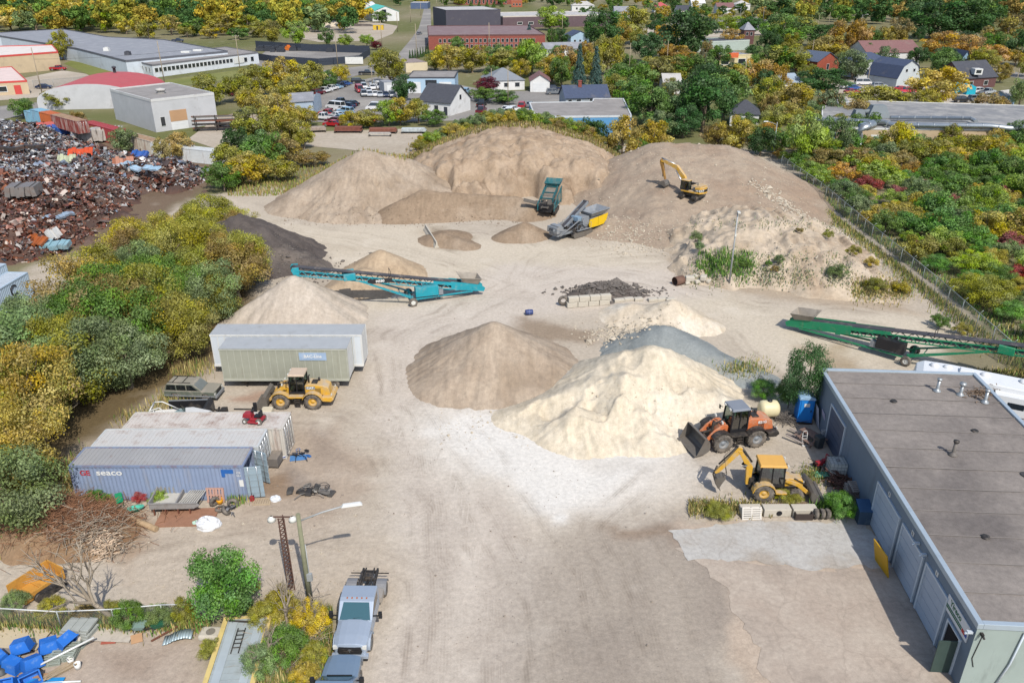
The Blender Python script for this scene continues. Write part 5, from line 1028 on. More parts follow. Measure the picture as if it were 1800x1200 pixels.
def excavator():
 p = on(1216,347); t = thing('excavator','yellow tracked excavator digging on the reddish mound','excavator',p + Vector((0,0,-.05)),R(52),sc=.93)
 for s in (-1,1):
  b = MB(); n = 22; prof = []
  for i in range(n): a = 2 * PI * i / n; prof.append((math.copysign(1.6,math.cos(a)) * (abs(math.cos(a)) > .01) + .42 * math.cos(a),.45 + .42 * math.sin(a)))
  b.prism(prof,s * 1.15 - .3,s * 1.15 + .3)
  for i in range(26):
   x = -1.9 + i * .152; b.box((x,s * 1.15,.885),(.05,.62,.05)).box((x,s * 1.15,.02),(.05,.62,.05))
  k = b.build('track',DKST,t); MB().prism([(-1.5,.3),(1.5,.3),(1.6,.6),(-1.6,.6)],s * 1.15 - .33,s * 1.15 + .33).build('track_frame',STEEL,k)
 MB().box((0,0,.75),(1.8,1.9,.4)).disc((0,0,1.0),(0,0,1),.7,.2).build('undercarriage',DKST,t)
 S = Matrix.Translation((0,0,1.1)) @ Matrix.Rotation(R(84),4,'Z')     # the house is swung off the tracks
 h = MB(); pts = [(1.35,-1.3),(1.35,1.3),(-1.2,1.3),(-2.0,1.15),(-2.35,.6),(-2.45,0),(-2.35,-.6),(-2.0,-1.15),(-1.2,-1.3)]
 h.prism(pts,0,.28,'Z',S).prism([(a * .985,b * .985) for a,b in pts if a < 1.3] + [],.28,.75,'Z',S) ; ho = h.build('house',YEL,t,bevel=.03)
 MB().prism([(a * 1.004,b * 1.004) for a,b in pts if a < 1.3],.32,.68,'Z',S).build('stripe',BLK,ho)
 MB().prism([(a * .99,b * .97) for a,b in pts if a < 1.3],.75,1.05,'Z',S).box((-1.2,0,1.12),(1.6,1.9,.12),S).build('engine_cover',YEL,t,bevel=.04)
 MB().tube([(-1.2,.5,1.1),(-1.2,.5,1.6)],.07,8,M=S).box((.2,-1.0,.9),(1.5,.45,.35),S).build('exhaust',DKST,t)
 c = cab(t,.1,1.5,.95,.35,1.75,BLK,YEL,0,.1,.05,.1); c.matrix_local = S @ Matrix.Translation((0,.82,0))
 text('CAT',.45,TXW,ho,S @ face_M((-2.2,.92,.5),(-.5,-.86,0),(0,0,1)),bold=.012); text('350 L',.3,TXW,ho,S @ face_M((-1.7,1.26,.5),(-1,-.25,0),(0,0,1)),bold=.008)
 text('CAT',.42,TXW,ho,S @ face_M((-2.3,-.8,.5),(.45,-.9,0),(0,0,1)),bold=.012)
 SB = S.copy(); S = S @ Matrix.Translation((.8,0,.4)) @ Matrix.Rotation(R(15),4,'Y') @ Matrix.Translation((-.8,0,-.4))
 MB().prism([(.6,.3),(1.0,.3),(1.6,2.0),(2.6,3.6),(4.5,4.75),(5.2,5.05),(5.15,5.3),(4.2,5.15),(2.2,4.1),(1.05,2.3)],-.24,.24,M=S).build('boom',YEL,t,bevel=.02)
 MB().prism([(5.0,5.55),(5.35,5.3),(5.45,4.9),(5.25,3.4),(5.05,2.1),(4.85,2.1),(4.88,3.5),(4.85,5.0)],-.18,.18,M=S).build('dipper',mat('rusty_yellow','#b58a45',.6,var=.2,dirt='#7d5236',dk=.6,dsc=1.5),t,bevel=.02)
 hy = MB(); hy.tube([(2.6,0,4.3),(5.05,0,5.6)],.11,8,M=S)
 for s in (-.34,.34): hy.tube([(1.3,s,.5),(2.4,s,3.4)],.1,8,M=S)
 hy.tube([(5.2,0,4.4),(5.35,0,2.6)],.09,8,M=S); hy.build('hydraulics',CHROME,t)
 k = bucket(t,0,0,1.2,1.2,1.1,STEEL,0,True); k.matrix_local = S @ Matrix.Translation((4.9,0,2.1)) @ Matrix.Rotation(R(160),4,'Y') @ Matrix.Scale(-1,4,(1,0,0)) @ Matrix.Rotation(R(-40),4,'Y')
excavator()

def lattice(b,x0,x1,z0,z1,y,n,ch=.09,dg=.05,M=None):
 b.bar((x0,y,z0(x0)),(x1,y,z0(x1)),ch,M=M).bar((x0,y,z1(x0)),(x1,y,z1(x1)),ch,M=M)
 for i in range(n):
  a,c = x0 + (x1 - x0) * i / n,x0 + (x1 - x0) * (i + 1) / n; m = (a + c) / 2
  b.bar((a,y,z0(a)),(m,y,z1(m)),dg,M=M).bar((m,y,z1(m)),(c,y,z0(c)),dg,M=M)
def conveyor(name,label,tail,head,paint,words,wheel_at,solid,power,side,hop=True,rise_pivot=.45):
 "mobile stacker: local x runs from the feed end to the head"
 d = head - tail; L = math.hypot(d.x,d.y); t = thing(name,label,'conveyor',Vector((tail.x,tail.y,0)),math.atan2(d.y,d.x)); z = lambda x: tail.z + d.z * x / L
 W = .62
 for s in (-1,1):
  b = MB(); lattice(b,solid,L - .2,lambda x: z(x) - .55,lambda x: z(x) - .02,s * W,int((L - solid) / 1.15),.11,.06); b.build('truss',paint,t)
 x = MB(); k = int(L / 1.2)
 for i in range(k): a = (i + .5) * L / k; x.bar((a,-W,z(a) - .5),(a,W,z(a) - .5),.07)
 x.build('cross_member',paint,t)
 b = MB(); n = 14
 b.add([(L * i / n,y,z(L * i / n) + zz) for i in range(n + 1) for y,zz in ((-.5,.28),(-.25,.14),(.25,.14),(.5,.28))],[(i * 4 + j,i * 4 + j + 1,i * 4 + j + 5,i * 4 + j + 4) for i in range(n) for j in range(3)])
 b.add([(L * i / n,y,z(L * i / n) - .42) for i in range(n + 1) for y in (-.45,.45)],[(i * 2,i * 2 + 1,i * 2 + 3,i * 2 + 2) for i in range(n)]); b.build('belt',BELT,t)
 r = MB(); k = int(L / .9)
 for i in range(k): a = (i + .5) * L / k; r.bar((a,-.6,z(a) + .25),(a,-.25,z(a) + .08),.06).bar((a,-.25,z(a) + .08),(a,.25,z(a) + .08),.06).bar((a,.25,z(a) + .08),(a,.6,z(a) + .25),.06)
 r.build('idler',DKST,t)
 p = MB()
 for s in (-1,1): p.prism([(-.4,z(0) - .5),(-.6,z(0) - .1),(0,z(0) + .42),(solid,z(solid) + .38),(solid,z(solid) - .58)],s * W - .03,s * W + .03).prism([(solid,z(solid) - .05),(solid,z(solid) + .3),(solid * 1.6,z(solid * 1.6) + .26),(solid * 1.6,z(solid * 1.6) - .05)],s * W - .02,s * W + .02)
 for s in (-1,1):
  for i in range(3): p.box((solid * (.2 + .3 * i),s * (W + .04),z(solid * .3) - .12),(.5,.04,.22))
 p.build('feed_boot',paint,t)
 if hop:
  h = MB(); A = [(.3,-.7,z(0) + .45),(2.0,-.7,z(2) + .45),(2.0,.7,z(2) + .45),(.3,.7,z(0) + .45),(-.1,-1.1,z(0) + 1.15),(2.4,-1.1,z(2) + 1.15),(2.4,1.1,z(2) + 1.15),(-.1,1.1,z(0) + 1.15)]
  h.add(A,[(0,1,5,4),(1,2,6,5),(2,3,7,6),(3,0,4,7)]); o = h.build('hopper',mat('dusty_hopper','#a89f92',.7,var=.15,dirt='#7d7468',dk=.4),t); m = o.modifiers.new('solid','SOLIDIFY'); m.thickness = .05
 MB().disc((L,0,z(L) - .1),(0,1,0),.3,1.1,16).build('head_drum',DKST,t)
 MB().disc((0,0,z(0) - .05),(0,1,0),.25,1.1,16).build('tail_drum',DKST,t)
 hp = MB()
 for s in (-1,1): hp.prism([(L - .5,z(L) - .55),(L - .5,z(L) + .3),(L + .15,z(L) + .32),(L + .32,z(L)),(L + .1,z(L) - .5)],s * W - .02,s * W + .02)
 hp.build('head_guard',paint,t)
 # undercarriage
 wx = wheel_at; ax = MB(); ax.bar((wx,-1.5,.5),(wx,1.5,.5),.2).bar((wx,-1.2,.5),(wx,-1.2,1.1),.16).bar((wx,1.2,.5),(wx,1.2,1.1),.16)
 for s in (-1,1): ax.bar((wx,s * 1.1,.65),(.9,s * .55,z(.9) - .55),.15)
 ax.bar((wx - 2,-.85,.85),(wx - 2,.85,.85),.12); ax.build('drawbar',paint,t)
 for s in (-1,1): wheel(t,(wx,s * 1.55,.5),.5,.32,LAMP,lug=0)
 lg = MB(); px_ = L * (rise_pivot + .22)
 for s in (-1,1): lg.bar((wx - .1,s * 1.15,.8),(px_,s * .68,z(px_) - .5),.16); lg.bar((wx - .1,s * .9,.9),(wx + (px_ - wx) * .6,s * .72,.9 + (z(px_) - 1.4) * .6),.09)
 lg.bar((wx + 1.2,-1.0,1.3),(wx + 1.2,1.0,1.3),.08); lg.build('support_leg',paint,t)
 pw = MB(); pw.box((wx - 1.7,side * .75,1.45),(2.6,.95,1.1)).build('power_unit',power,t,bevel=.03)
 q = MB(); q.box((wx - 3.3,side * .75,1.15),(.5,.7,.6)).tube([(wx - 1.2,side * .75,2.0),(wx - 1.2,side * .75,2.35)],.05,8).bar((wx - 3.6,side * .2,1.0),(wx - 3.6,side * .2,.1),.08); q.build('battery_box',MGREY,t)
 mo = MB(); mx = L * .72; mo.box((mx,side * .72,z(mx) - .15),(1.3,.3,.75)).box((mx,-side * .72,z(mx) - .15),(1.3,.3,.75)); mo.build('fold_bracket',paint,t,bevel=.04)
 nx = L * .56
 if words: nb = MB().box((nx,0,0),(2.7,.04,.5)).build('name_plate',TXB,t)
 if words: nb.location = (0,side * (W + .08),z(nx) - .3); nb.rotation_euler.y = 0
 if words: text(words,.42,TXW,nb,face_M((nx,side * .03,0),(1 if side < 0 else -1,0,0),(0,0,1)),bold=.012)
 if words == 'M580': pass
 hd = MB(); hx = L * .5; hd.bar((hx,W,z(hx)),(hx,W,z(hx) + .9),.05).bar((hx,-W,z(hx)),(hx,-W,z(hx) + .9),.05).bar((hx,W,z(hx) + .9),(hx,-W,z(hx) + .9),.05); hd.build('belt_guard',DKST,t)
 return t
c_tail = at(842,516); c_tail.z = 1.0
conveyor('stacking_conveyor','teal stacking conveyor dropping grey sand onto a cone',c_tail,atY(516,472,80.0),TEAL,'M580',8.0,3.4,TEAL,1)
g_tail = at(1392,578); g_tail.z = .95
conveyor('stacking_conveyor','green stacking conveyor rising behind the grey workshop roof',g_tail,Vector((50.0,59.3,4.9)),GRN,'',11.6,6.0,BLK,-1)

def crusher():
 t = thing('jaw_crusher','grey and yellow mobile crusher with a long raised belt','crusher',at(1014,412),R(40))
 for s in (-1,1):
  b = MB(); n = 18; b.prism([(math.copysign(1.5,math.cos(2 * PI * i / n)) + .35 * math.cos(2 * PI * i / n),.4 + .38 * math.sin(2 * PI * i / n)) for i in range(n)],s * 1.05 - .25,s * 1.05 + .25)
  for i in range(20): b.box((-1.7 + i * .18,s * 1.05,.8),(.05,.5,.05))
  b.build('track',STEEL,t)
 MB().b2((-4.6,-.8,.75),(4.2,.8,1.1)).b2((-1.6,-.6,.5),(1.6,.6,.8)).build('chassis',MGREY,t)
 # power pack and yellow side panels at the far end
 o = MB().b2((1.6,-1.15,1.1),(4.6,1.15,2.2)).build('power_pack',MGREY,t)
 for s in (-1,1):
  MB().prism([(1.3,1.0),(1.1,1.5),(1.3,2.15),(2.9,2.3),(2.9,1.0)],s * 1.2 - .06,s * 1.2 + .06).build('side_panel',YEL2,t); MB().prism([(2.96,1.0),(2.96,2.3),(4.9,2.5),(4.6,1.6),(4.1,1.1)],s * 1.2 - .06,s * 1.2 + .06).build('side_panel',YEL2,t)
 h = MB(); A = [(1.8,-.9,2.35),(4.4,-.9,2.4),(4.4,.9,2.4),(1.8,.9,2.35),(1.5,-1.35,3.0),(5.2,-1.35,3.2),(5.2,1.35,3.2),(1.5,1.35,3.0)]
 h.add(A,[(0,1,5,4),(1,2,6,5),(2,3,7,6),(3,0,4,7),(0,3,2,1)]); q = h.build('hopper',MGREY,t); m = q.modifiers.new('s','SOLIDIFY'); m.thickness = .06
 MB().b2((.1,-.85,1.1),(1.5,.85,2.6)).b2((.3,-1.0,1.5),(.9,1.0,2.2)).disc((.6,1.05,1.9),(0,1,0),.6,.15).disc((.6,-1.05,1.9),(0,1,0),.6,.15).build('crusher_box',MGREY,t,bevel=.03)
 # raised side belt, seen running up and away
 b = MB(); T = Matrix.Translation((-2.6,.55,1.1)) @ Matrix.Rotation(R(4),4,'Z') @ Matrix.Rotation(R(-30),4,'Y')
 b.box((2.9,.42,.1),(6.0,.1,.4),T).box((2.9,-.42,.1),(6.0,.1,.4),T).box((2.9,0,.0),(6.0,.1,.08),T)
 for k in range(8): b.bar((.3 + k * .75,-.42,-.1),(.3 + k * .75,.42,-.1),.06,M=T)
 b.build('side_conveyor',MGREY,t); MB().box((2.9,0,.16),(6.0,.72,.04),T).disc((5.9,0,.1),(0,1,0),.18,.8,12,T).build('belt',BELT,t)
 # main discharge belt and screen box at the near end
 c = MB(); T2 = Matrix.Translation((-1.2,0,.7)) @ Matrix.Rotation(R(12),4,'Y'); c.box((-1.9,.5,.2),(4.2,.08,.35),T2).box((-1.9,-.5,.2),(4.2,.08,.35),T2)
 for k in range(7): c.bar((-.2 - k * .6,-.5,.05),(-.2 - k * .6,.5,.05),.06,M=T2)
 c.build('discharge_conveyor',MGREY,t); MB().box((-1.9,0,.3),(4.2,.8,.04),T2).build('belt',BELT,t)
 rnd = random.Random(4); s = MB(); s.b2((-4.8,-1.0,1.2),(-3.6,1.0,2.0)).b2((-4.4,-.8,2.0),(-3.7,.8,2.2)); s.build('screen_box',MGREY,t)
 f = MB()
 for i in range(26):
  p = Vector((rnd.uniform(-4.4,.4),rnd.choice((-1,1)) * rnd.uniform(.5,1.15),rnd.uniform(.7,2.3))); f.bar(p,p + Vector((rnd.uniform(-1.3,1.3),rnd.uniform(-.2,.2),rnd.uniform(-.5,.6))),rnd.uniform(.06,.14))
 f.bar((-4.2,-1.0,.8),(-.4,-1.0,2.5),.12).bar((-4.2,1.0,.8),(-.4,1.0,2.5),.12); f.build('frame',MGREY,t)
 d = MB()
 for i in range(5): p = Vector((rnd.uniform(-3.6,-.4),rnd.uniform(-.8,.8),rnd.uniform(1.0,1.7))); d.box(p,(rnd.uniform(.4,.9),rnd.uniform(.3,.7),rnd.uniform(.3,.6)),rz=rnd.uniform(-.2,.2)).disc(p + Vector((0,-.9,0)),(0,1,0),.3,.15)
 d.build('drive_unit',DKST,t)
 MB().b2((-.6,-.7,2.1),(.1,.7,2.7)).build('panel_box',mat('light_blue_panel','#8fa9bd',.5),t)
 w = MB()
 for s in (-1,1): w.b2((-1.4,s * 1.25,1.05),(1.2,s * 1.55,1.1)).bar((-1.4,s * 1.55,1.1),(-1.4,s * 1.55,2.0),.04).bar((1.2,s * 1.55,1.1),(1.2,s * 1.55,2.0),.04).bar((-1.4,s * 1.55,2.0),(1.2,s * 1.55,2.0),.04)
 w.build('walkway',MGREY,t)
crusher()
def screener():
 t = thing('screening_plant','dark teal mobile screener beside the cut bank','screener',on(966,372),R(76),sc=1.0)
 for s in (-1,1):
  b = MB(); n = 16; b.prism([(math.copysign(1.3,math.cos(2 * PI * i / n)) + .35 * math.cos(2 * PI * i / n),.35 + .35 * math.sin(2 * PI * i / n)) for i in range(n)],s * .95 - .25,s * .95 + .25); b.build('track',DKST,t)
 MB().b2((-3.0,-.8,.7),(3.0,.8,1.1)).b2((-2.9,-1.0,1.1),(-1.3,1.0,1.8)).build('chassis',BLK,t)
 f = MB()
 for s in (-1,1): f.bar((-2.9,s * 1.25,1.9),(2.9,s * 1.25,3.3),.16).bar((-2.9,s * 1.25,1.2),(2.9,s * 1.25,1.3),.14).bar((-2.8,s * 1.25,.9),(-2.8,s * 1.25,2.0),.14).bar((2.6,s * 1.25,.9),(2.6,s * 1.25,3.3),.16).bar((0,s * 1.25,1.2),(0,s * 1.25,2.6),.12).bar((-2.8,s * 1.25,1.2),(0,s * 1.25,2.6),.08).bar((0,s * 1.25,1.2),(2.6,s * 1.25,3.2),.08)
 f.build('frame',DGRN,t)
 T = Matrix.Translation((-.2,0,2.75)) @ Matrix.Rotation(R(-13),4,'Y'); s_ = MB()
 for s in (-1,1): s_.box((0,s * .85,.1),(4.2,.1,.7),T)
 for k in range(3): s_.box((-1.9 + k * 1.9,0,.3),(.1,1.7,.15),T)
 s_.build('screen_box',DGRN,t); MB().box((0,0,.12),(4.1,1.6,.05),T).build('screen_mesh',mat('screen_mesh_grey','#8d8478',.8,var=.2,sc=5),t)
 h = MB(); A = [(2.2,-.8,3.2),(3.2,-.8,3.4),(3.2,.8,3.4),(2.2,.8,3.2),(1.8,-1.3,3.9),(3.7,-1.3,4.3),(3.7,1.3,4.3),(1.8,1.3,3.9)]; h.add(A,[(0,1,5,4),(1,2,6,5),(2,3,7,6),(3,0,4,7)]); q = h.build('hopper',DGRN,t); q.modifiers.new('s','SOLIDIFY').thickness = .06
 b = MB(); T = Matrix.Translation((-1.9,1.0,1.5)) @ Matrix.Rotation(R(100),4,'Z') @ Matrix.Rotation(R(-14),4,'Y'); b.box((1.3,.4,.1),(2.8,.08,.3),T).box((1.3,-.4,.1),(2.8,.08,.3),T).box((1.3,0,.1),(2.8,.75,.04),T); b.build('side_conveyor',STEEL,t)
 b = MB(); T = Matrix.Translation((-2.2,0,1.3)) @ Matrix.Rotation(R(10),4,'Y'); b.box((-.9,.45,.1),(2.2,.08,.3),T).box((-.9,-.45,.1),(2.2,.08,.3),T).box((-.9,0,.1),(2.2,.8,.04),T); b.build('tail_conveyor',STEEL,t)
 r = MB(); r.bar((-2.6,-1.3,2.0),(-2.6,1.3,2.0),.07).bar((-1.2,-1.3,2.9),(-1.2,1.3,2.9),.07).bar((-2.6,.6,1.3),(-1.2,.6,2.9),.06).box((-2.5,-.5,2.1),(.6,.6,.5)); r.build('walkway_rail',STEEL,t)
screener()

# ---------------------------------------------------------------- road vehicles
CARPAINT = mat('car_paint','#ffffff',.3,var=.04,spec=.6,objcol=True)
CARG = glass('car_glass','#1e2428',.06)
SEAL = mat('black_trim','#2a2a2c',.6,var=.05)
SHAPES = {  # side outline of the lower body, belt line, roof: length 1 = metres
 'sedan': dict(L=4.6,W=1.8,body=[(-2.3,.35),(-2.3,.85),(-1.6,.95),(.95,.95),(2.1,.78),(2.3,.6),(2.3,.35)],cab=(-1.75,1.15,-1.0,.35,.93,1.42),wb=(1.4,-1.35),r=.33),
 'suv': dict(L=4.6,W=1.85,body=[(-2.3,.4),(-2.3,1.0),(-2.2,1.05),(.95,1.05),(2.15,.98),(2.3,.75),(2.3,.4)],cab=(-2.25,1.2,-2.0,.5,1.03,1.72),wb=(1.4,-1.4),r=.38),
 'van': dict(L=5.4,W=2.0,body=[(-2.7,.4),(-2.7,1.2),(1.6,1.2),(2.5,1.0),(2.7,.8),(2.7,.4)],cab=(-2.68,2.1,-2.6,1.3,1.15,2.1),wb=(1.8,-1.6),r=.36),
 'pickup': dict(L=5.6,W=1.95,body=[(-2.8,.5),(-2.8,1.12),(-.75,1.12),(-.75,1.05),(1.2,1.08),(2.65,1.02),(2.8,.8),(2.8,.5)],cab=(-.8,1.35,-.55,.75,1.05,1.8),wb=(1.85,-1.75),r=.4),
}
CARS = {}
def car_parts(k):
 if k in CARS: return CARS[k]
 s = SHAPES[k]; h = s['W'] / 2; b = MB(); P = s['body']; n = len(P); V = []
 for y,f in ((-h,0),(-h * .8,1),(h * .8,1),(h,0)):
  for (x,z) in P: V.append((x * (1 if not f else .985),y if not f else y,z + (0.0 if not f else (.05 if z > .7 else 0))))
 fs = [tuple(range(n))[::-1],tuple(range(3 * n,4 * n))]
 for j in range(3): fs += [(j * n + i,j * n + (i + 1) % n,(j + 1) * n + (i + 1) % n,(j + 1) * n + i) for i in range(n)]
 b.add(V,fs); x0,x1,x2,x3,z0,z1 = s['cab']
 b.b2((x2,-h * .74,z1 - .05),(x3,h * .74,z1 + .02))
 for (xa,xb) in ((x0,x2),(x1,x3)):
  for y in (-1,1): b.bar((xa,y * h * .9,z0),(xb,y * h * .74,z1),.07)
 xm = (x2 + x3) / 2
 for y in (-1,1): b.bar((xm,y * h * .92,z0),(xm,y * h * .75,z1),.08)
 if k == 'pickup': b.b2((-2.7,-h * .8,1.12),(-.85,-h * .8 + .0,1.13))
 body = b.mesh('body',CARPAINT)
 g = MB(); g.add([(x0,-h * .89,z0),(x1,-h * .89,z0),(x1,h * .89,z0),(x0,h * .89,z0),(x2,-h * .73,z1 - .03),(x3,-h * .73,z1 - .03),(x3,h * .73,z1 - .03),(x2,h * .73,z1 - .03)],[(0,1,5,4),(1,2,6,5),(2,3,7,6),(3,0,4,7)]); gl = g.mesh('window',CARG)
 w = MB(); r = s['r']; w.lathe([(0,-.1),(r * .62,-.1),(r * .66,-.12),(r,-.1),(r,.1),(r * .66,.12),(r * .62,.1),(0,.1)],axis='Y',n=14); wm = w.mesh('wheel',RUB)
 q = MB(); q.lathe([(0,-.125),(r * .58,-.122)],axis='Y',n=12).lathe([(r * .58,.122),(0,.125)],axis='Y',n=12); rm = q.mesh('rim',CHROME)
 xf,xr = P[-2][0],P[0][0]; l = MB()
 for y in (-1,1): l.box((xf - .03,y * h * .72,P[-2][1] + .05),(.1,.35,.14))
 hl = l.mesh('headlight',LAMP); l = MB()
 for y in (-1,1): l.box((xr + .02,y * h * .82,.8),(.08,.2,.22))
 tl = l.mesh('tail_light',REDL)
 bed = MB().b2((-2.68,-h * .78,1.13),(-.85,h * .78,1.19)).mesh('cargo_bed',SEAL) if k == 'pickup' else None
 CARS[k] = (body,gl,wm,rm,hl,tl,bed); return CARS[k]
def car(kind,pos,rz,color,label,group=None,name=None,sc=1.0):
 body,gl,wm,rm,hl,tl,bed = car_parts(kind); s = SHAPES[kind]
 t = thing(name or {'sedan': 'car','suv': 'car','van': 'van','pickup': 'pickup_truck'}[kind],label,{'sedan': 'car','suv': 'car','van': 'van','pickup': 'pickup truck'}[kind],pos,rz,group,sc)
 b = link('body',body,t); b.color = (*lin(color),1); link('window',gl,t); link('headlight',hl,t); link('tail_light',tl,t)
 if bed: link('cargo_bed',bed,t)
 for x in s['wb']:
  for y in (-1,1): w = link('wheel',wm,t); w.location = (x,y * (s['W'] / 2 - .1),s['r']); link('rim',rm,w)
 return t
CC = {'white': '#f2f2f2','silver': '#b9bec4','black': '#22242a','dark blue': '#2a3654','blue': '#3a62a8','red': '#b8222e','maroon': '#6a2030','grey': '#80868c','light blue': '#9cc2de','bright red': '#e02434','pink red': '#e0405a','orange': '#e87a2a'}
LOTS = [  # place phrase, group, [(x, y, heading deg, kind, colour)]
 ('along the trees in the used car lot',[(415,168,60,'sedan','maroon'),(428,168,60,'sedan','white')]),
 ('in the slanted row of used cars',[(560,167,62,'suv','maroon'),(571,164,62,'pickup','white'),(582,160,62,'pickup','white'),(592,157,62,'sedan','light blue'),(600,154,62,'sedan','dark blue'),(608,151,62,'sedan','blue'),(630,147,10,'suv','black'),(645,132,5,'pickup','black')]),
 ('in the front row of used cars',[(632,162,-70,'van','red'),(640,169,-75,'suv','grey'),(650,169,-75,'sedan','silver'),(660,169,-75,'sedan','white'),(668,170,-75,'sedan','silver'),(678,170,-75,'sedan','dark blue'),(690,171,-75,'suv','grey'),(655,157,-75,'sedan','white'),(667,156,-75,'van','white'),(640,156,-75,'suv','silver'),(662,151,10,'sedan','silver'),(648,163,-75,'sedan','white')]),
 ('in the lower row of used cars',[(590,192,150,'van','white'),(602,196,150,'sedan','white'),(612,190,150,'sedan','dark blue'),(618,186,150,'sedan','black'),(600,184,150,'pickup','dark blue'),(608,200,150,'suv','light blue'),(592,207,150,'sedan','white'),(570,211,160,'pickup','white'),(578,205,150,'pickup','red'),(598,211,160,'sedan','light blue'),(588,216,160,'sedan','maroon'),(662,194,175,'van','white'),(659,213,80,'sedan','bright red'),(585,222,165,'sedan','red')]),
 ('beside the white gable house',[(800,170,80,'sedan','maroon'),(803,163,80,'sedan','silver'),(819,165,80,'suv','light blue'),(812,189,70,'sedan','dark blue'),(805,196,65,'van','white'),(890,196,75,'sedan','white'),(896,203,80,'van','white'),(846,199,80,'pickup','maroon'),(847,187,80,'pickup','black')]),
 ('before the white gable garage',[(974,166,5,'suv','grey'),(973,160,5,'suv','dark blue'),(917,190,85,'suv','red'),(931,188,85,'sedan','grey'),(903,196,20,'sedan','white'),(1073,160,80,'sedan','black')]),
 ('on the street by the warehouse',[(177,143,0,'sedan','dark blue'),(78,156,10,'sedan','dark blue'),(103,124,0,'pickup','red'),(737,61,70,'sedan','grey'),(313,74,5,'pickup','dark blue')]),
 ('in the back lots',[(1374,160,10,'van','white'),(1404,155,170,'sedan','blue'),(1382,163,5,'suv','silver'),(1490,156,20,'pickup','white'),(1497,165,10,'sedan','red'),(1500,158,20,'sedan','blue'),(1517,150,0,'van','white'),(1545,155,5,'suv','silver'),(1592,164,5,'pickup','pink red'),(1584,160,5,'sedan','bright red'),(1720,164,20,'suv','white'),(1735,166,30,'pickup','silver'),(1715,178,10,'suv','grey'),(1690,180,0,'suv','black'),(1664,204,10,'pickup','grey'),(1690,205,5,'van','white'),(1770,206,20,'sedan','black'),(1782,200,10,'sedan','white'),(1625,203,5,'sedan','light blue'),(1760,199,15,'suv','silver'),(1508,172,10,'sedan','white'),(1580,196,5,'sedan','red')]),
 ('in the distant car park',[(1165 + 11 * i,44 + (i * 7) % 9,20 * (i % 3),('sedan','suv','pickup')[i % 3],('white','silver','grey','dark blue','white','red')[i % 6]) for i in range(16)]),
]
def place_cars():
 for place,rows in LOTS:
  cnt = {}
  for r in rows: cnt.setdefault((r[3],r[4]),[]).append(r)
  for key,rs in cnt.items():
   rs.sort(key=lambda r: r[0]); kn = {'sedan': 'saloon','suv': 'suv','van': 'van','pickup': 'pickup truck'}[key[0]]
   for i,r in enumerate(rs):
    lab = f'{key[1]} {kn} parked {place}' if len(rs) == 1 else f'{key[1]} {kn} {place}, {ordinal(i)} such one from the left'
    car(r[3],at(r[0],r[1],.03),R(r[2]),CC[r[4]],lab,'vehicles parked ' + place)
place_cars()

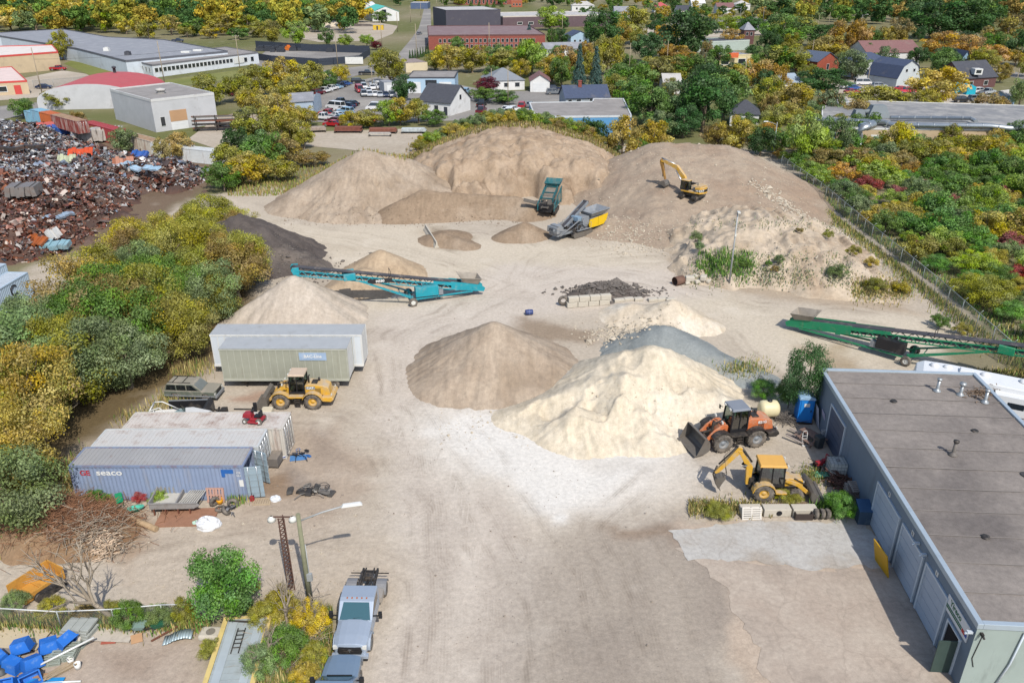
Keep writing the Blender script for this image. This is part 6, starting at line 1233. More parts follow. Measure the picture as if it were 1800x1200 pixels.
# ---------------------------------------------------------------- the grey workshop on the right
def workshop():
 A = Vector((23.5,30.2,0)); L,W,H = 28.1,12.2,4.4; rz = -math.atan2(1.9,27.9)
 t = thing('workshop_building','long flat roofed workshop with slate blue wall and garage doors','building',A,rz)
 slate = mat('slate_cladding','#7d8d9d',.75,var=.06,sc=.5,dirt='#5d6470',dk=.2,dsc=.5,streak=.4)
 front = mat('pale_green_grey_wall','#a9b7b1',.8,var=.05,sc=.5,dirt='#7d8782',dk=.2,streak=.4)
 w = MB().mat(0); w.quad((0,0,0),(0,L,0),(0,L,H),(0,0,H)); w.quad((W,0,0),(W,L,0),(W,L,H),(W,0,H)); w.quad((0,L,0),(W,L,0),(W,L,H),(0,L,H)).quad((0,0,H - .1),(W,0,H - .1),(W,L,H - .1),(0,L,H - .1))
 w.mat(1).quad((0,0,0),(W,0,0),(W,0,H),(0,0,H)); w.build('wall',[slate,front],t)
 roofm = soil('gravel_roof','#a39a92','#8f8781','#7d7672',sc=.22,fine=3,bump=.35)
 r = MB(); n = 24; xs = [.15 + (W - .3) * i / n for i in range(n + 1)]; ys = [.15 + (L - .3) * i / 50 for i in range(51)]
 r.add([(x,y,H + .03 + .05 * mnoise.noise((x * .3,y * .3,0))) for y in ys for x in xs],[(j * (n + 1) + i,j * (n + 1) + i + 1,(j + 1) * (n + 1) + i + 1,(j + 1) * (n + 1) + i) for j in range(50) for i in range(n)],smooth=True); ro = r.build('roof',roofm,t)
 cap = mat('coping_metal','#c3d2dd',.45,.3,var=.05,dirt='#8fa0ad',dk=.15); c = MB()
 for a,b in (((-.08,-.08),(.22,L + .08)),((W - .22,-.08),(W + .08,L + .08))): c.b2((*a,H - .18),(*b,H + .16))
 for a,b in (((.22,-.08),(W - .22,.22)),((.22,L - .22),(W - .22,L + .08))): c.b2((*a,H - .18),(*b,H + .155))
 c.build('coping',cap,t,bevel=.02)
 pt = MB(); rnd = random.Random(3); V = [(9.6 + .9 * math.cos(a) * rnd.uniform(.7,1.1),13.6 + .55 * math.sin(a) * rnd.uniform(.7,1.1),H + .10) for a in [i * PI / 7 for i in range(14)]]; pt.add(V,[tuple(range(14))]); pt.build('tar_patch',mat('fresh_tar','#4a4646',.7,var=.1),ro)
 for i in range(1,12): MB().b2((.25,i * L / 12 - .03 + .02 * math.sin(i * 5),H + .075),(W - .25,i * L / 12 + .03,H + .095)).build('roof_seam',mat('seam_tar','#958d86',.9,var=.15),ro)
 for x,y in ((3.5,7),(8.2,19),(4,23)): MB().lathe([(.25,0),(.22,.05),(.1,.06),(0,.03)],(x,y,H + .1),n=12).build('roof_drain',DKST,ro)
 dm = mat('garage_door_blue_grey','#b9c6d6',.5,var=.03,dirt='#8d98a5',dk=.15,streak=.5); fm = mat('door_frame','#d5dfe8',.5,var=.03); dk = mat('navy_door','#4d5c74',.5,var=.05,dirt='#6f7c90',dk=.2)
 yv = Vector((0,-1,0))      # outward is -x
 def gd(y0,y1,h,m,rows=5):
  o = door(t,Vector((0,(y0 + y1) / 2,.05)),yv,y1 - y0,h,m,'garage_door',rows,fm); return o
 gd(3.0,5.7,3.25,dm); gd(6.35,9.3,3.25,dm); gd(10.0,13.7,3.25,dm); gd(20.9,24.2,3.2,dk)
 d = MB().b2((-.03,1.0,.05),(.12,2.3,2.4)).build('doorway',mat('doorway_shade_black','#15171c',.9),t); f = MB().b2((-.09,.86,.05),(.02,1.0,2.5)).b2((-.09,2.3,.05),(.02,2.44,2.5)).b2((-.09,1.0,2.4),(.02,2.3,2.5)).build('frame',fm,d)  # near-black slab: the shade inside the open doorway put in as colour
 MB().b2((-1.05,.95,.08),(-.05,1.0,2.3)).build('open_door',mat('dark_green_door','#41544f',.5),t)
 sg = MB().b2((-.06,.45,2.75),(-.01,2.95,3.75)).build('sign',mat('white_sign','#eef0f2',.5,var=.02),t)
 text('Yireco',.48,mat('green_lettering','#1f6d4a',.6),sg,face_M((-.065,1.95,3.48),(0,-1,0),(0,0,1)),bold=.012)
 b = MB().b2((-.075,1.1,2.98),(-.062,2.9,3.07)).build('green_band',MATS['green_lettering'],sg); MB().b2((-.075,1.1,3.12),(-.062,2.9,3.19)).build('green_band',MATS['green_lettering'],sg)
 MB().b2((-.075,.72,2.98),(-.062,1.05,3.19)).build('red_band',mat('sign_red','#c8342c',.6),sg); MB().b2((-.075,.5,2.98),(-.062,.7,3.19)).build('blue_band',mat('sign_blue','#2c4fa8',.6),sg)
 for y,s in ((4.6,'1'),(8.1,'2'),(12.0,'3')):
  p = MB().b2((-.04,y - .15,3.52),(-.005,y + .15,3.84)).build('number_plate',WHITE,t); text(s,.28,TXB,p,face_M((-.045,y,3.68),(0,-1,0),(0,0,1)),bold=.01)
 for y in (6.1,7.1,.2): l = MB().box((-.18,y,3.75),(.3,.16,.14)).bar((-.02,y,3.8),(-.2,y,3.8),.05).tube([(-.3,y,3.72),(-.42,y,3.62)],.06,8).build('wall_lamp',fm,t)
 l = MB().box((.25,-.12,3.9),(.12,.2,.16)).tube([(.25,-.2,3.9),(.25,-.36,3.85)],.06,8).build('security_camera',DKST,t)
 MB().tube([(2.3,-.08,4.1),(2.1,-.09,2.0),(1.7,-.08,.2)],.05,8).build('downpipe',fm,t)
 b = MB(); b.tube([(.35,-.03,3.7),(.2,-.03,2.2),(.4,-.03,1.6)],.02,6); b.build('cable',DKST,t)
 # roof vents: things that stand on the roof
 Mw = Matrix.Translation(A) @ Matrix.Rotation(rz,4,'Z')
 def vent(px,py,h,kind,label):
  p = at(px,py,H + .05); m = mat('galvanised_vent','#b9bdbf',.4,.5,var=.08); o = thing('roof_vent',label,'vent',p,group='vents on the workshop roof'); b = MB(); b.lathe([(.3,0),(.3,.05),(.14,.2),(.12,.25),(.12,h),(0,h)],n=14); b.build('pipe',m if kind != 'dark' else mat('sooty_pipe','#77706a',.6,var=.1),o)
  c = MB()
  if kind == 'cowl': c.lathe([(.12,h - .1),(.26,h + .05),(.24,h + .2),(0,h + .26)],n=14)
  else: c.lathe([(.17,h),(.19,h + .04),(.19,h + .14),(0,h + .18)],n=14)
  c.build('cap',m if kind != 'dark' else DKST,o)
 vent(1647,687,.95,'plain','slim vent pipe, farthest back on the workshop roof'); vent(1688,694,.85,'cowl','vent pipe with a round cowl on the workshop roof')
 vent(1731,707,.95,'plain','thick vent pipe beside the roof edge next to the white caravan'); vent(1675,799,.98,'dark','sooty vent pipe standing alone in the middle of the workshop roof')
 b = MB(); rnd = random.Random(9)
 for i in range(160):
  p = at(1730 + rnd.gauss(-8,14),690 + rnd.gauss(0,5),H + .1); b.box(p,(rnd.uniform(.1,.3),.06,.03),rz=rnd.uniform(0,6))
 tag(b.build('leaf_litter',mat('dry_leaves','#8d7660',.9,var=.3,sc=3)),'dry leaves drifted against the workshop roof edge','leaves',kind='stuff')
workshop()

def caravan():
 d = (Vector((42.1,57.9,0)) - Vector((35.2,61.5,0))).normalized(); t = thing('caravan','long white fifth wheel caravan with a slide out behind the workshop','caravan',Vector((34.4,60.9,0)),math.atan2(d.y,d.x))
 wh = mat('caravan_white','#f3f5f6',.35,var=.02,dirt='#cfd2d2',dk=.1)
 b = MB(); prof = [(0,1.5),(.25,3.3),(.8,3.62),(2.6,3.7),(11,3.6),(11.2,3.3),(11.2,.8),(2.9,.8),(2.7,1.5)]; b.prism(prof,-1.2,1.2); b.build('body',wh,t,bevel=.08)
 s = MB().b2((6.2,-1.95,1.2),(9.6,-1.15,3.2)).build('slide_out',wh,t,bevel=.03); MB().b2((6.15,-1.5,1.15),(6.2,-1.2,3.25)).build('slide_seal',SEAL,s); MB().b2((7.2,-1.97,2.2),(8.4,-1.94,2.7)).build('pane',PANE,s)
 g = MB()
 for k in range(3): g.tube([(2.6 + k * .2,-1.225,2.2 - k * .12),(4.2,-1.225,2.9 - k * .2),(6.1,-1.225,3.05 - k * .28)],.04,6)
 for k in range(2): g.tube([(1.2,-1.225,1.9 - k * .25),(3.2,-1.225,1.45 - k * .22),(6.0,-1.225,1.3 - k * .3)],.04,6)
 for k in range(2): g.tube([(6.3,-1.975,1.7 - k * .2),(8,-1.975,1.5 - k * .2),(9.5,-1.975,1.6 - k * .2)],.035,6)
 g.build('swoosh',mat('caravan_stripe','#6a5f5c',.5),t); text('SUNSET',.26,MATS['caravan_stripe'],t,face_M((3.0,-1.215,1.95),(1,0,0),(0,0,1)))
 for x,y,k in ((1.6,.3,0),(2.6,.4,0),(5.4,.3,0),(8.2,.4,0)): v = MB().lathe([(.35,0),(.33,.14),(.2,.24),(0,.27)],n=14).build('skylight',wh,t,loc=(x,y,3.66))
 MB().box((4.0,.2,3.8),(1.1,.8,.32),taper=.85).build('air_conditioner',wh,t,bevel=.04)
 for x in (7.2,8.1):
  for y in (-1.05,1.05): wheel(t,(x,y,.36),.36,.24,lug=0)
 MB().b2((2.8,-.9,.6),(11,.9,.82)).build('chassis',DKST,t)
caravan()
building('annex_shed','dark blue grey sloping roof just showing beside the workshop',[Vector((37.4,44,0)),Vector((43.5,43,0)),Vector((43.8,50.2,0)),Vector((38.0,51,0))],2.2,MATS['slate_cladding'],mat('blue_grey_sheet_roof','#77809a',.6,var=.08),cat='shed')

# ---------------------------------------------------------------- shipping containers and van trailers
RUST = '#8a4f33'
def cmat(n,c,dk=.2,d=RUST): return mat(n,c,.6,var=.07,sc=.6,dirt=d,dk=dk,dsc=.8,streak=.5)
CONT = {}
def corrugated(p0,p1,h,m,name,parent,z0=.15,depth=.04,pitch=.28):
 "upright corrugated panel between two ground points, outward to the right of p0->p1"
 p0,p1 = Vector(p0),Vector(p1); d = p1 - p0; L = d.length; u = d / L; n = Vector((u.y,-u.x,0)); k = max(2,int(L / pitch)); V = []
 for i in range(k):
  for f,o in ((0,0),(.3,0),(.5,-depth),(.8,-depth)):
   q = p0 + u * ((i + f) * L / k) + n * o; V += [(q.x,q.y,z0),(q.x,q.y,h)]
 q = p1; V += [(q.x,q.y,z0),(q.x,q.y,h)]; m_n = len(V) // 2
 b = MB(); b.add(V,[(2 * i,2 * i + 2,2 * i + 3,2 * i + 1) for i in range(m_n - 1)]); return b.build(name,m,parent)
def container(label,loc,rz,L,H,side,roofm=None,framem=None,doors='right',name='shipping_container',group=None,roofcorr=True):
 t = thing(name,label,'container',loc,rz,group); W = 2.44; fm = framem or side
 corrugated((0,0,0),(L,0,0),H - .1,side,'side_wall',t); corrugated((L,W,0),(0,W,0),H - .1,side,'side_wall',t)
 corrugated((0,W,0),(0,0,0),H - .1,side,'end_wall',t)
 f = MB()
 for x in (0,L):
  for y in (0,W): f.box((x + (.06 if x == 0 else -.06),y + (.06 if y == 0 else -.06),H / 2),(.14,.14,H))
 for y in (.05,W - .05):
  for z in (.09,H - .06): f.b2((.13,y - .07,z - .07),(L - .13,y + .07,z + .07))
 for x in (.05,L - .05):
  for z in (.09,H - .06): f.b2((x - .07,.13,z - .07),(x + .07,W - .13,z + .07))
 f.build('frame',fm,t)
 r = MB(); k = int(L / .3)
 for i in range(k): r.b2((.1 + (L - .2) * i / k,.1,H - .06),(.1 + (L - .2) * (i + .55) / k,W - .1,H - .015))
 r.b2((.1,.1,H - .1),(L - .1,W - .1,H - .04)); r.build('roof',roofm or side,t)
 if doors == 'right':
  for y0,y1 in ((.13,W / 2 - .01),(W / 2 + .01,W - .13)):
   d = MB()
   for i in range(5): d.b2((L - .09,y0,.18 + i * (H - .32) / 5),(L - .04,y1,.18 + (i + .72) * (H - .32) / 5)).b2((L - .12,y0,.18 + (i + .72) * (H - .32) / 5),(L - .07,y1,.18 + (i + 1) * (H - .32) / 5))
   o = d.build('door',side,t)
   br = MB()
   for yy in (y0 + .25,y1 - .25): br.tube([(L + .02,yy,.15),(L + .02,yy,H - .1)],.025,6)
   br.build('lock_bar',CHROME,o)
 elif doors == 'open':
  for (y,a) in ((.1,R(8)),(W - .1,R(-25))):
   M = Matrix.Translation((L,y,0)) @ Matrix.Rotation(a,4,'Z'); d = MB()
   for i in range(5): d.b2((0,-.03,.18 + i * (H - .32) / 5),(1.15,.03,.18 + (i + .72) * (H - .32) / 5),M).b2((0,-.06,.18 + (i + .72) * (H - .32) / 5),(1.15,0,.18 + (i + 1) * (H - .32) / 5),M)
   o = d.build('door',DOORGREY,t); br = MB()
   for x in (.25,.85): br.tube([M @ Vector((x,-.08,.15)),M @ Vector((x,-.08,H - .1))],.025,6)
   br.build('lock_bar',CHROME,o)
 else: corrugated((L,0,0),(L,W,0),H - .1,side,'end_wall',t)
 return t
DOORGREY = cmat('door_grey','#9fb2bd',.15)
HOLE_SHADE = mat('container_dark_inside','#1c1c20',.9)  # black that paints the shade inside the kerb block's hole
def near_containers():
 p = at(437,879); x0 = p.x - 12.19
 blue = cmat('container_blue','#95a5c2',.22,'#a39a90'); roof1 = mat('dull_grey_roof','#b4b3b2',.6,.1,var=.08,sc=.4,dirt=RUST,dk=.12,dsc=.9); wroof = mat('white_rusty_roof','#d5d3cf',.6,var=.07,dirt='#9a7a64',dk=.28,dsc=1.2)
 t = container('faded blue shipping container with red and white lettering',Vector((x0,p.y,0)),0,12.19,2.9,blue,roof1,cmat('container_blue_frame','#8795b0',.4),'open')
 y = -.012; text('GE',.56,mat('red_lettering','#c8323a',.6,var=.1),t,face_M((1.05,y,2.32),(1,0,0),(0,0,1)),sx=1.05,bold=.01); text('seaco',.66,TXW,t,face_M((2.75,y,2.36),(1,0,0),(0,0,1)),sx=1.22,bold=.012)
 MB().b2((10.6,-.02,2.3),(11.45,-.005,2.62)).b2((10.6,-.02,2.0),(10.85,-.005,2.3)).build('blue_patch',mat('patch_blue','#2a6ab8',.6),t); MB().b2((11.75,-.02,1.2),(12.05,-.005,1.75)).build('notice',WHITE,t)
 for i,(z) in enumerate((2.35,2.1)): text('CBHU'[2 * i:2 * i + 2],.22,TXW,t,face_M((11.8,y,z),(1,0,0),(0,0,1)))
 t2 = container('white grey shipping container with ribbed roof behind the blue one',Vector((x0 + .3,p.y + 2.62,0)),0,12.19,2.82,cmat('container_white','#d0d4d4',.2),wroof,None,'right')
 t3 = container('rust streaked white shipping container, farthest of the three side by side',Vector((x0 + 1.4,p.y + 5.25,0)),0,12.19,2.75,cmat('container_cream','#d6d0c6',.3),mat('cream_rusty_roof','#dbd3ca',.6,var=.07,dirt='#8f6650',dk=.42,dsc=1.0),None,'right')
 return x0,p.y
CX0,CY0 = near_containers()
def trailer(label,x0,y0,L,W,z0,z1,m,roofm,sign=None,edge=None):
 t = thing('van_trailer',label,'trailer',Vector((x0,y0,0)))
 b = MB(); b.b2((0,0,z0),(L,W,z1 - .05)); b.build('body',m,t,bevel=.03)
 MB().b2((-.03,-.03,z1 - .05),(L + .03,W + .03,z1)).build('roof',roofm,t)
 s = MB(); k = int(L / .62)
 for i in range(k + 1): x = .05 + (L - .1) * i / k; s.b2((x - .03,-.035,z0 + .12),(x + .03,0,z1 - .12)).b2((x - .03,W,z0 + .12),(x + .03,W + .035,z1 - .12))
 s.build('side_rib',edge or m,t)
 f = MB(); f.b2((-.02,-.05,z0 - .1),(L + .02,.03,z0 + .12)).b2((-.02,-.05,z1 - .14),(L + .02,.0,z1)).b2((L,-.03,z0),(L + .06,.09,z1)).b2((L,W - .09,z0),(L + .06,W + .03,z1)); f.build('rail',edge or STEEL,t)
 d = MB()
 for i in range(2): d.b2((L + .01,.12 + i * (W / 2 - .09),z0 + .05),(L + .04,W / 2 - .02 + i * (W / 2 - .1),z1 - .1))
 d.build('rear_door',WHITE,t)
 u = MB(); u.b2((.3,.5,z0 - .35),(L - .2,.7,z0 - .08)).b2((.3,W - .7,z0 - .35),(L - .2,W - .5,z0 - .08)); u.bar((1.8,.6,z0 - .2),(1.8,.6,.05),.14).bar((1.8,W - .6,z0 - .2),(1.8,W - .6,.05),.14); u.build('chassis',DKST,t)
 for x in (L - 2.6,L - 1.4):
  for y in (.2,W - .2): wheel(t,(x,y,.46),.46,.26,STEEL,lug=0)
 if sign:
  o = MB().b2((7.0,-.06,z1 - 1.1),(9.4,-.04,z1 - .35)).build('sign',mat('faded_blue_sign','#a9c0dc',.6,var=.1,dirt='#e4eaf0',dk=.3),t); text(sign,.4,TXW,o,face_M((8.2,-.07,z1 - .72),(1,0,0),(0,0,1)),bold=.01)
 return t
trailer('tan grey van trailer with a faded blue sign, behind the yellow loader',-25.75,62.9,11.2,2.35,1.0,4.06,mat('tan_grey_panels','#b3b4a3',.6,.1,var=.06,dirt='#8f8a78',dk=.2,streak=.5),mat('trailer_roof','#c6c8c8',.5,.2,var=.05,dirt='#a8a49c',dk=.2),'BAC-Line',mat('tan_grey_rib','#c0c1b2',.6))
trailer('white van trailer parked directly behind the tan grey one',-27.5,65.75,13.75,2.35,1.0,4.12,mat('white_panels','#dfe6ec',.5,var=.04,dirt='#b5b8b6',dk=.2,streak=.5),MATS['trailer_roof'],None,WHITE)
def far_containers():
 cols = {'light blue': cmat('cont_light_blue','#8fc0d8',.3),'orange': cmat('cont_orange','#d2723c',.2),'dark red': cmat('cont_dark_red','#8f3a30',.5,'#d8cfc4'),'pink red': cmat('cont_red','#b5494c',.15),'rusty white': cmat('cont_rusty_white','#d8d0c0',.5),'white': cmat('cont_white2','#e0e4e4',.2),'sky blue': cmat('cont_sky','#62b4dc',.2)}
 rr = mat('rusted_roof','#b5987c',.8,var=.15,dirt='#7d5a40',dk=.4)
 def put(label,c,a,b,z,H=2.6,roofm=None,words=None):
  pa,pb = at(*a,z),at(*b,z); d = pb - pa; t = container(label,Vector((pa.x,pa.y,z)),math.atan2(d.y,d.x),d.length,H,cols[c],roofm,None,'right',group='container wall of the scrap yard')
  if words: text(words,1.3,TXB,t,face_M((d.length * .42,-.02,H * .52),(1,0,0),(0,0,1)),bold=.02,sx=1.3)
  return t
 put('light blue container at the bottom end of the scrap yard wall','light blue',(46,214),(72,221),0); put('pale blue container below the orange one in the scrap yard wall','light blue',(74,222),(122,236),0)
 put('small light blue container on top at the end of the scrap yard wall','light blue',(57,213),(72,217),2.6); put('orange container on top in the scrap yard wall','orange',(73,218),(92,223),2.6)
 put('rust stained dark red container on top in the scrap yard wall','dark red',(93,223),(138,236),2.6,2.6,rr)
 put('pink red container standing on the ground in the scrap yard wall','pink red',(150,240),(206,256),0,3.2,cols['pink red'])
 put('sky blue container under the rusty white one','sky blue',(236,273),(280,286),-1.4,2.0); put('rusty white container with a brown stained roof in the scrap yard wall','rusty white',(210,258),(270,275),0,2.9,rr)
 put('white container with dark company lettering in the scrap yard wall','white',(268,276),(330,284),0,2.7,None,'COSCO'); put('white container at the near end of the scrap yard wall','white',(322,284),(384,291),0,2.6)
 # two pale blue containers at the left edge, half hidden by the copse
 for i,(a,b,lab,w) in enumerate((((-46,588),(60,520),'pale blue container with a round dark emblem beside the copse','C'),((-90,560),(22,504),'pale blue container at the edge of the picture behind another one',None))):
  pa,pb = at(*a),at(*b); d = pb - pa; t = container(lab,pa,math.atan2(d.y,d.x),d.length,2.9,cmat('cont_pale_blue','#c2d8ea',.08,'#8fa0b0'),mat('cont_pale_roof','#cdd6de',.5,.1,var=.05,dirt='#9aa5ad',dk=.2),None,'right')
  if w:
   g = MB(); g.tube([(d.length * .72 + .55 * math.cos(a_),-.02,1.9 + .55 * math.sin(a_)) for a_ in [R(40 + 28 * k) for k in range(11)]],.09,6); g.build('emblem',TXB,t); text('C a i',.6,TXB,t,face_M((d.length * .62,-.02,.9),(1,0,0),(0,0,1)),bold=.02)
far_containers()

# ---------------------------------------------------------------- trucks and the old car
def chassis_truck():
 t = thing('chassis_cab_truck','silver chassis cab truck with bare rear frame facing the camera','truck',Vector((-8.75,34.8,0)),R(-91)); P = mat('silver_blue_paint','#b9c6d6',.3,.3,var=.03,spec=.6,dirt='#cabfae',dk=.08)
 # x forward; front axle 1.9, rear axle -2.3
 b = MB(); h = .98
 secs = [(2.85,.78,.62,1.02),(2.78,.86,.55,1.2),(2.2,.93,.55,1.32),(1.25,.95,.55,1.42),(1.15,.95,.55,1.42)]
 V = []
 for x,w,z0,z1 in secs: V += [(x,-w,z0),(x,-w,z1 - .12),(x,-w * .72,z1),(x,-w * .35,z1 + .05),(x,w * .35,z1 + .05),(x,w * .72,z1),(x,w,z1 - .12),(x,w,z0)]
 fs = [(0,1,2,3,4,5,6,7)]
 for i in range(len(secs) - 1): fs += [(i * 8 + j,i * 8 + j + 1,i * 8 + 8 + j + 1,i * 8 + 8 + j) for j in range(7)]
 b.add(V,fs); b.build('hood',P,t,bevel=.02)
 b = MB(); b.prism([(1.2,.6),(1.2,1.42),(.45,2.08),(.2,2.16),(-.75,2.14),(-.95,1.95),(-1.0,.6)],-.97,.97); o = b.build('cab',P,t,bevel=.05)
 MB().add([(1.22,-.86,1.45),(1.22,.86,1.45),(.5,.72,2.06),(.5,-.72,2.06)],[(0,1,2,3)]).build('windscreen',glass('windscreen_glass','#35606a',.05),o)
 for s in (-1,1): MB().add([(1.0,s * .975,1.42),(-.55,s * .975,1.42),(-.5,s * .975,1.98),(.42,s * .975,1.98)],[(0,1,2,3)]).build('side_window',CARG,o); MB().b2((.95,s * .97,.7),(-.55,s * .985,1.36)).build('door',P,o)
 m = MB()
 for k in range(5): m.box((.28,-.55 + k * .275,2.17),(.08,.07,.04))
 m.build('marker_light',mat('amber_lens','#c86a1e',.3),o); MB().bar((1.16,-.1,1.49),(1.05,.62,1.56),.03).build('wiper',SEAL,o)
 g = MB(); g.prism([(-.6,.62),(.6,.62),(.68,.8),(.6,1.08),(-.6,1.08),(-.68,.8)],2.80,2.9,'X'); go = g.build('grille',SEAL,t); q = MB()
 for z in (.74,.86,.98): q.b2((2.9,-.55,z - .02),(2.92,.55,z + .02))
 q.build('grille_bar',DKST,go); MB().prism([(-.1,.93),(.1,.93),(.05,.99),(-.05,.99)],2.92,2.94,'X').b2((2.92,-.03,.8),(2.94,.03,.93)).build('badge',CHROME,go)
 MB().b2((2.75,-1.0,.38),(3.0,1.0,.62)).build('bumper',P,t,bevel=.04); MB().b2((2.76,-.95,.22),(2.96,.95,.38)).build('air_dam',SEAL,t)
 for s in (-1,1): MB().prism([(s * .64,.95),(s * .9,.9),(s * .92,1.12),(s * .7,1.14)],2.72,2.85,'X').build('headlight',LAMP,t)
 for s in (-1,1): mr = MB(); mr.bar((.95,s * .98,1.5),(.95,s * 1.3,1.52),.06).box((.93,s * 1.38,1.55),(.14,.2,.42)); mr.build('mirror',SEAL,t)
 f = MB()
 for s in (-1,1): plate_arc(f,1.9,.48,.56,R(5),R(175),*((.85,1.03) if s > 0 else (-1.03,-.85)),th=.05)
 f.build('front_fender',P,t)
 for s in (-1,1): wheel(t,(1.9,s * .88,.48),.48,.26,CHROME,lug=0)
 for s in (-1,1): wheel(t,(-2.3,s * .9,.48),.48,.52,CHROME,lug=0)
 r = MB()
 for s in (-1,1): r.b2((-3.6,s * .43 - .06,.72),(-.9,s * .43 + .06,.95)).b2((-3.5,s * .25 - .04,.98),(-1.0,s * .25 + .04,1.06))
 for x in (-1.2,-1.9,-2.7,-3.4): r.b2((x - .06,-.45,.75),(x + .06,.45,.9))
 r.tube([(-1.4,-.1,.85),(-2.6,0,.8)],.09,8).bar((-2.3,-.85,.5),(-2.3,.85,.5),.16).box((-1.5,.1,.95),(.5,.35,.2)).box((-3.0,0,.9),(.4,.5,.12)); r.build('frame',DKST,t)
 b = MB()
 for s in (-1,1): b.b2((-1.75,s * .62 if s > 0 else -1.1,.6),(-1.0,1.1 if s > 0 else -.62,1.0))
 b.build('tool_box',mat('tread_plate','#c0b6aa',.5,.3,var=.08),t)
 for s in (-1,1): fd = MB(); plate_arc(fd,-2.3,.48,.58,R(10),R(170),*((.58,1.2) if s > 0 else (-1.2,-.58)),th=.03); fd.build('rear_fender',mat('grey_plastic','#8a8a8c',.6),t)
 l = MB(); l.bar((-3.2,-1.15,.9),(-3.2,-.5,.9),.04).bar((-3.2,1.15,.9),(-3.2,.5,.9),.04).bar((-3.35,-1.15,.75),(-3.35,1.15,.75),.04); l.build('tail_bar',DKST,t)
chassis_truck()
def cut_pickup():
 t = thing('pickup_truck','grey blue pickup truck at the bottom edge, nose to nose with the silver truck','pickup truck',Vector((-8.95,28.6,0)),R(90)); P = mat('slate_car_paint','#8fa5bb',.3,.3,var=.03,spec=.6)
 secs = [(2.95,.7,.6,.95),(2.8,.86,.5,1.1),(2.2,.93,.5,1.2),(1.2,.95,.5,1.28)]; V = []; b = MB()
 for x,w,z0,z1 in secs: V += [(x,-w,z0),(x,-w,z1 - .1),(x,-w * .72,z1),(x,-w * .3,z1 + .05),(x,w * .3,z1 + .05),(x,w * .72,z1),(x,w,z1 - .1),(x,w,z0)]
 fs = [(0,1,2,3,4,5,6,7)]
 for i in range(3): fs += [(i * 8 + j,i * 8 + j + 1,i * 8 + 9 + j,i * 8 + 8 + j) for j in range(7)]
 b.add(V,fs); b.build('hood',P,t,bevel=.03)
 o = MB().prism([(1.2,.55),(1.2,1.3),(.4,1.9),(-1.2,1.92),(-1.5,1.3),(-1.5,.55)],-.96,.96).build('cab',P,t,bevel=.05)
 MB().add([(1.22,-.85,1.33),(1.22,.85,1.33),(.46,.72,1.88),(.46,-.72,1.88)],[(0,1,2,3)]).build('windscreen',MATS['windscreen_glass'],o); MB().bar((1.25,-.7,1.33),(1.22,.6,1.36),.05).build('wiper',SEAL,o)
 for s in (-1,1): MB().bar((.9,s * .98,1.35),(.9,s * 1.2,1.37),.06).box((.88,s * 1.27,1.42),(.14,.2,.32)).build('mirror',SEAL,t)
 MB().b2((-3.0,-.96,.55),(-1.5,.96,1.2)).build('cargo_bed',P,t); MB().b2((2.85,-.9,.3),(3.05,.9,.6)).build('bumper',CHROME,t)
 for x in (1.9,-1.9):
  for s in (-1,1): wheel(t,(x,s * .85,.42),.42,.26,CHROME,lug=0)
cut_pickup()
def old_suv():
 t = thing('old_suv','dusty dark green old sport utility car with flat tyre before the copse','car',at(343,697),R(-4)); P = mat('dusty_dark_green','#6d7468',.6,var=.1,dirt='#b5aa9a',dk=.35,dsc=1.5,top=.6)
 b = MB(); b.prism([(-2.25,.42),(-2.28,1.0),(.95,1.02),(2.2,.98),(2.28,.6),(2.25,.42),(1.75,.42),(1.6,.75),(1.15,.75),(1.0,.42),(-1.0,.42),(-1.15,.75),(-1.6,.75),(-1.75,.42)],-.88,.88); b.build('body',P,t,bevel=.04)
 o = MB().prism([(-2.25,1.0),(-2.0,1.6),(-1.9,1.65),(.25,1.65),(.4,1.6),(1.05,1.02)],-.8,.8).build('cabin',P,t,bevel=.05)
 for s in (-1,1):
  for x0,x1,x2,x3 in ((-2.1,-1.2,-1.2,-1.95),(-1.1,-.3,-.3,-1.1),(-.2,.75,.25,-.2)): MB().add([(x0,s * .805,1.06),(x1,s * .805,1.06),(x2,s * .805,1.54),(x3,s * .805,1.54)],[(0,1,2,3)]).build('side_window',CARG,o)
 MB().add([(1.02,-.72,1.06),(1.02,.72,1.06),(.45,.66,1.56),(.45,-.66,1.56)],[(0,1,2,3)]).build('windscreen',mat('dusty_glass','#7f8583',.3),o)
 r = MB()
 for y in (-.6,.6): r.bar((-1.9,y,1.7),(.1,y,1.7),.04)
 for x in (-1.5,-.6): r.bar((x,-.6,1.7),(x,.6,1.7),.04)
 r.build('roof_rack',SEAL,o); MB().b2((2.2,-.85,.4),(2.4,.85,.62)).build('bumper',MGREY,t); MB().b2((2.26,-.45,.66),(2.3,.45,.94)).build('grille',SEAL,t)
 for s in (-1,1): MB().b2((2.26,s * .78 - .12,.7),(2.31,s * .78 + .02,.9)).build('headlight',LAMP,t); MB().b2((-2.28,s * .87,.5),(2.2,s * .9,.62)).build('side_trim',MGREY,t)
 for x in (1.38,-1.38):
  for s in (-1,1): wheel(t,(x,s * .78,.36),.36,.22,STEEL,lug=0)
old_suv()

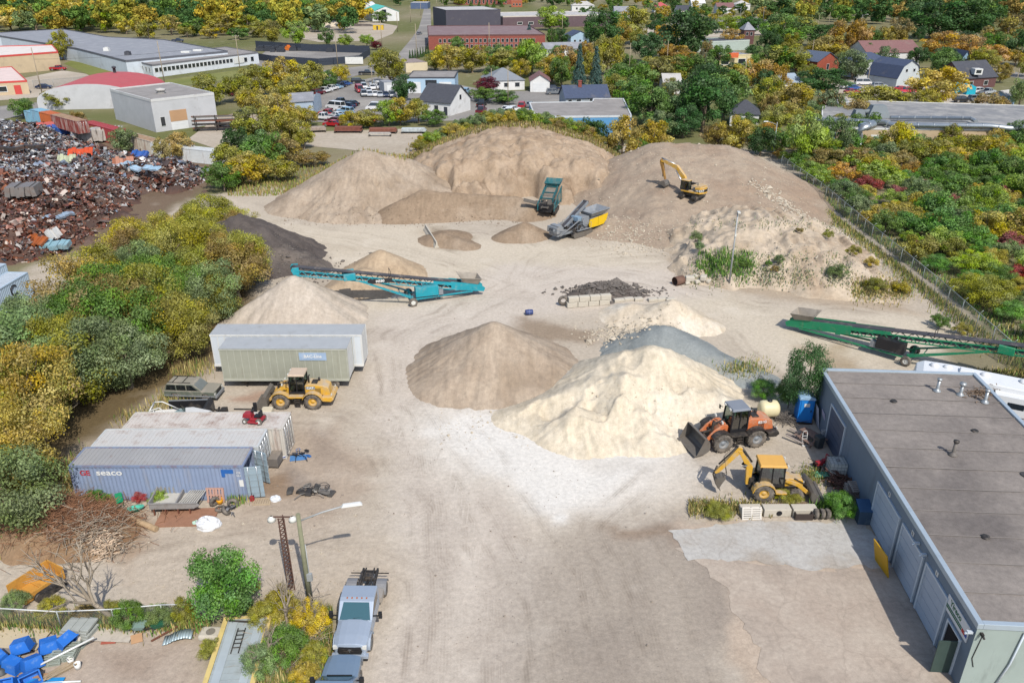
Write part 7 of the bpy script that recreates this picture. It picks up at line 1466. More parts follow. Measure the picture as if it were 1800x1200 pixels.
# ---------------------------------------------------------------- scrap yard
def scatter_strips(name,pts,nrm,sizes,cols,mat_,seed,bend=.6,aspect=(.15,.7),parent=None):
 "bent three-panel strips, one for each point"
 rs = np.random.RandomState(seed); n = len(pts); t = rs.normal(size=(n,3)); t[:,2] *= .45; t /= np.linalg.norm(t,axis=1,keepdims=True)
 up = nrm + rs.normal(size=(n,3)) * .6; b = np.cross(up,t); b /= np.linalg.norm(b,axis=1,keepdims=True) + 1e-9; u = np.cross(t,b)
 L = sizes[:,None]; w = L * rs.uniform(*aspect,size=(n,1)); k = rs.normal(size=(n,1)) * bend * L * .3; k2 = rs.normal(size=(n,1)) * bend * L * .3
 rows = [pts - t * L * .5,pts - t * L * .17 + u * k,pts + t * L * .17 + u * k2,pts + t * L * .5 + u * (k + k2) * .4]
 V = np.stack([q for r in rows for q in (r - b * w * .5,r + b * w * .5)],1).reshape(-1,3); q = np.array([[0,1,3,2],[2,3,5,4],[4,5,7,6]]); F = (np.arange(n)[:,None,None] * 8 + q[None]).reshape(-1,4)
 me = bpy.data.meshes.new(name); me.vertices.add(len(V)); me.vertices.foreach_set('co',V.astype(np.float32).ravel()); me.loops.add(F.size); me.loops.foreach_set('vertex_index',F.astype(np.int32).ravel()); me.polygons.add(len(F)); me.polygons.foreach_set('loop_start',np.arange(0,F.size,4,dtype=np.int32)); me.update(calc_edges=True)
 ca = me.color_attributes.new('tone','FLOAT_COLOR','POINT'); C = np.ones((len(V),4),np.float32); C[:,:3] = np.repeat(cols,8,0); ca.data.foreach_set('color',C.ravel()); me.materials.append(mat_)
 return link(name,me,parent)
def tone_mat(name,rough=.6,metal=0.0):
 if name in MATS: return MATS[name]
 m,nt,P,N,L = _nodes(name); a = N('ShaderNodeVertexColor'); a.layer_name = 'tone'; L(a.outputs[0],P.inputs['Base Color']); P.inputs['Roughness'].default_value = rough; P.inputs['Metallic'].default_value = metal; MATS[name] = m; return m
def scrap_yard():
 P = wpoly([(-260,300),(-60,222),(0,224),(110,236),(225,282),(300,288),(372,306),(352,334),(255,342),(150,432),(60,462),(-60,470),(-300,520)])
 base = soil('scrap_dirt','#6d5348','#574a46','#7d6a60',sc=.5,fine=2,bump=1.0)
 def hh(X,Y): return np.clip(1.2 + 5.5 * fbm(X + 9,Y + 4,3,.055) + 1.2 * fbm(X,Y,2,.25) - np.clip(X + 62,0,60) * .05,.6,7)
 o = pile('scrap_heap','vast heap of rusty and silver scrap metal beside the container wall',base,[('plate',P,hh,.7,8.0)],res=.8,rough=.5,gully=.5,cat='scrap heap')
 hf = HEIGHTS[-1][4]; rs = np.random.RandomState(2); xs = [p[0] for p in P]; ys = [p[1] for p in P]; n = 95000
 x = rs.uniform(min(xs),max(xs),n); y = rs.uniform(min(ys),max(ys),n); d = inside(x,y,P); vis = (x > -.66 * y - 2) & (d > .2); x,y = x[vis][:44000],y[vis][:44000]; z = hf(x[None],y[None])[0]; e = .5
 gx = (hf((x + e)[None],y[None])[0] - z) / e; gy = (hf(x[None],(y + e)[None])[0] - z) / e; nr = np.stack([-gx,-gy,np.ones_like(x)],1); nr /= np.linalg.norm(nr,axis=1,keepdims=True)
 rusty = np.clip((fbm(x,y,3,.06) - .5) * 4 + (146 - y) / 22,.12,.93); pal = np.array([lin(c) for c in ('#7d4a3a','#8f5a42','#6f4a40','#a86a4c','#5f453e','#8a5a48','#9a8478','#c4b4a8')]); sil = np.array([lin(c) for c in ('#a9a9ac','#d8d8d8','#7d7f86','#5c5d63','#e4e2de','#8f8d8c','#6a5a54','#544c4a','#8f9cb0','#96584a','#7d6258','#a09488')])
 k = rs.rand(len(x)) < rusty; cols = np.where(k[:,None],pal[rs.randint(len(pal),size=len(x))],sil[rs.randint(len(sil),size=len(x))]) * rs.uniform(.6,1.25,(len(x),1))
 s = scatter_strips('scrap_pieces',np.stack([x,y,z + rs.uniform(-.05,.35,len(x))],1),nr,rs.lognormal(-.75,.5,len(x)).clip(.15,2.0),cols,tone_mat('scrap_metal',.5,.15),5)
 s.parent = o; s.matrix_parent_inverse = Matrix.Translation(-o.location); s['kind'] = 'stuff'
 rnd = random.Random(6)
 def big(px,py,dims,c,label,rz,rx=0.0,cat='scrap',name='scrap_sheet',ry=0.0):
  p = on(px,py); b = MB(); X,Y_,Z = dims; n = 6
  for i in range(n): b.box((X * ((i + .5) / n - .5),.06 * X * math.sin(i * 1.7),Z * .5 + .1 * math.sin(i * 2.3)),(X / n * 1.05,Y_,Z),ry=.18 * math.sin(i * 2.1 + px),taper=.96)
  ob = b.build(name,mat('scrap_' + c.strip('#'),c,.5,.1,var=.15,dirt='#7d5a48',dk=.35)); ob.location = p + Vector((0,0,.5)); ob.rotation_euler = (rx,ry,rz); return tag(ob,label,cat)
 big(112,236,(6,2.0,1.4),'#3f6fc0','bright blue metal box lying on the scrap heap',.5,.3,name='scrap_box'); big(104,227,(8,2.4,1.0),'#b03a34','red truck body lying on the scrap heap beside the blue box',.4,-.3,name='scrap_box'); big(142,274,(4,2.4,.15),'#e0582e','orange red sheet on top of the scrap heap',.3,.5)
 big(247,278,(3,1.4,.5),'#3a6ab8','small blue metal panel near the end of the scrap heap',-.2,.6); big(218,293,(3.4,2.2,.2),'#9a5a3c','rust brown plate standing up in the scrap heap',.3,1.0); big(118,288,(3,2.2,.2),'#b9c0a0','pale green grid frame on the scrap heap',.1,.9)
 big(160,250,(6,4,2.2),'#c4bdb4','grey beige tank shell lying on the scrap heap',.2,name='scrap_tank'); big(192,248,(6,3,2.4),'#cfc9c0','torn white beige tank shell on the scrap heap',.4,name='scrap_tank'); big(240,300,(10,1.2,.3),'#b5d4ea','long pale blue sheet metal strip on the scrap heap',-.45,.3)
 big(66,430,(3.2,1.5,.3),'#b5622e','orange rusty plate at the lower edge of the scrap heap',-.5,.6); big(95,418,(2.2,1.4,.3),'#e0e0dc','white box panel at the lower edge of the scrap heap',1.3,1.0); big(100,440,(3.4,1.6,.6),'#9cc4d0','pale turquoise car panel at the lower edge of the scrap heap',.1,.2); big(104,388,(4.5,.8,.3),'#9db4c8','bent silver blue beam on the rusty part of the scrap heap',.9,.3,name='scrap_beam')
 big(45,347,(4,3.4,1.4),'#8a8480','grey crushed bale on the rusty part of the scrap heap',.2,name='scrap_bale'); big(30,268,(9,1,.6),'#3a3432','black steel beam lying across the scrap heap',.35,name='scrap_beam')
scrap_yard()
# rack of steel beams beside the grey workshop, and material in the lot below the used cars
def rack(px,py,rz,label,L=9,lev=4):
 t = thing('steel_rack',label,'rack',at(px,py),rz); u = MB()
 for x in (0,L / 2,L): u.bar((x,0,0),(x,0,lev * .9),.2).bar((x,2,0),(x,2,lev * .7),.2)
 u.build('upright',DKST,t); rnd = random.Random(px)
 for k in range(lev):
  for j in range(3): MB().b2((-.5 + rnd.uniform(-.4,.4),.2 + j * .55,.5 + k * .85),(L + rnd.uniform(-.8,.6),.55 + j * .55,.75 + k * .85)).build('beam',rnd.choice((STEEL,DKST,mat('rust_brown','#7d4f3c',.8,var=.2))),t)
rack(345,232,R(12),'steel rack loaded with beams before the grey cube workshop'); rack(388,226,R(40),'low rack of rusty steel beside the grey cube workshop',7,2)
def plate_stack(px,py,L,W,n,c,label,rz=0.0):
 t = thing('steel_stack',label,'steel stack',at(px,py),rz,group='steel stacks in the storage lot')
 MB().b2((-L / 2,-W / 2,.1),(-L / 2 + .3,W / 2,.5)).b2((L / 2 - .3,-W / 2,.1),(L / 2,W / 2,.5)).build('bearer',DKST,t)
 for i in range(n): MB().b2((-L / 2 + .2 * (i % 2),-W / 2 + .1 * i,.5 + i * .22),(L / 2 - .15 * (i % 3),W / 2 - .1 * i,.68 + i * .22)).build('plate',mat('stack_' + c.strip('#'),c,.8,var=.2,dirt='#5a3a30',dk=.3),t)
plate_stack(613,233,6.2,2.2,4,'#8d5648','stack of red brown steel plates, left one in the storage lot'); plate_stack(674,234,6.2,2.4,3,'#96604e','stack of red brown steel plates, right one in the storage lot'); plate_stack(668,240,5,.8,2,'#c9c4bc','low grey plank stack in front of the steel plates'); plate_stack(728,234,5.5,2,3,'#cfd8d8','pale grey steel frame stack beside the earth bank shrubs'); plate_stack(550,232,6,2.5,3,'#b5a596','untidy grey timber stack below the parked cars',.2); plate_stack(1297,276,4.5,1.4,3,'#b5a8a0','plank stack behind the reddish mound crest')

# ---------------------------------------------------------------- fences, poles
def chain_fence(label,P,h,step,wire,postm,railm,name='chain_link_fence',arms=False):
 t = thing(name,label,'fence',P[0]); O = P[0]; k = 0
 for a,b in zip(P[:-1],P[1:]):
  L = (b - a).length; n = max(1,int(L / step)); d = (b - a) / n
  for i in range(n + (1 if b is P[-1] else 0)):
   q = a + d * i - O; p = MB(); p.tube([(q.x,q.y,0),(q.x,q.y,h + .05)],.04,6)
   if arms: p.tube([(q.x,q.y,h),(q.x + .28,q.y - .1,h + .35)],.03,6)
   p.build('post',postm,t)
  for i in range(n):
   q,r = a + d * i - O,a + d * (i + 1) - O; s = math.sin(k * 1.3) * .04; k += 1
   MB().quad((q.x,q.y,.03),(r.x,r.y,.03),(r.x,r.y,h),(q.x,q.y,h)).build('wire_panel',wire,t)
  MB().tube([a - O + Vector((0,0,h)),b - O + Vector((0,0,h))],.035,6).build('top_rail',railm,t)
 return t
GALV = mat('galvanised_post','#a9b0ac',.5,.4,var=.08)
chain_fence('long chain link fence with angled posts between the yard and the thicket',[at(1372,296),at(1440,345),at(1530,425),at(1640,520),at(1770,640),Vector((49.5,58,0))],2.3,3.0,wire_mesh('fence_wire','#8f9a90',.35),GALV,GALV,arms=True)
chain_fence('sagging chain link fence with white top rail beside the stacked junk',[at(-30,1100),at(110,1108),at(205,1104),at(290,1096),at(372,1094)],1.45,3.2,wire_mesh('old_fence_wire','#8a8a80',.22),GALV,mat('white_rail','#e2e4e2',.5))
chain_fence('chain link fence along the parking lot of the beige store',[at(60,156),at(130,151),at(168,146)],2.4,4,wire_mesh('far_wire','#8a8a88',.3),GALV,GALV)
def screen_fence(label,P,h):
 t = thing('screen_fence',label,'fence',P[0]); O = P[0]
 for a,b in zip(P[:-1],P[1:]):
  n = max(1,int((b - a).length / 5)); d = (b - a) / n
  for i in range(n): q,r = a + d * i - O,a + d * (i + 1) - O; M = MB(); u = (r - q).normalized(); nn = Vector((-u.y,u.x,0)) * .05; M.add([q - nn,r - nn,r + nn,q + nn] + [v + Vector((0,0,h)) for v in (q - nn,r - nn,r + nn,q + nn)],[(0,1,5,4),(1,2,6,5),(2,3,7,6),(3,0,4,7),(4,5,6,7)]); M.build('screen_panel',mat('dark_screen','#3a4250',.8,var=.1),t)
screen_fence('dark screen fence along the street side of the storage lot',[at(455,106),at(478,110),at(560,116),at(632,110)],2.6); screen_fence('dark screen fence behind the storage lot',[at(450,84),at(530,90),at(650,94)],3.0); screen_fence('grey green screen fence at the end of the storage lot',[at(632,110),at(651,96)],2.6)
s_ = MB().b2((-3.4,-.1,.4),(3.4,.1,2.9)).build('lot_sign',WHITE); s_.location = at(624,114) - Vector((0,1,0)); tag(s_,'white banner on the dark screen fence of the storage lot','sign')
def dark_lot():
 rnd = random.Random(12)
 for i in range(26):
  x = 458 + 7.2 * i; y = 88 + rnd.uniform(0,4); b = MB(); w = rnd.uniform(2,5)
  for k in range(3): b.box((0,k * .9,.6 + k * .5),(w * (1 - .2 * k),2,1.1),rz=rnd.uniform(-.2,.2))
  o = b.build('palletised_goods', mat('dark_wrap', '#3c4048', .7, var=.2) if i != 7 else mat('orange_wrap', '#e07a2a', .7)); o.location = at(x, y, .05); tag(o, f'{["dark wrapped goods", "orange wrapped goods"][i == 7]} in the screened lot, {ordinal(i)} heap from the left' if i != 7 else 'orange wrapped goods among the dark heaps in the screened lot', 'goods', 'goods stored in the screened lot')
dark_lot()
WOODP = mat('pole_wood','#a89a84',.9,var=.15,sc=2); GREYP = mat('pole_grey','#b5b8b8',.6,.2,var=.05)
def pole(px,py,top,label,arm=None,m=None,cross=False,r=.14,name='utility_pole',lamp=None,p=None,hgt=None):
 q = p or at(px,py); h = hgt or atY(px,top,q.y).z; t = thing(name,label,'pole',q); b = MB(); b.tube([(0,0,-.2),(0,0,h)],r,10,r2=r * .7); b.build('pole_shaft',m or WOODP,t)
 if cross:
  for z in (h - .4,h - 1.4): MB().bar((-1.2,0,z),(1.2,0,z),.14).build('cross_arm',WOODP,t)
  i = MB()
  for x in (-1.1,-.4,.4,1.1): i.tube([(x,0,h - .33),(x,0,h - .1)],.06,6)
  i.build('insulator',LAMP,t)
 if arm:
  a = Vector((arm[0],arm[1],0)); MB().tube([(0,0,h - .5),Vector((0,0,h - .1)) + a * .5,Vector((0,0,h + .15)) + a],.05,8).build('lamp_arm',CHROME if m is None else GREYP,t); MB().box(Vector((0,0,h + .15)) + a * 1.12,(abs(arm[0]) * .35 + .3,.3,.16),rz=math.atan2(arm[1],arm[0]),taper=.8).build('lamp_head',WHITE,t,bevel=.04)
 return t
def poles():
 t = pole(546,1062,903,'wooden pole with a curved street lamp arm beside the truck',arm=(2.6,.6),m=mat('green_grey_pole','#8d8d72',.9,var=.15,sc=2),r=.17)
 MB().box((.2,-.1,2.2),(.3,.2,.5)).tube([(.17,0,.2),(.17,0,4.5)],.03,6).build('meter_box',GREYP,t)
 q = at(514,1032); h = atY(497,908,q.y).z; t = thing('lattice_mast','rusty lattice mast carrying two floodlights beside the wooden pole','mast',q); r_ = mat('rusty_lattice','#6d5146',.8,var=.2)
 for sx,sy in ((-.2,-.2),(.2,-.2),(0,.2)): MB().bar((sx,sy,0),(sx * .8,sy * .8,h),.06).build('mast_leg',r_,t)
 b = MB(); C = [(-.2,-.2),(.2,-.2),(0,.2)]; n = 18
 for i in range(n):
  for k in range(3): a,c = C[k],C[(k + 1) % 3]; b.bar((a[0],a[1],h * i / n),(c[0],c[1],h * (i + 1) / n),.04).bar((a[0],a[1],h * i / n),(c[0],c[1],h * i / n),.035)
 b.build('bracing',r_,t); MB().bar((-.6,0,h),(.6,0,h),.07).build('cross_bar',r_,t)
 for s in (-1,1): MB().lathe([(.08,.1),(.22,-.05),(.25,-.22),(0,-.25)],(s * .62,0,h - .05),n=12).build('floodlight',LAMP,t)
 p = on(1282,497); h = atY(1287,372,p.y).z - p.z; t = pole(0,0,0,'slim grey light pole before the eroded bank',m=GREYP,r=.11,p=p,hgt=h,name='light_pole'); MB().box((0,-.3,h),(.3,.6,.16)).box((0,-.1,h * .68),(.2,.2,.3)).build('lamp_head',LAMP,t)
 for i,(x,y,tp,c) in enumerate(((76,172,84,0),(291,156,72,0),(423,130,62,1),(594,118,58,0),(672,90,36,0),(733,107,42,0),(722,40,10,0),(699,56,22,0),(740,28,6,0),(860,88,40,0),(988,62,26,0),(768,18,-6,1),(779,20,-4,0))):
  pole(x, y, tp, f'wooden utility pole along the street, {ordinal(i)} in the line from the beige store' if i < 4 else f'thin utility pole beyond the street, {ordinal(i - 4)} of the farther ones', cross=bool(c), r=.16 if y > 100 else .2)
 for i,(x,y,tp) in enumerate(((1894,0,0),(893,186,116),(864,158,120),(1305,170,100),(1171,125,72),(1105,140,76),(1486,120,88),(1524,150,120),(1353,152,116),(1424,118,70),(1330,98,72),(1338,100,84),(1780,170,120),(655,155,118),(1454,60,22),(1435,66,26))):
  if i: pole(x, y, tp, f'utility pole among the houses, {ordinal(i - 1)} of those behind the yard', r=.13)
 for i,(x,y,tp,a) in enumerate(((1358,276,215,-2.0),(1730,120,92,2.6),(1512,52,26,2.6),(1402,42,12,3),(1300,40,12,-3),(1340,44,14,3))):
  pole(x, y, tp, f'street lamp {["behind the back corner of the yard", "near the orange trees by the far road", "beside the orange trees", "on the far avenue near the white cars", "on the far avenue left of the others", "on the far avenue in the middle"][i]}', arm=(a, 0), m=GREYP, r=.09, name='street_lamp')
 # wires along the street
 def wire(a,b,za,zb,label):
  A,B = at(*a),at(*b); A.z,B.z = za,zb; m = (A + B) / 2; m.z -= .8; w = MB(); w.tube([(1 - s) ** 2 * A + 2 * s * (1 - s) * m + s * s * B for s in [k / 8 for k in range(9)]],.03,4); tag(w.build('overhead_wire',SEAL),label,'wire','overhead wires')
 wire((291,156),(423,130),10.5,10.5,'overhead wire before the warehouse office'); wire((423,130),(594,118),10.5,10.5,'overhead wire before the screened lot'); wire((76,172),(291,156),10.5,10.5,'overhead wire above the street by the vaulted hall')
poles()

# ---------------------------------------------------------------- things on the yard floor
CBLK = mat('cast_concrete','#d3cbbb',.9,var=.1,sc=1.5,dirt='#9a8f7e',dk=.3,dsc=1.5,bump=.3,bsc=8)
def block(p,dims,rz,label,group=None,m=None,name='concrete_block',bev=.05):
 o = MB().box((0,0,dims[2] / 2),dims).build(name,m or CBLK,bevel=bev); o.location = p; o.rotation_euler.z = rz; return tag(o,label,'block',group)
def block_wall():
 a,b = at(996,540),at(1074,534); d = (b - a).normalized(); rz = math.atan2(d.y,d.x)
 for r in range(2):
  for i in range(4): block(a + d * (.6 + 1.24 * i + (.15 if r else 0)) + Vector((0, 0, .62 * r)), (1.2, .62, .6), rz + .02 * math.sin(i * 3 + r), f'concrete block in the {["lower", "upper"][r]} row of the block wall, {ordinal(i)} from the black heap end', 'blocks of the bin wall')
 for i, (x, y, w) in enumerate(((1088, 530, 1.2), (1105, 528, 1.1), (1122, 528, 1.0), (1148, 529, 1.2), (1164, 528, 1.3), (1178, 529, 1.1))): block(at(x, y), (w, .6, .35), rz, f'half buried concrete block trailing off the block wall, {ordinal(i)} along', 'blocks of the bin wall')
 p = at(990,537); t = MB().lathe([(.3,-.15),(.5,-.18),(.6,0),(.5,.18),(.3,.15)],axis='Y',n=18).build('tyre',RUB); t.location = p + Vector((0,0,.6)); tag(t,'black tyre leaning at the end of the block wall','tyre')
 t = thing('plastic_drum','blue plastic drum lying alone in the yard','drum',at(930,553),R(10)); MB().lathe([(0,-.42),(.27,-.42),(.3,-.3),(.3,.3),(.27,.42),(0,.42)],(0,0,.3),'X',16).build('shell',mat('drum_blue','#3a4a80',.5),t); MB().lathe([(.31,-.06),(.33,0),(.31,.06)],(0,0,.3),'X',16).build('hoop',mat('drum_blue2','#5a6aa0',.5),t)
 a,b = at(748,404),at(768,436); d = b - a; t = thing('concrete_barrier','broken concrete barrier leaning beside the flat dirt heap','barrier',a,math.atan2(d.y,d.x)); MB().prism([(-.35,0),(.35,0),(.3,.15),(.12,.4),(.08,.85),(-.08,.85),(-.12,.4),(-.3,.15)],0,d.length,'X').build('wall',CBLK,t)
block_wall()
def rubble(name,label,n,gen,size,mat_,seed,kind='stuff'):
 "broken stones: squashed irregular lumps"
 rnd = random.Random(seed); b = MB(); base = [(1,0,0),(-1,0,0),(0,1,0),(0,-1,0),(0,0,1),(0,0,-1)]; F = [(0,2,4),(2,1,4),(1,3,4),(3,0,4),(2,0,5),(1,2,5),(3,1,5),(0,3,5)]
 for i in range(n):
  p = gen(rnd); s = rnd.uniform(*size) * (2.2 if rnd.random() < .06 else 1); M = Matrix.Translation(p) @ Matrix.Rotation(rnd.uniform(0,6.28),4,'Z') @ Matrix.Rotation(rnd.uniform(-.6,.6),4,'X')
  b.add([(x * s * rnd.uniform(.6,1.2),y * s * rnd.uniform(.5,1.1),z * s * rnd.uniform(.35,.8)) for x,y,z in base],F,M)
 me = b.mesh(name,mat_,False); return tag(link(name,me),label,'stones',kind=kind)
STONE = mat('pale_stone','#c9bda9',.9,var=.25,sc=.8)
DSTONE = mat('dark_stone','#6f6862',.9,var=.25,sc=.8)
def onp(x,y,dz=0.0): return Vector((x,y,hz(x,y) + dz))
def all_rubble():
 def poly_gen(poly,dens=None):
  P = wpoly(poly); xs = [q[0] for q in P]; ys = [q[1] for q in P]
  def g(r):
   for _ in range(60):
    x,y = r.uniform(min(xs),max(xs)),r.uniform(min(ys),max(ys))
    if inside(np.array([x]),np.array([y]),P)[0] > 0: return onp(x,y,.02)
   return onp(x,y,.02)
  return g
 def around(px,py,rx,ry):
  c = at(px,py); return lambda r: onp(c.x + r.gauss(0,rx),c.y + r.gauss(0,ry),.02)
 rubble('stones','pale stones scattered on the broad reddish mound',900,lambda r: onp(r.uniform(8,48),r.uniform(104,150),.03),(.05,.16),STONE,1)
 rubble('stones','pale rubble at the foot of the reddish mound behind the crusher',500,lambda r: onp(r.gauss(17,3),r.gauss(106,3.2),.02),(.06,.22),STONE,2)
 rubble('stones','broken pale rubble along the fence above the eroded bank',700,lambda r: (lambda q: onp(q + r.gauss(0,.9),118 - (q - 40) * 1.9 + r.gauss(0,1.2),.02))(r.uniform(38,48)),(.08,.3),STONE,3)
 rubble('stones','grey rubble between the pale sand and the blue grey gravel',500,around(1105,592,2.2,1.6),(.08,.26),STONE,4)
 rubble('stones','black asphalt chunks on the black heap',900,lambda r: (lambda a: onp(at(1068,516).x + r.gauss(0,2.4),at(1068,518).y + r.gauss(.8,1.0),.04))(0),(.08,.3),DSTONE,5)
 rubble('stones','stones and clods strewn over the open yard',1300,poly_gen([(450,1200),(450,720),(700,600),(900,470),(1300,560),(1000,620),(760,740),(1180,900),(1200,1200)]),(.015,.05),mat('yard_stone','#9d9184',.9,var=.3,sc=.8),6)
 rubble('stones','stones and clods along the left edge of the yard',700,poly_gen([(20,1060),(100,900),(430,880),(640,900),(640,1060)]),(.02,.07),STONE,7)
 rubble('stones','lumps at the foot of the brown and cream sand piles',500,lambda r: (lambda q: onp(q.x,q.y + r.gauss(0,.4),.01))(at(r.uniform(770,1230),712 + abs(r.gauss(0,18)) + 40 * r.random())),(.02,.08),mat('sand_lump','#cfc0a8',.9,var=.2),8)
 rubble('stones','dark clods at the foot of the asphalt millings pile',500,lambda r: onp(at(520,475).x + r.gauss(0,3),at(520,478).y + r.gauss(0,2.5),.02),(.05,.18),DSTONE,9)
 rubble('stones','pebbles along the foot of the eroded bank',700,lambda r: onp(r.uniform(20,46),92 + r.gauss(0,2) - abs(r.gauss(0,1)),.02),(.04,.16),STONE,10)
 rubble('stones','clods at the foot of the largest taupe sand pile',300,lambda r: (lambda q: onp(q.x,q.y,.02))(at(r.uniform(500,930),390 + r.gauss(0,5))),(.04,.14),mat('brown_clod','#8d7b68',.9,var=.2),11)
 for i, (x, y, s, z) in enumerate(((1212, 494, 1.1, 0), (1226, 498, .8, .4), (1236, 492, 1.0, 1.2), (1208, 500, .6, .3), (1222, 488, .7, 2.0), (1245, 497, .7, .9))): block(on(x, y), (s, s * .7, s * .6), z, f'broken concrete lump in the heap by the light pole, {ordinal(i)} of six', 'broken lumps by the light pole', bev=.12)
 q = on(1210,500); t = MB().lathe([(.5,-.6),(.55,-.6),(.55,.6),(.5,.6)],axis='X',n=16).build('steel_drum',mat('rust_drum','#7a5d4e',.8,var=.2)); t.location = q + Vector((-1.2,0,.5)); t.rotation_euler.z = .5; tag(t,'rusty open drum lying beside the broken concrete lumps','drum')
all_rubble()
# ---------------------------------------------------------------- weeds, grass and brush
def blades(name,label,n,gen,hgt,cols,seed,w=.03,mat_=None,cat='weeds',lean=.35):
 rs = random.Random(seed); V = []; F = []; C = []
 for i in range(n):
  p = gen(rs); h = rs.uniform(*hgt); a = rs.uniform(0,6.28); d = Vector((math.cos(a),math.sin(a),0)); s = Vector((-d.y,d.x,0)) * w * rs.uniform(.6,1.5); ln = rs.uniform(.1,1) * lean * h; k = len(V)
  V += [p - s,p + s,p + d * ln * .4 + Vector((0,0,h * .6)) + s * .8,p + d * ln * .4 + Vector((0,0,h * .6)) - s * .8,p + d * ln + Vector((0,0,h))]; F += [(k,k + 1,k + 2,k + 3),(k + 3,k + 2,k + 4)]; c = lin(rs.choice(cols),.8 * rs.uniform(.6,1.2)); C += [c] * 5
 me = bpy.data.meshes.new(name); me.from_pydata([tuple(v) for v in V],[],F); ca = me.color_attributes.new('tone','FLOAT_COLOR','POINT'); A = np.ones((len(V),4),np.float32); A[:,:3] = C; ca.data.foreach_set('color',A.ravel()); me.materials.append(mat_ or tone_mat('blade',.8)); return tag(link(name,me),label,cat,kind='stuff')
GR,DRY,MIX = ['#5f8a34','#7a9a3c','#4d7430'],['#b5a566','#a8925a','#c4b47c','#8f8048'],['#7d8a40','#a59a52','#b5a566','#66803a']
def spot(px,py,rx,ry,land=True):
 c = at(px,py) if not land else on(px,py); return lambda r: (lambda x,y: onp(x,y,-.02))(c.x + r.gauss(0,rx),c.y + r.gauss(0,ry))
def all_weeds():
 blades('grass','tall green grass on the ledge of the eroded bank',2200,lambda r: (lambda q: onp(q.x + r.gauss(0,.6),q.y + r.gauss(0,.8),-.02))(on(r.uniform(1232,1322),r.uniform(458,474))),(.25,.7),GR,1,.04)
 def bankweed(r): q = on(r.choice((1222,1260,1352,1372,1398,1420,1456,1470,1490,1300,1340)) + r.gauss(0,7),r.choice((395,455,470,480,490,500,486)) + r.gauss(0,6)); return onp(q.x,q.y,-.02)
 blades('weeds','grey green weed tufts dotted over the eroded bank',2400,bankweed,(.12,.4),['#7d8a6a','#8f9468','#66785a','#a59a70'],2,.05)
 blades('weeds','dry yellow weeds at the foot of the eroded bank',2600,lambda r: (lambda q: onp(q.x,q.y,-.02))(on(r.uniform(1500,1600) + r.gauss(0,6),510 + r.gauss(0,10))),(.15,.45),MIX + DRY,3,.04)
 blades('weeds','ragged weeds along the foot of the chain link fence',6000,lambda r: (lambda y: Vector((49.2 - abs(r.gauss(0,1.1)),y,-.02)))(r.uniform(64,140)),(.2,.7),MIX,4,.04)
 blades('grass','rough grass outside the chain link fence',5000,lambda r: Vector((50.3 + abs(r.gauss(0,1.6)),r.uniform(60,140),-.02)),(.2,.7),MIX + GR,14,.05)
 blades('weeds','rank weeds beside the white caravan',2500,lambda r: Vector((r.uniform(38,49),r.uniform(62,66.5),-.02)),(.2,.7),MIX + DRY,5,.05)
 blades('weeds','dry grass tufts behind the low row of concrete blocks',2600,lambda r: (lambda q: Vector((q.x,q.y,0)))(at(1210 + abs(r.gauss(0,90)) % 230,893 + r.gauss(0,7))),(.1,.5),MIX + DRY,6,.025)
 blades('weeds','green weeds between the pallets and the black bags',1800,lambda r: (lambda q: Vector((q.x,q.y,0)))(at(1468 + r.gauss(0,14),892 + r.gauss(0,8))),(.2,.8),GR,7,.03)
 blades('weeds','low weeds along the wall near the tank',900,lambda r: (lambda q: Vector((q.x,q.y,0)))(at(1425 + r.gauss(0,14),838 + r.gauss(0,9))),(.1,.4),MIX,17,.025)
 blades('weeds','green weeds at the foot of the blue container',2200,lambda r: (lambda q: Vector((q.x,q.y,0)))(at(r.choice((165,185,280,300,420)) + r.gauss(0,10),876 + r.gauss(0,6))),(.2,.7),GR + MIX,8,.03)
 blades('weeds','rank weeds under the fence and round the wooden pole',6500,lambda r: (lambda q: Vector((q.x,q.y,0)))(at(r.uniform(445,585),r.uniform(1070,1215))),(.2,.8),GR + MIX + DRY,9,.03)
 blades('weeds','dry weeds below the sagging fence',3500,lambda r: (lambda q: Vector((q.x,q.y,0)))(at(r.uniform(-20,370),1098 + r.gauss(0,9))),(.15,.7),MIX + DRY + GR,10,.03)
 blades('weeds','sparse weeds on the blue grey gravel and beside it',700,lambda r: (lambda q: onp(q.x,q.y,-.02))(on(1312 + r.gauss(0,22),648 + r.gauss(0,9))),(.1,.5),MIX,11,.03)
 blades('undergrowth','brown undergrowth along the top and sides of the earth bank',9000,lambda r: (lambda x,y: onp(x,y,-.05))(r.uniform(-22,22),146 + abs(r.gauss(0,9))),(.25,.8),['#8f7a48','#a8925a','#7d7a3c','#8a8a40','#6f6a38'],12,.07)
 blades('undergrowth','tall dry grass behind the largest taupe sand pile',5000,lambda r: (lambda q: onp(q.x,q.y,-.05))(at(r.choice((r.uniform(400,520),r.uniform(520,720))),r.uniform(290,345))),(.3,.8),['#8f7a48','#a8925a','#7d8a3c','#8a9440'],13,.07)
 blades('weeds','thin weeds along the edge of the copse',3500,lambda r: (lambda q: Vector((q.x,q.y,0)))(at(*r.choice(((80,880),(110,850),(140,820),(250,735),(300,705),(60,930),(340,650)))) + Vector((r.gauss(0,1),r.gauss(0,1),0))),(.2,.8),MIX + DRY,15,.03)
all_weeds()
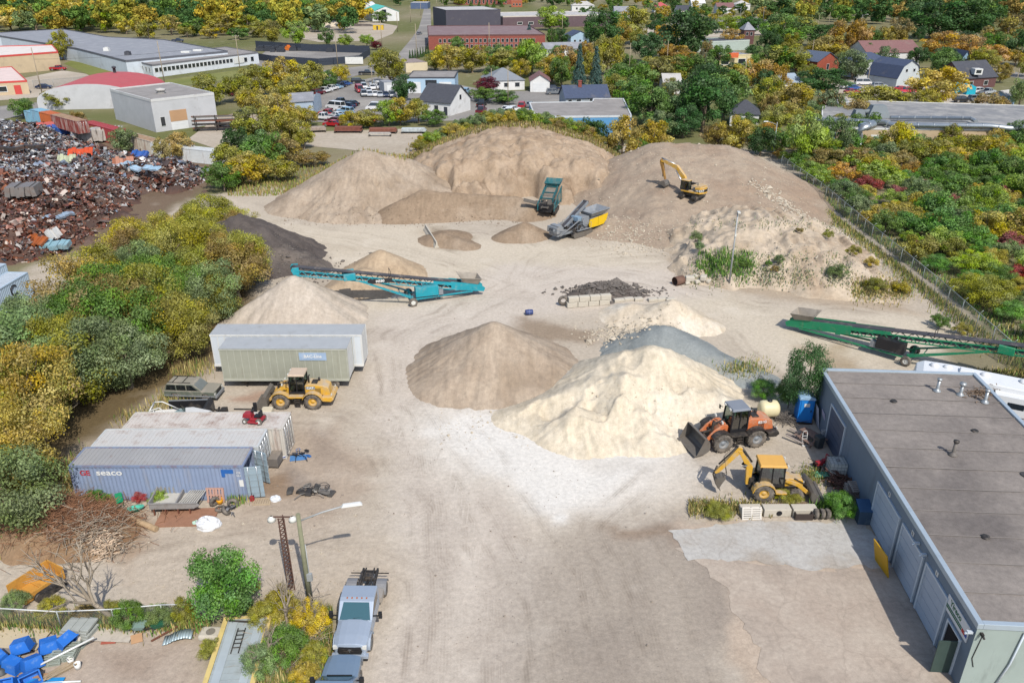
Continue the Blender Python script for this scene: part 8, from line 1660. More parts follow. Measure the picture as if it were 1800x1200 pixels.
def sticks(name,label,n,gen,L,r,m,seed,cat='brush'):
 rnd = random.Random(seed); b = MB()
 for i in range(n):
  p = gen(rnd); a = rnd.uniform(0,6.28); l = rnd.uniform(*L); d = Vector((math.cos(a),math.sin(a),rnd.uniform(-.15,.5))).normalized(); q = p + d * l; b.tube([p,(p + q) / 2 + Vector((rnd.gauss(0,.08) * l,rnd.gauss(0,.08) * l,.06 * l)),q],rnd.uniform(*r),4,cap=False)
 return tag(link(name,b.mesh(name,m,False)),label,cat,kind='stuff')
def brush():
 pb = at(140,940); 
 pile('brush_mound','low mound of soil and brown cuttings under the brush heap',soil('brush_soil','#a98e72','#94785c',fine=3,bump=.8),[(pb.x - 2,pb.y + .8,1.8,pb.x + 1.0,pb.y,1.4,.48,.6)],rough=.25,gully=.2,cat='mound')
 g = lambda cx,cy,rx,ry: (lambda r: onp(cx + r.gauss(0,rx),cy + r.gauss(0,ry),r.uniform(-.05,.35)))
 sticks('brush_heap','heap of reddish brown cut brush before the blue container',2300,g(pb.x - 1.0,pb.y + .9,2.1,1.25),(.4,1.4),(.008,.02),mat('brown_twigs','#9a6f52',.9,var=.3,sc=2),1)
 sticks('brush_heap','pale grey dry twigs lying over the brush heap',350,g(pb.x + 1.4,pb.y - .8,1.3,.9),(.4,1.6),(.008,.025),DEAD,2)
 sticks('wood_chips','small heap of pale split wood beside the brush',260,lambda r: (lambda c: onp(c.x + r.gauss(0,.42),c.y + r.gauss(0,.4),r.uniform(0,.35)))(at(186,968)),(.2,.5),(.03,.05),mat('split_wood','#d8bfa4',.9,var=.15,sc=2),3,'wood')
 a,b = at(208,905),at(276,934); d = b - a; o = MB().tube([(0,0,.25),d * .5 + Vector((0,0,.22)),d + Vector((0,0,.2))],.24,10,r2=.2).build('tree_log',mat('log_bark','#b59a78',.9,var=.2,sc=2,bump=.4)); o.location = a; tag(o,'long pale log lying beside the brush heap','log')
 sticks('scrub_twigs','tangle of grey dry twigs round the pole and bushes',420,lambda r: (lambda q: Vector((q.x,q.y,r.uniform(.1,.8))))(at(r.uniform(450,560),r.uniform(1060,1180))),(.5,1.8),(.006,.018),DEAD,4)
brush()
PB = 'near the sagging fence'
plant('bush',402,1090,122,132,'bright green',PB,'shrub',label='large dense bright green bush near the sagging fence')
for px,py,w,h,hu in ((232,1104,56,52,'green'),(328,1096,46,48,'olive'),(280,1098,50,38,'grey green'),(200,1085,40,30,'olive'),(470,1108,60,50,'olive'),(545,1112,66,60,'yellow'),(500,1085,60,56,'golden'),(500,1168,90,64,'green'),(460,1190,70,56,'grey green'),(555,1170,50,40,'olive'),(540,1200,60,36,'yellow'),(375,1160,50,38,'olive'),(95,1080,50,30,'olive'),(30,1072,50,34,'grey green'),(150,1090,50,28,'brown'),(425,1078,50,40,'green'),(445,1040,30,26,'olive')):
 plant('bush',px,py,w,h,hu,PB + ' and the pole','shrub')
for i,(px,py,h,lab) in enumerate(((206,1092,9.5,'leafless pale tree leaning over the brush heap'),(508,1110,5.5,'bare white branched bush beside the wooden pole'),(470,1180,4.5,'bare grey bush in front of the yellow flatbed trailer'),(550,1120,4,'bare shrub between the wooden pole and the truck'))):
 o = plant('bare',px,py,0,0,'brown',lab,'dead_tree',p=at(px,py),w=h * .8,h=h,label=lab)
 if i == 0: o.rotation_euler = (R(12),R(-24),0)
plant('near',1410,726,86,122,'dark green','at the workshop corner',label='dark green leafy tree at the far corner of the grey workshop'); plant('bush',1340,700,50,36,'bright green','beside the tank','shrub',label='bright green shrub behind the orange loader'); plant('bush',1385,716,50,60,'dark green','beside the tank','shrub',label='dark green shrub behind the cream tank')
plant('bush',1475,905,62,40,'bright green','by the dumpster','shrub',label='bright green weedy shrub beside the blue dumpster'); plant('bush',1262,908,56,22,'olive','on the kerb','shrub',label='low olive shrub at the end of the kerb blocks'); plant('bush',1385,880,60,22,'olive','x','shrub',label='low yellowish weeds under the backhoe front wheel')
plant('bush',246,880,30,18,'red','x','shrub',label='rust red little shrub before the blue container'); plant('bush',172,884,46,24,'bright green','x','shrub',label='low green creeper at the corner of the blue container'); plant('bush',282,886,36,26,'lime','x','shrub',label='light green weed shrub behind the steel dump body')
for i in range(80):
 r_ = random.Random(100 + i); x = r_.uniform(-19,17); y = 150 + r_.uniform(0,17) + abs(x) * .1; h = r_.uniform(1.6,3.4); plant('shrub',0,240,0,0,r_.choice(('olive','yellow','green','lime','brown','grey green','golden')),'on top of the earth bank','shrub',p=onp(x,y,-.1),w=h * r_.uniform(1,1.5),h=h)
for i,(px,py,w,h,hu) in enumerate(((1222,425,22,20,'grey green'),(1228,440,18,18,'grey green'),(1370,462,20,16,'grey green'),(1362,478,16,12,'brown'),(1470,486,34,24,'grey green'),(1405,410,14,10,'brown'),(1540,510,40,24,'olive'),(1580,515,36,24,'yellow'),(1650,575,36,26,'green'),(1690,590,30,26,'olive'),(1350,468,14,12,'green'),(1310,470,20,14,'green'),(1455,420,20,18,'olive'),(1500,450,26,20,'olive'),(1530,470,26,20,'yellow'))):
 plant('shrub',px,py,w,h,hu,'on the eroded bank','shrub',p=on(px,py))

# ---------------------------------------------------------------- clutter beside the workshop
def toilet():
 t = thing('portable_toilet','bright blue portable toilet beside the workshop corner','portable toilet',at(1410,738),R(-6),sc=1.12); B = mat('toilet_blue','#1e82dc',.45,var=.04); b = MB()
 b.b2((-.55,-.55,.12),(.55,.55,2.0)).build('body',B,t,bevel=.04); MB().b2((-.6,-.6,0),(.6,.6,.12)).build('base',DKST,t)
 d = MB().b2((-.42,-.58,.2),(.42,-.545,1.95)).build('door',mat('toilet_blue2','#2a8ee6',.45,var=.04),t); MB().b2((-.2,-.6,1.45),(.2,-.578,1.72)).build('notice',WHITE,d); MB().b2((.3,-.62,1.05),(.36,-.578,1.2)).build('handle',BLK,d)
 r = MB(); r.prism([(-.6,2.0),(.6,2.0),(.55,2.15),(.25,2.28),(-.25,2.28),(-.55,2.15)],-.6,.6); r.build('roof',mat('toilet_roof','#a8cbe8',.5),t,bevel=.03); MB().tube([(.4,.4,1.9),(.4,.4,2.5)],.05,8).build('vent_pipe',BLK,t)
 s = MB()
 for x in (-.56,.56):
  for k in range(3): s.b2((x - .01,-.4 + k * .3,.4),(x + .01,-.25 + k * .3,1.8))
 s.build('side_rib',B,t)
toilet()
def clutter_right():
 t = thing('storage_tank','cream plastic tank lying behind the orange loader','tank',at(1349,733),R(4)); C = mat('cream_plastic','#efe3b8',.5,var=.05,dirt='#c4b48c',dk=.2)
 MB().lathe([(0,-.85),(.45,-.82),(.68,-.65),(.72,-.5),(.72,.5),(.68,.65),(.45,.82),(0,.85)],(0,0,.85),'X',22).build('shell',C,t); MB().lathe([(.2,0),(.2,.12),(0,.14)],(0,0,1.55),n=12).build('filler_cap',BLK,t); MB().b2((-.6,-.5,0),(-.45,.5,.35)).b2((.45,-.5,0),(.6,.5,.35)).build('cradle',STEEL,t)
 sticks('cable_tangle','tangle of grey cables and twigs on the ground beside the cream tank',170,lambda r: (lambda q: Vector((q.x + r.gauss(0,.5),q.y + r.gauss(0,.4),r.uniform(.02,.35))))(at(1378,738)),(.3,1.0),(.012,.025),mat('cable_grey','#77706a',.7,var=.3),21,'cables')
 t = thing('picnic_table','weathered brown picnic table piled with planks by the workshop','table',at(1424,776),R(-62)); W_ = mat('weathered_brown_wood','#8d7468',.85,var=.2,sc=3)
 for i in range(5): MB().b2((-.95,-.36 + i * .15,.72),(.95,-.23 + i * .15,.76)).build('plank',W_,t)
 for s in (-1,1): MB().b2((-.95,s * .78 - .13,.42),(.95,s * .78 + .13,.46)).build('bench',W_,t); MB().bar((s * .65,-.75,0),(s * .65,-.15,.74),.08).bar((s * .65,.75,0),(s * .65,.15,.74),.08).bar((s * .65,-.8,.4),(s * .65,.8,.4),.07).build('leg',W_,t)
 for i,(x,y,L,rz,lab) in enumerate(((1402,772,1.9,-.9,'grey plank lying beside the picnic table'),(1408,766,2.0,-.75,'grey plank leaning on the end of the picnic table'),(1396,778,1.5,-.7,'short grey plank lying farthest out from the picnic table'))):
  o = MB().b2((-L / 2,-.1,0),(L / 2,.1,.05)).build('plank',mat('grey_plank','#a89c94',.85,var=.15,sc=3)); o.location = at(x,y) + Vector((0,0,.1 + .1 * i)); o.rotation_euler = (0,.08 * i,rz); tag(o,lab,'plank','planks by the picnic table')
 t = thing('hand_truck','white hand truck standing before the picnic table','hand truck',at(1413,782),.2); b = MB()
 for s in (-.2,.2): b.tube([(s,0,.05),(s,.1,1.1)],.02,6)
 for z in (.3,.55,.8): b.bar((-.2,.03 + .09 * z,z),(.2,.03 + .09 * z,z),.03)
 b.tube([(-.2,.1,1.1),(-.12,.12,1.25),(.12,.12,1.25),(.2,.1,1.1)],.02,6); b.b2((-.22,-.2,.02),(.22,.02,.04)); b.build('frame',WHITE,t)
 for s in (-1,1): MB().disc((s * .24,.1,.12),(1,0,0),.12,.06,14).build('wheel',RUB,t)
 t = thing('wheelie_bin','dark grey wheelie bin beside the picnic table','bin',at(1438,786),.3); D = mat('bin_dark','#3f484c',.5,var=.06)
 MB().box((0,0,.52),(.5,.55,.9),taper=1.12).build('body',D,t,bevel=.02); MB().box((0,0,1.02),(.62,.66,.08),taper=.9).build('lid',D,t,bevel=.02)
 for s in (-1,1): MB().disc((s * .26,.25,.1),(1,0,0),.1,.06,12).build('wheel',RUB,t)
 t = thing('wheelchair_frame','small folded white and black trolley leaning on the workshop wall','trolley',at(1446,772),.4); b = MB(); b.tube([(-.2,0,.1),(-.2,.1,.9),(.2,.1,.9),(.2,0,.1)],.02,6).tube([(-.2,0,.5),(.2,0,.5)],.02,6).box((0,.05,.7),(.35,.05,.25)); b.build('frame',WHITE,t); MB().disc((-.22,0,.14),(1,0,0),.14,.04,12).disc((.22,0,.14),(1,0,0),.14,.04,12).build('wheel',RUB,t)
 for i,(x,y,c) in enumerate(((1437,748,'#d5d8e4'),(1448,758,'#c8c4dc'))):
  o = MB().b2((-.45,-.02,0),(.45,.02,1.9)).build('white_sheet',mat('sheet' + str(i),c,.5,var=.05)); o.location = at(x,y); o.rotation_euler = (R(-10),0,R(84)); tag(o,['pale panel leaning on the workshop wall nearest the toilet','pale lilac panel leaning on the workshop wall before the dark garage door'][i],'panel')
 t = thing('rotary_tiller','red garden tiller with tines beside the white liquid tote','tiller',at(1438,822),.3); RD = mat('red_paint','#a8303a',.5,var=.1,dirt='#9a8a80',dk=.2)
 MB().box((0,0,.45),(.5,.35,.3)).box((.5,0,.55),(.4,.3,.3)).box((.75,.1,.75),(.15,.3,.5)).build('engine',RD,t,bevel=.03); b = MB()
 for s in (-.2,.2): b.tube([(-.2,s,.5),(-.9,s,.95)],.025,6)
 for k in range(4): b.disc((-.15,-.3 + k * .2,.2),(0,1,0),.2,.03,10)
 b.build('handlebar',DKST,t)
 for s in (-1,1): MB().disc((.45,s * .3,.22),(0,1,0),.22,.12,14).build('wheel',RUB,t)
 t = thing('liquid_tote','white liquid tote in a grey cage at the workshop wall','liquid tote',at(1468,833),R(-4),sc=1.12); MB().b2((-.55,-.48,.2),(.55,.48,1.08)).build('tank',mat('tote_plastic','#eef0ea',.4,var=.03),t,bevel=.06); MB().lathe([(.14,0),(.14,.06),(0,.07)],(0,0,1.08),n=14).build('cap',mat('grey_cap','#9a9a9a',.5),t); b = MB()
 for k in range(6):
  x = -.58 + k * .232; b.tube([(x,-.51,.15),(x,-.51,1.12),(x,.51,1.12),(x,.51,.15)],.016,5)
 for k in range(5): y = -.4 + k * .2; b.tube([(-.58,y,.15),(-.58,y,1.12),(.58,y,1.12),(.58,y,.15)],.016,5)
 for z in (.35,.6,.85,1.1): b.tube([(-.59,-.52,z),(.59,-.52,z),(.59,.52,z),(-.59,.52,z),(-.59,-.52,z)],.016,5)
 b.build('cage',GALV,t); MB().b2((-.6,-.5,0),(.6,.5,.13)).build('pallet_base',STEEL,t)
 b = MB(); rnd = random.Random(4); n = 9; V = [(-.6 + 1.2 * i / n,-.35 + .7 * j / n,.08 + .14 * rnd.random()) for j in range(n + 1) for i in range(n + 1)]; b.add(V,[(j * (n + 1) + i,j * (n + 1) + i + 1,(j + 1) * (n + 1) + i + 1,(j + 1) * (n + 1) + i) for j in range(n) for i in range(n)],smooth=True); o = b.build('green_tarp',mat('green_tarp','#6fb592',.6,var=.1)); o.location = at(1444,836); tag(o,'crumpled pale green tarp on the ground beside the tiller','tarp')
 sticks('scrap_metal_heap','dark rusty scrap heap behind the pallets at the wall',120,lambda r: (lambda q: Vector((q.x + r.gauss(0,.4),q.y + r.gauss(0,.4),r.uniform(.02,.6))))(at(1480,855)),(.3,1.1),(.02,.06),mat('rust_scrap','#6a4a3e',.8,var=.3),22,'scrap')
 def pallet(parent,m,M=None,L=1.2,W=1.0):
  M = M or Matrix.Identity(4)
  for i in range(6): MB().b2((-L / 2,-W / 2 + i * W / 6 + .01,.11),(L / 2,-W / 2 + (i + .68) * W / 6,.135),M).build('slat',m,parent)
  for i in range(3): MB().b2((-L / 2 + i * (L - .1) / 2,-W / 2,.025),(-L / 2 + i * (L - .1) / 2 + .1,W / 2,.11),M).build('bearer',m,parent)
  for i in range(3): MB().b2((-L / 2,-W / 2 + i * (W - .1) / 2,0),(L / 2,-W / 2 + i * (W - .1) / 2 + .1,.025),M).build('slat',m,parent)
 globals()['pallet'] = pallet
 for i in range(5):
  t = thing('pallet', f'grey wooden pallet in the stack by the workshop wall, {ordinal(i)} from the bottom', 'pallet', at(1500, 872) + Vector((.05 * math.sin(i * 2), .04 * i, .15 * i)), R(-5) + .06 * math.sin(i), 'pallets stacked at the workshop'); pallet(t, mat('pallet_wood', '#b0a59a', .85, var=.15, sc=3))
 for i in range(2):
  t = thing('pallet',['grey pallet tilted on top of the pallet stack','dark pallet leaning against the pallet stack'][i],'pallet',at(1502,872 + 6 * i) + Vector((.1,0,.8 - .3 * i)),R(10),'pallets stacked at the workshop'); t.rotation_euler = (R(18 + 20 * i),R(6),R(8 - 10 * i)); pallet(t,mat('pallet_wood','#b0a59a') if not i else mat('pallet_dark','#7d726a',.85,var=.15,sc=3))
 t = thing('dumpster','dark blue steel bin against the workshop wall','bin',at(1514,914),R(-4)); B = mat('dumpster_blue','#41586f',.6,var=.08,dirt='#8d9a94',dk=.3,dsc=1.5); MB().prism([(-.5,0),(.5,0),(.5,1.35),(-.5,1.05)],-.42,.42,'X').build('body',B,t,bevel=.02); MB().prism([(-.53,1.06),(-.53,1.1),(.53,1.42),(.53,1.37)],-.45,.45,'X').build('lid',mat('dumpster_lid','#3a5f86',.5),t)
 # kerb of blocks below the backhoe
 for i,(x0,x1,hole) in enumerate(((1302,1340,0),(1342,1391,1),(1393,1437,0))):
  a,b_ = at(x0,908),at(x1,908); w = b_.x - a.x - .04; t = thing('kerb_block',['long concrete kerb block under the white slatted pallet','long concrete kerb block with a round drain hole','long concrete kerb block behind the dark crate'][i],'block',a + Vector((w / 2,.35,0)),R(1),'kerb blocks below the backhoe'); MB().box((0,0,.3),(w,.7,.6)).build('body',CBLK,t,bevel=.04)
  if hole: MB().disc((.1,-.36,.3),(0,1,0),.2,.03,18).build('drain_hole',HOLE_SHADE,t)  # flat black disc on the face, shade of the hole given as colour
 t = thing('pallet','white slatted pallet leaning on the kerb blocks','pallet',at(1320,909),R(2)); M = Matrix.Translation((0,.05,.35)) @ Matrix.Rotation(R(70),4,'X'); pallet(t,mat('white_slats','#e4ded4',.8,var=.06),M,1.35,.9)
 t = thing('plastic_crate','dark brown crate standing before the kerb blocks','crate',at(1411,910),0); Cm = mat('dark_crate','#4a3f3a',.7,var=.1); MB().b2((-.6,-.25,0),(.6,-.2,.5)).b2((-.6,.2,0),(.6,.25,.5)).b2((-.6,-.2,0),(-.55,.2,.5)).b2((.55,-.2,0),(.6,.2,.5)).b2((-.55,-.2,0),(.55,.2,.06)).build('box',Cm,t); b = MB()
 for k in range(4): b.b2((-.61,-.27,.06 + k * .12),(.61,-.248,.1 + k * .12))
 b.build('rib',Cm,t)
 for i,x in enumerate((1433,1443,1452)):
  o = MB().lathe([(.18, -.12), (.33, -.14), (.38, 0), (.33, .14), (.18, .12)], axis='X', n=18).build('tyre', RUB); o.location = at(x, 910) + Vector((0, 0, .37)); o.rotation_euler = (0, .1 * i, .15 * i - .1); tag(o, f'black tyre standing at the end of the kerb blocks, {ordinal(i)} from the dark crate', 'tyre', 'tyres by the kerb blocks')
 a,b_ = at(1340,893),at(1416,889); o = MB().bar((0,0,.3),b_ - a + Vector((0,0,.3)),.14,.06).build('long_plank',mat('brown_plank','#8d7562',.85,var=.15,sc=3)); o.location = a; tag(o,'long brown plank lying on the kerb blocks','plank')
 p = at(1562,1003); o = MB().b2((-.85,-.03,0),(.85,.03,1.75)).build('yellow_panel',mat('yellow_board','#e0ac10',.5,var=.04)); o.location = p + Vector((-.35,.2,.02)); o.rotation_euler = (R(-14),0,R(94)); tag(o,'bright yellow board leaning between two garage doors','board')
 t = thing('hand_rail','white pipe rail standing before the workshop doorway','rail',at(1658,1178)); b = MB(); b.tube([(0,0,0),(.15,.1,1.9)],.03,8); b.build('pole_shaft',WHITE,t); b = MB(); b.tube([(.1,.07,1.1),(-.3,.5,1.15)],.025,8).tube([(.05,.05,.7),(.3,0,.72)],.025,8); b.build('bracket',WHITE,t)
clutter_right()

# ---------------------------------------------------------------- clutter round the containers
def clutter_left():
 # cast blocks
 for i,(x,y,z,w) in enumerate(((478,768,0,1.1),(496,776,0,1.2),(478,768,.62,1.05),(495,776,.62,1.25),(472,752,0,1.0),(474,752,.62,1.0),(474,752,1.24,.9),(488,756,0,.8),(505,782,0,.5))):
  block(at(x, y) + Vector((0, 0, z)), (w, .9, .6), .1 * math.sin(i * 2.2), f'cream cast block stacked at the end of the containers, {ordinal(i)} counted from the lower front', 'cream blocks at the container ends', mat('cream_block', '#ddd0b4', .9, var=.08, sc=1.5, dirt='#b0a084', dk=.2, bump=.3), bev=.12)
 t = thing('steel_box','dark grey steel box on the ground beside the open container doors','box',at(480,822),R(-4)); MB().b2((-.35,0,.05),(.4,1.7,.8)).build('body',mat('dark_grey_box','#77716c',.7,var=.1,dirt='#a59a8c',dk=.3,top=.4),t,bevel=.03); MB().b2((-.37,-.02,0),(.42,1.72,.06)).build('skid',DKST,t)
 def mower(p,lab,rz):
  t = thing('ride_on_mower',lab,'mower',p,rz); RD = MATS['red_paint']; MB().b2((-.8,-.35,.25),(.2,.35,.45)).prism([(.1,.4),(.1,.85),(.75,.75),(.85,.4)],-.28,.28).build('body',RD,t,bevel=.04); MB().b2((-.55,-.22,.5),(-.1,.22,.62)).b2((-.65,-.22,.55),(-.52,.22,.98)).build('seat',BLK,t); MB().disc((.05,0,1.0),(.5,0,1),.17,.03,12).bar((.1,0,.7),(.05,0,1.0),.04).build('steering_wheel',BLK,t); MB().b2((-.5,-.5,.1),(.35,.5,.25)).build('cutter_deck',RD,t,bevel=.04)
  for x,r in ((-.55,.26),(.6,.2)):
   for s in (-1,1): wheel(t,(x,s * .38,r),r,.18,WHITE,lug=0)
 mower(Vector((at(0,0,0).x * 0 + CX0 + 11.2,CY0 + 6.2,2.78)),'red ride on mower parked on the roof of the farthest container',R(170))
 t = thing('post_driver','black engine attachment standing behind the containers','machine',at(449,733),.3); MB().box((0,0,.5),(.5,.4,.9),taper=.7).box((.1,0,1.1),(.3,.25,.5)).build('motor',BLK,t); MB().bar((-.2,0,.8),(-1.6,.2,.95),.1).bar((0,0,.3),(.5,-.4,.05),.08).build('arm',DKST,t)
 t = thing('pail','small white and blue pail beside the steel box','pail',at(499,806)); MB().lathe([(0,.02),(.15,.02),(.18,.34),(.16,.34)],n=16).build('bucket_shell',WHITE,t); MB().lathe([(.185,.2),(.19,.3)],n=16).build('band',mat('pail_blue','#2a4a9a',.5),t)
 rnd = random.Random(31)
 def junk(name,label,px,py,n,rad,cols,seed,flat=None,size=(.15,.6)):
  t = thing(name,label,'junk',at(px,py)); r = random.Random(seed)
  for i in range(n):
   c = mat('junk_' + cols[i % len(cols)].strip('#'),cols[i % len(cols)],.6,.1,var=.15); p = Vector((r.gauss(0,rad),r.gauss(0,rad * .6),r.uniform(.05,.35))); k = r.random(); b = MB(); s = r.uniform(*size)
   if k < .4: b.box(p,(s,s * .6,s * .25),rz=r.uniform(0,6),rx=r.uniform(-.6,.6),taper=.8); nm = 'panel'
   elif k < .7: a = r.uniform(0,6.28); b.tube([p,p + Vector((math.cos(a) * s,math.sin(a) * s,.2)),p + Vector((math.cos(a) * s * 1.7,math.sin(a) * s * 1.7,.02))],.03,6); nm = 'pipe'
   else: b.tube([p + Vector((s * .5 * math.cos(q),s * .35 * math.sin(q),s * .4 * (1 + math.sin(q + i)) * .5)) for q in [PI * j / 5 for j in range(11)]],.025,6); nm = 'hoop'
   b.build(nm,c,t)
  return t
 junk('bicycle_heap','tangled heap of bicycle frames on a blue sheet',529,800,14,.32,['#2a2a2e','#3a3a40','#55555a','#3a6fb0'],1); o = MB().b2((-.7,-.4,.01),(.6,.35,.03)).build('blue_sheet',mat('blue_sheet','#5a8fc8',.6,var=.1)); o.location = at(526,804); o.rotation_euler.z = .2; tag(o,'flat blue sheet under the bicycle heap','sheet')
 junk('scrap_pile','small heap of grey scrap metal lying alone on the dirt',555,865,26,.5,['#55524f','#77736e','#8f8a84','#403d3c','#a8a49c'],2,size=(.25,.8)); o = MB().b2((-.5,-.12,0),(.4,.12,.12)).build('steel_channel',DKST); o.location = at(533,866); tag(o,'dark steel channel at the end of the scrap heap','steel')
 t = thing('drain_grate','tan slotted grate lying flat on the dirt','grate',at(461,882),R(3)); g = mat('tan_grate','#c0ab8e',.85,var=.08); MB().b2((-.62,-.38,0),(.62,-.28,.08)).b2((-.62,.28,0),(.62,.38,.08)).b2((-.62,-.28,0),(-.5,.28,.08)).b2((.5,-.28,0),(.62,.28,.08)).build('rim',g,t)
 for i in range(6): MB().b2((-.46 + i * .17,-.28,.01),(-.38 + i * .17,.28,.075)).build('bar',g,t)
 def lump(name,label,px,py,r,h,c,seed,cat):
  b = MB(); rn = random.Random(seed); n,m = 18,8; V = []
  for j in range(m + 1):
   for i in range(n): a = 2 * PI * i / n; k = math.cos(j / m * PI / 2) ** .6; q = 1 + .22 * mnoise.noise((math.cos(a) * 2 + seed,math.sin(a) * 2,j * .5)); V.append((r * k * q * math.cos(a),r * .75 * k * q * math.sin(a),h * math.sin(j / m * PI / 2) * (1 + .35 * mnoise.noise((math.cos(a) * 3,math.sin(a) * 3 + seed,j * .7)))))
  b.add(V,[(j * n + i,j * n + (i + 1) % n,(j + 1) * n + (i + 1) % n,(j + 1) * n + i) for j in range(m) for i in range(n)],smooth=False); o = b.build(name,mat(name + '_' + c.strip('#'),c,.6,var=.05)); o.location = at(px,py); return tag(o,label,cat)
 lump('tarp_bundle','large white tarp bundle on the ground before the steel dump body',367,924,.85,.62,'#f2f3f4',3,'tarp'); lump('plastic_bag','small crumpled white bag beside the tan grate',484,878,.4,.3,'#e4e8ec',5,'bag'); lump('plastic_bag','little pale green bag beside the white tarp bundle',345,920,.3,.2,'#bfe0cc',7,'bag')
 t = thing('fuel_can','red fuel can beside the container door','can',at(444,880)); MB().box((0,0,.2),(.3,.2,.4)).box((0,0,.44),(.08,.16,.08)).build('body',MATS['red_paint'],t,bevel=.03); MB().tube([(.1,0,.4),(.16,0,.52)],.03,6).build('spout',BLK,t)
 # steel dump body on its stand
 t = thing('dump_body','grey steel dump body standing on trestles before the blue container','truck body',at(312,905),R(2)); S = mat('dump_body_grey','#a8a5a2',.6,.2,var=.1,dirt='#7d6a5c',dk=.35,dsc=1.5); Lt = mat('dump_body_inside','#d0ccc2',.7,var=.08,dirt='#9a8f80',dk=.25)
 MB().prism([(-1.75,.55),(-1.75,1.0),(1.45,1.0),(1.65,.8),(1.2,.55)],-.04,.02).build('side_panel',S,t); MB().prism([(-1.75,.55),(-1.75,1.1),(1.6,1.15),(1.8,.95),(1.3,.55)],1.75,1.81).build('side_panel',S,t); MB().b2((-1.75,0,.55),(1.25,1.78,.62)).build('bed_floor',Lt,t); MB().b2((-1.8,0,.55),(-1.74,1.8,1.1)).build('end_panel',S,t); MB().b2((-.05,.02,.6),(.05,1.76,.98)).build('divider',S,t)
 for i in range(8): MB().bar((.18 + i * .17,.1,.9),(.55 + i * .15,1.6,.92),.06).build('slat',Lt,t)
 MB().bar((-1.8,-.06,1.03),(1.45,-.06,1.03),.08).bar((-1.8,1.82,1.15),(1.6,1.82,1.18),.08).bar((-1.8,-.06,1.03),(-1.8,1.82,1.13),.08).build('top_rail',S,t)
 for x in (-1.55,-.75,.1,.9): MB().b2((x - .04,-.02,0),(x + .04,.1,.55)).b2((x - .04,1.6,0),(x + .04,1.72,.55)).b2((x - .04,.1,.45),(x + .04,1.6,.55)).build('trestle',mat('rust_brown','#7d4f3c',.8,var=.2),t)
 o = MB().b2((-1.9,-.7,0),(2.0,1.2,.1)).build('plank_platform',mat('rust_platform','#a87c62',.85,var=.12,sc=1.5,dirt='#8a5f48',dk=.3)); o.location = at(326,914); o.rotation_euler.z = .05; tag(o,'rusty brown platform plate under the steel dump body','plate')
 t = thing('pallet','pinkish pallet standing against the blue container','pallet',at(381,880),0); M = Matrix.Translation((0,0,.55)) @ Matrix.Rotation(R(80),4,'X') @ Matrix.Rotation(R(90),4,'Z'); pallet(t,mat('pink_wood','#c9a090',.85,var=.1,sc=3),M,1.1,1.25)
 t = thing('bucket_pail','orange yellow bucket before the standing pallet','bucket',at(387,884)); MB().lathe([(0,.02),(.2,.02),(.25,.4),(.23,.4),(.18,.08),(0,.06)],n=16).build('shell',mat('orange_bucket','#f0a81e',.5,var=.05),t); MB().tube([(.24,0,.38),(0,-.1,.3),(-.24,0,.38)],.012,5).build('handle',DKST,t)
 t = thing('bench','turquoise bench half overgrown before the blue container','bench',at(288,876)); TQ = mat('turquoise_paint','#2f8fae',.6,var=.1); MB().b2((-.75,-.2,.42),(.75,.2,.5)).build('seat',TQ,t)
 for s in (-1,1): MB().b2((s * .65 - .05,-.18,0),(s * .65 + .05,.18,.42)).build('leg',TQ,t)
 t = thing('garden_chair','green plastic chair tipped over near the brush heap','chair',at(212,887),.5); Gp = mat('green_plastic','#1f9a6a',.5,var=.05); MB().box((0,0,.35),(.45,.45,.05)).build('seat',Gp,t); MB().box((0,.22,.6),(.45,.05,.5),rx=-.2).build('backrest',Gp,t)
 for sx in (-1,1):
  for sy in (-1,1): MB().bar((sx * .18,sy * .18,0),(sx * .18,sy * .18,.35),.04).build('leg',Gp,t)
 t = thing('wheelbarrow_tray','pale turquoise tray lying beside the log','tray',at(239,898),.4); o = MB().lathe([(0,.04),(.3,.04),(.55,.3),(.6,.3)],n=12).build('bowl',mat('turquoise_tray','#4fc4ac',.5,var=.05),t); o.scale = (1,.6,1)
 for i,(x,y,rx,z,lab) in enumerate(((410,890,1.2,.25,'worn tyre propped among the junk by the container corner'),(422,880,.2,.1,'flat lying tyre nearest the container corner'),(398,902,.9,.2,'tyre leaning at the front of the junk by the container corner'),(388,896,.1,.1,'tyre lying flat beside the white tarp bundle'),(378,888,1.4,.35,'upright black tyre behind the white tarp bundle'))):
  o = MB().lathe([(.2,-.1),(.34,-.12),(.4,0),(.34,.12),(.2,.1)],n=18).build('tyre',RUB); o.location = at(x,y) + Vector((0,0,z)); o.rotation_euler = (rx,.1,i); tag(o,lab,'tyre','old tyres by the blue container')
 junk('engine_scrap','black engine scrap heaped against the container corner',414,870,14,.35,['#2c2c30','#444448','#5a6a60','#8a8a8c'],6); junk('lawnmower_scrap','broken lawnmower parts beside the tyres',404,898,12,.35,['#3a3a3c','#55555a','#8f8f92'],7)
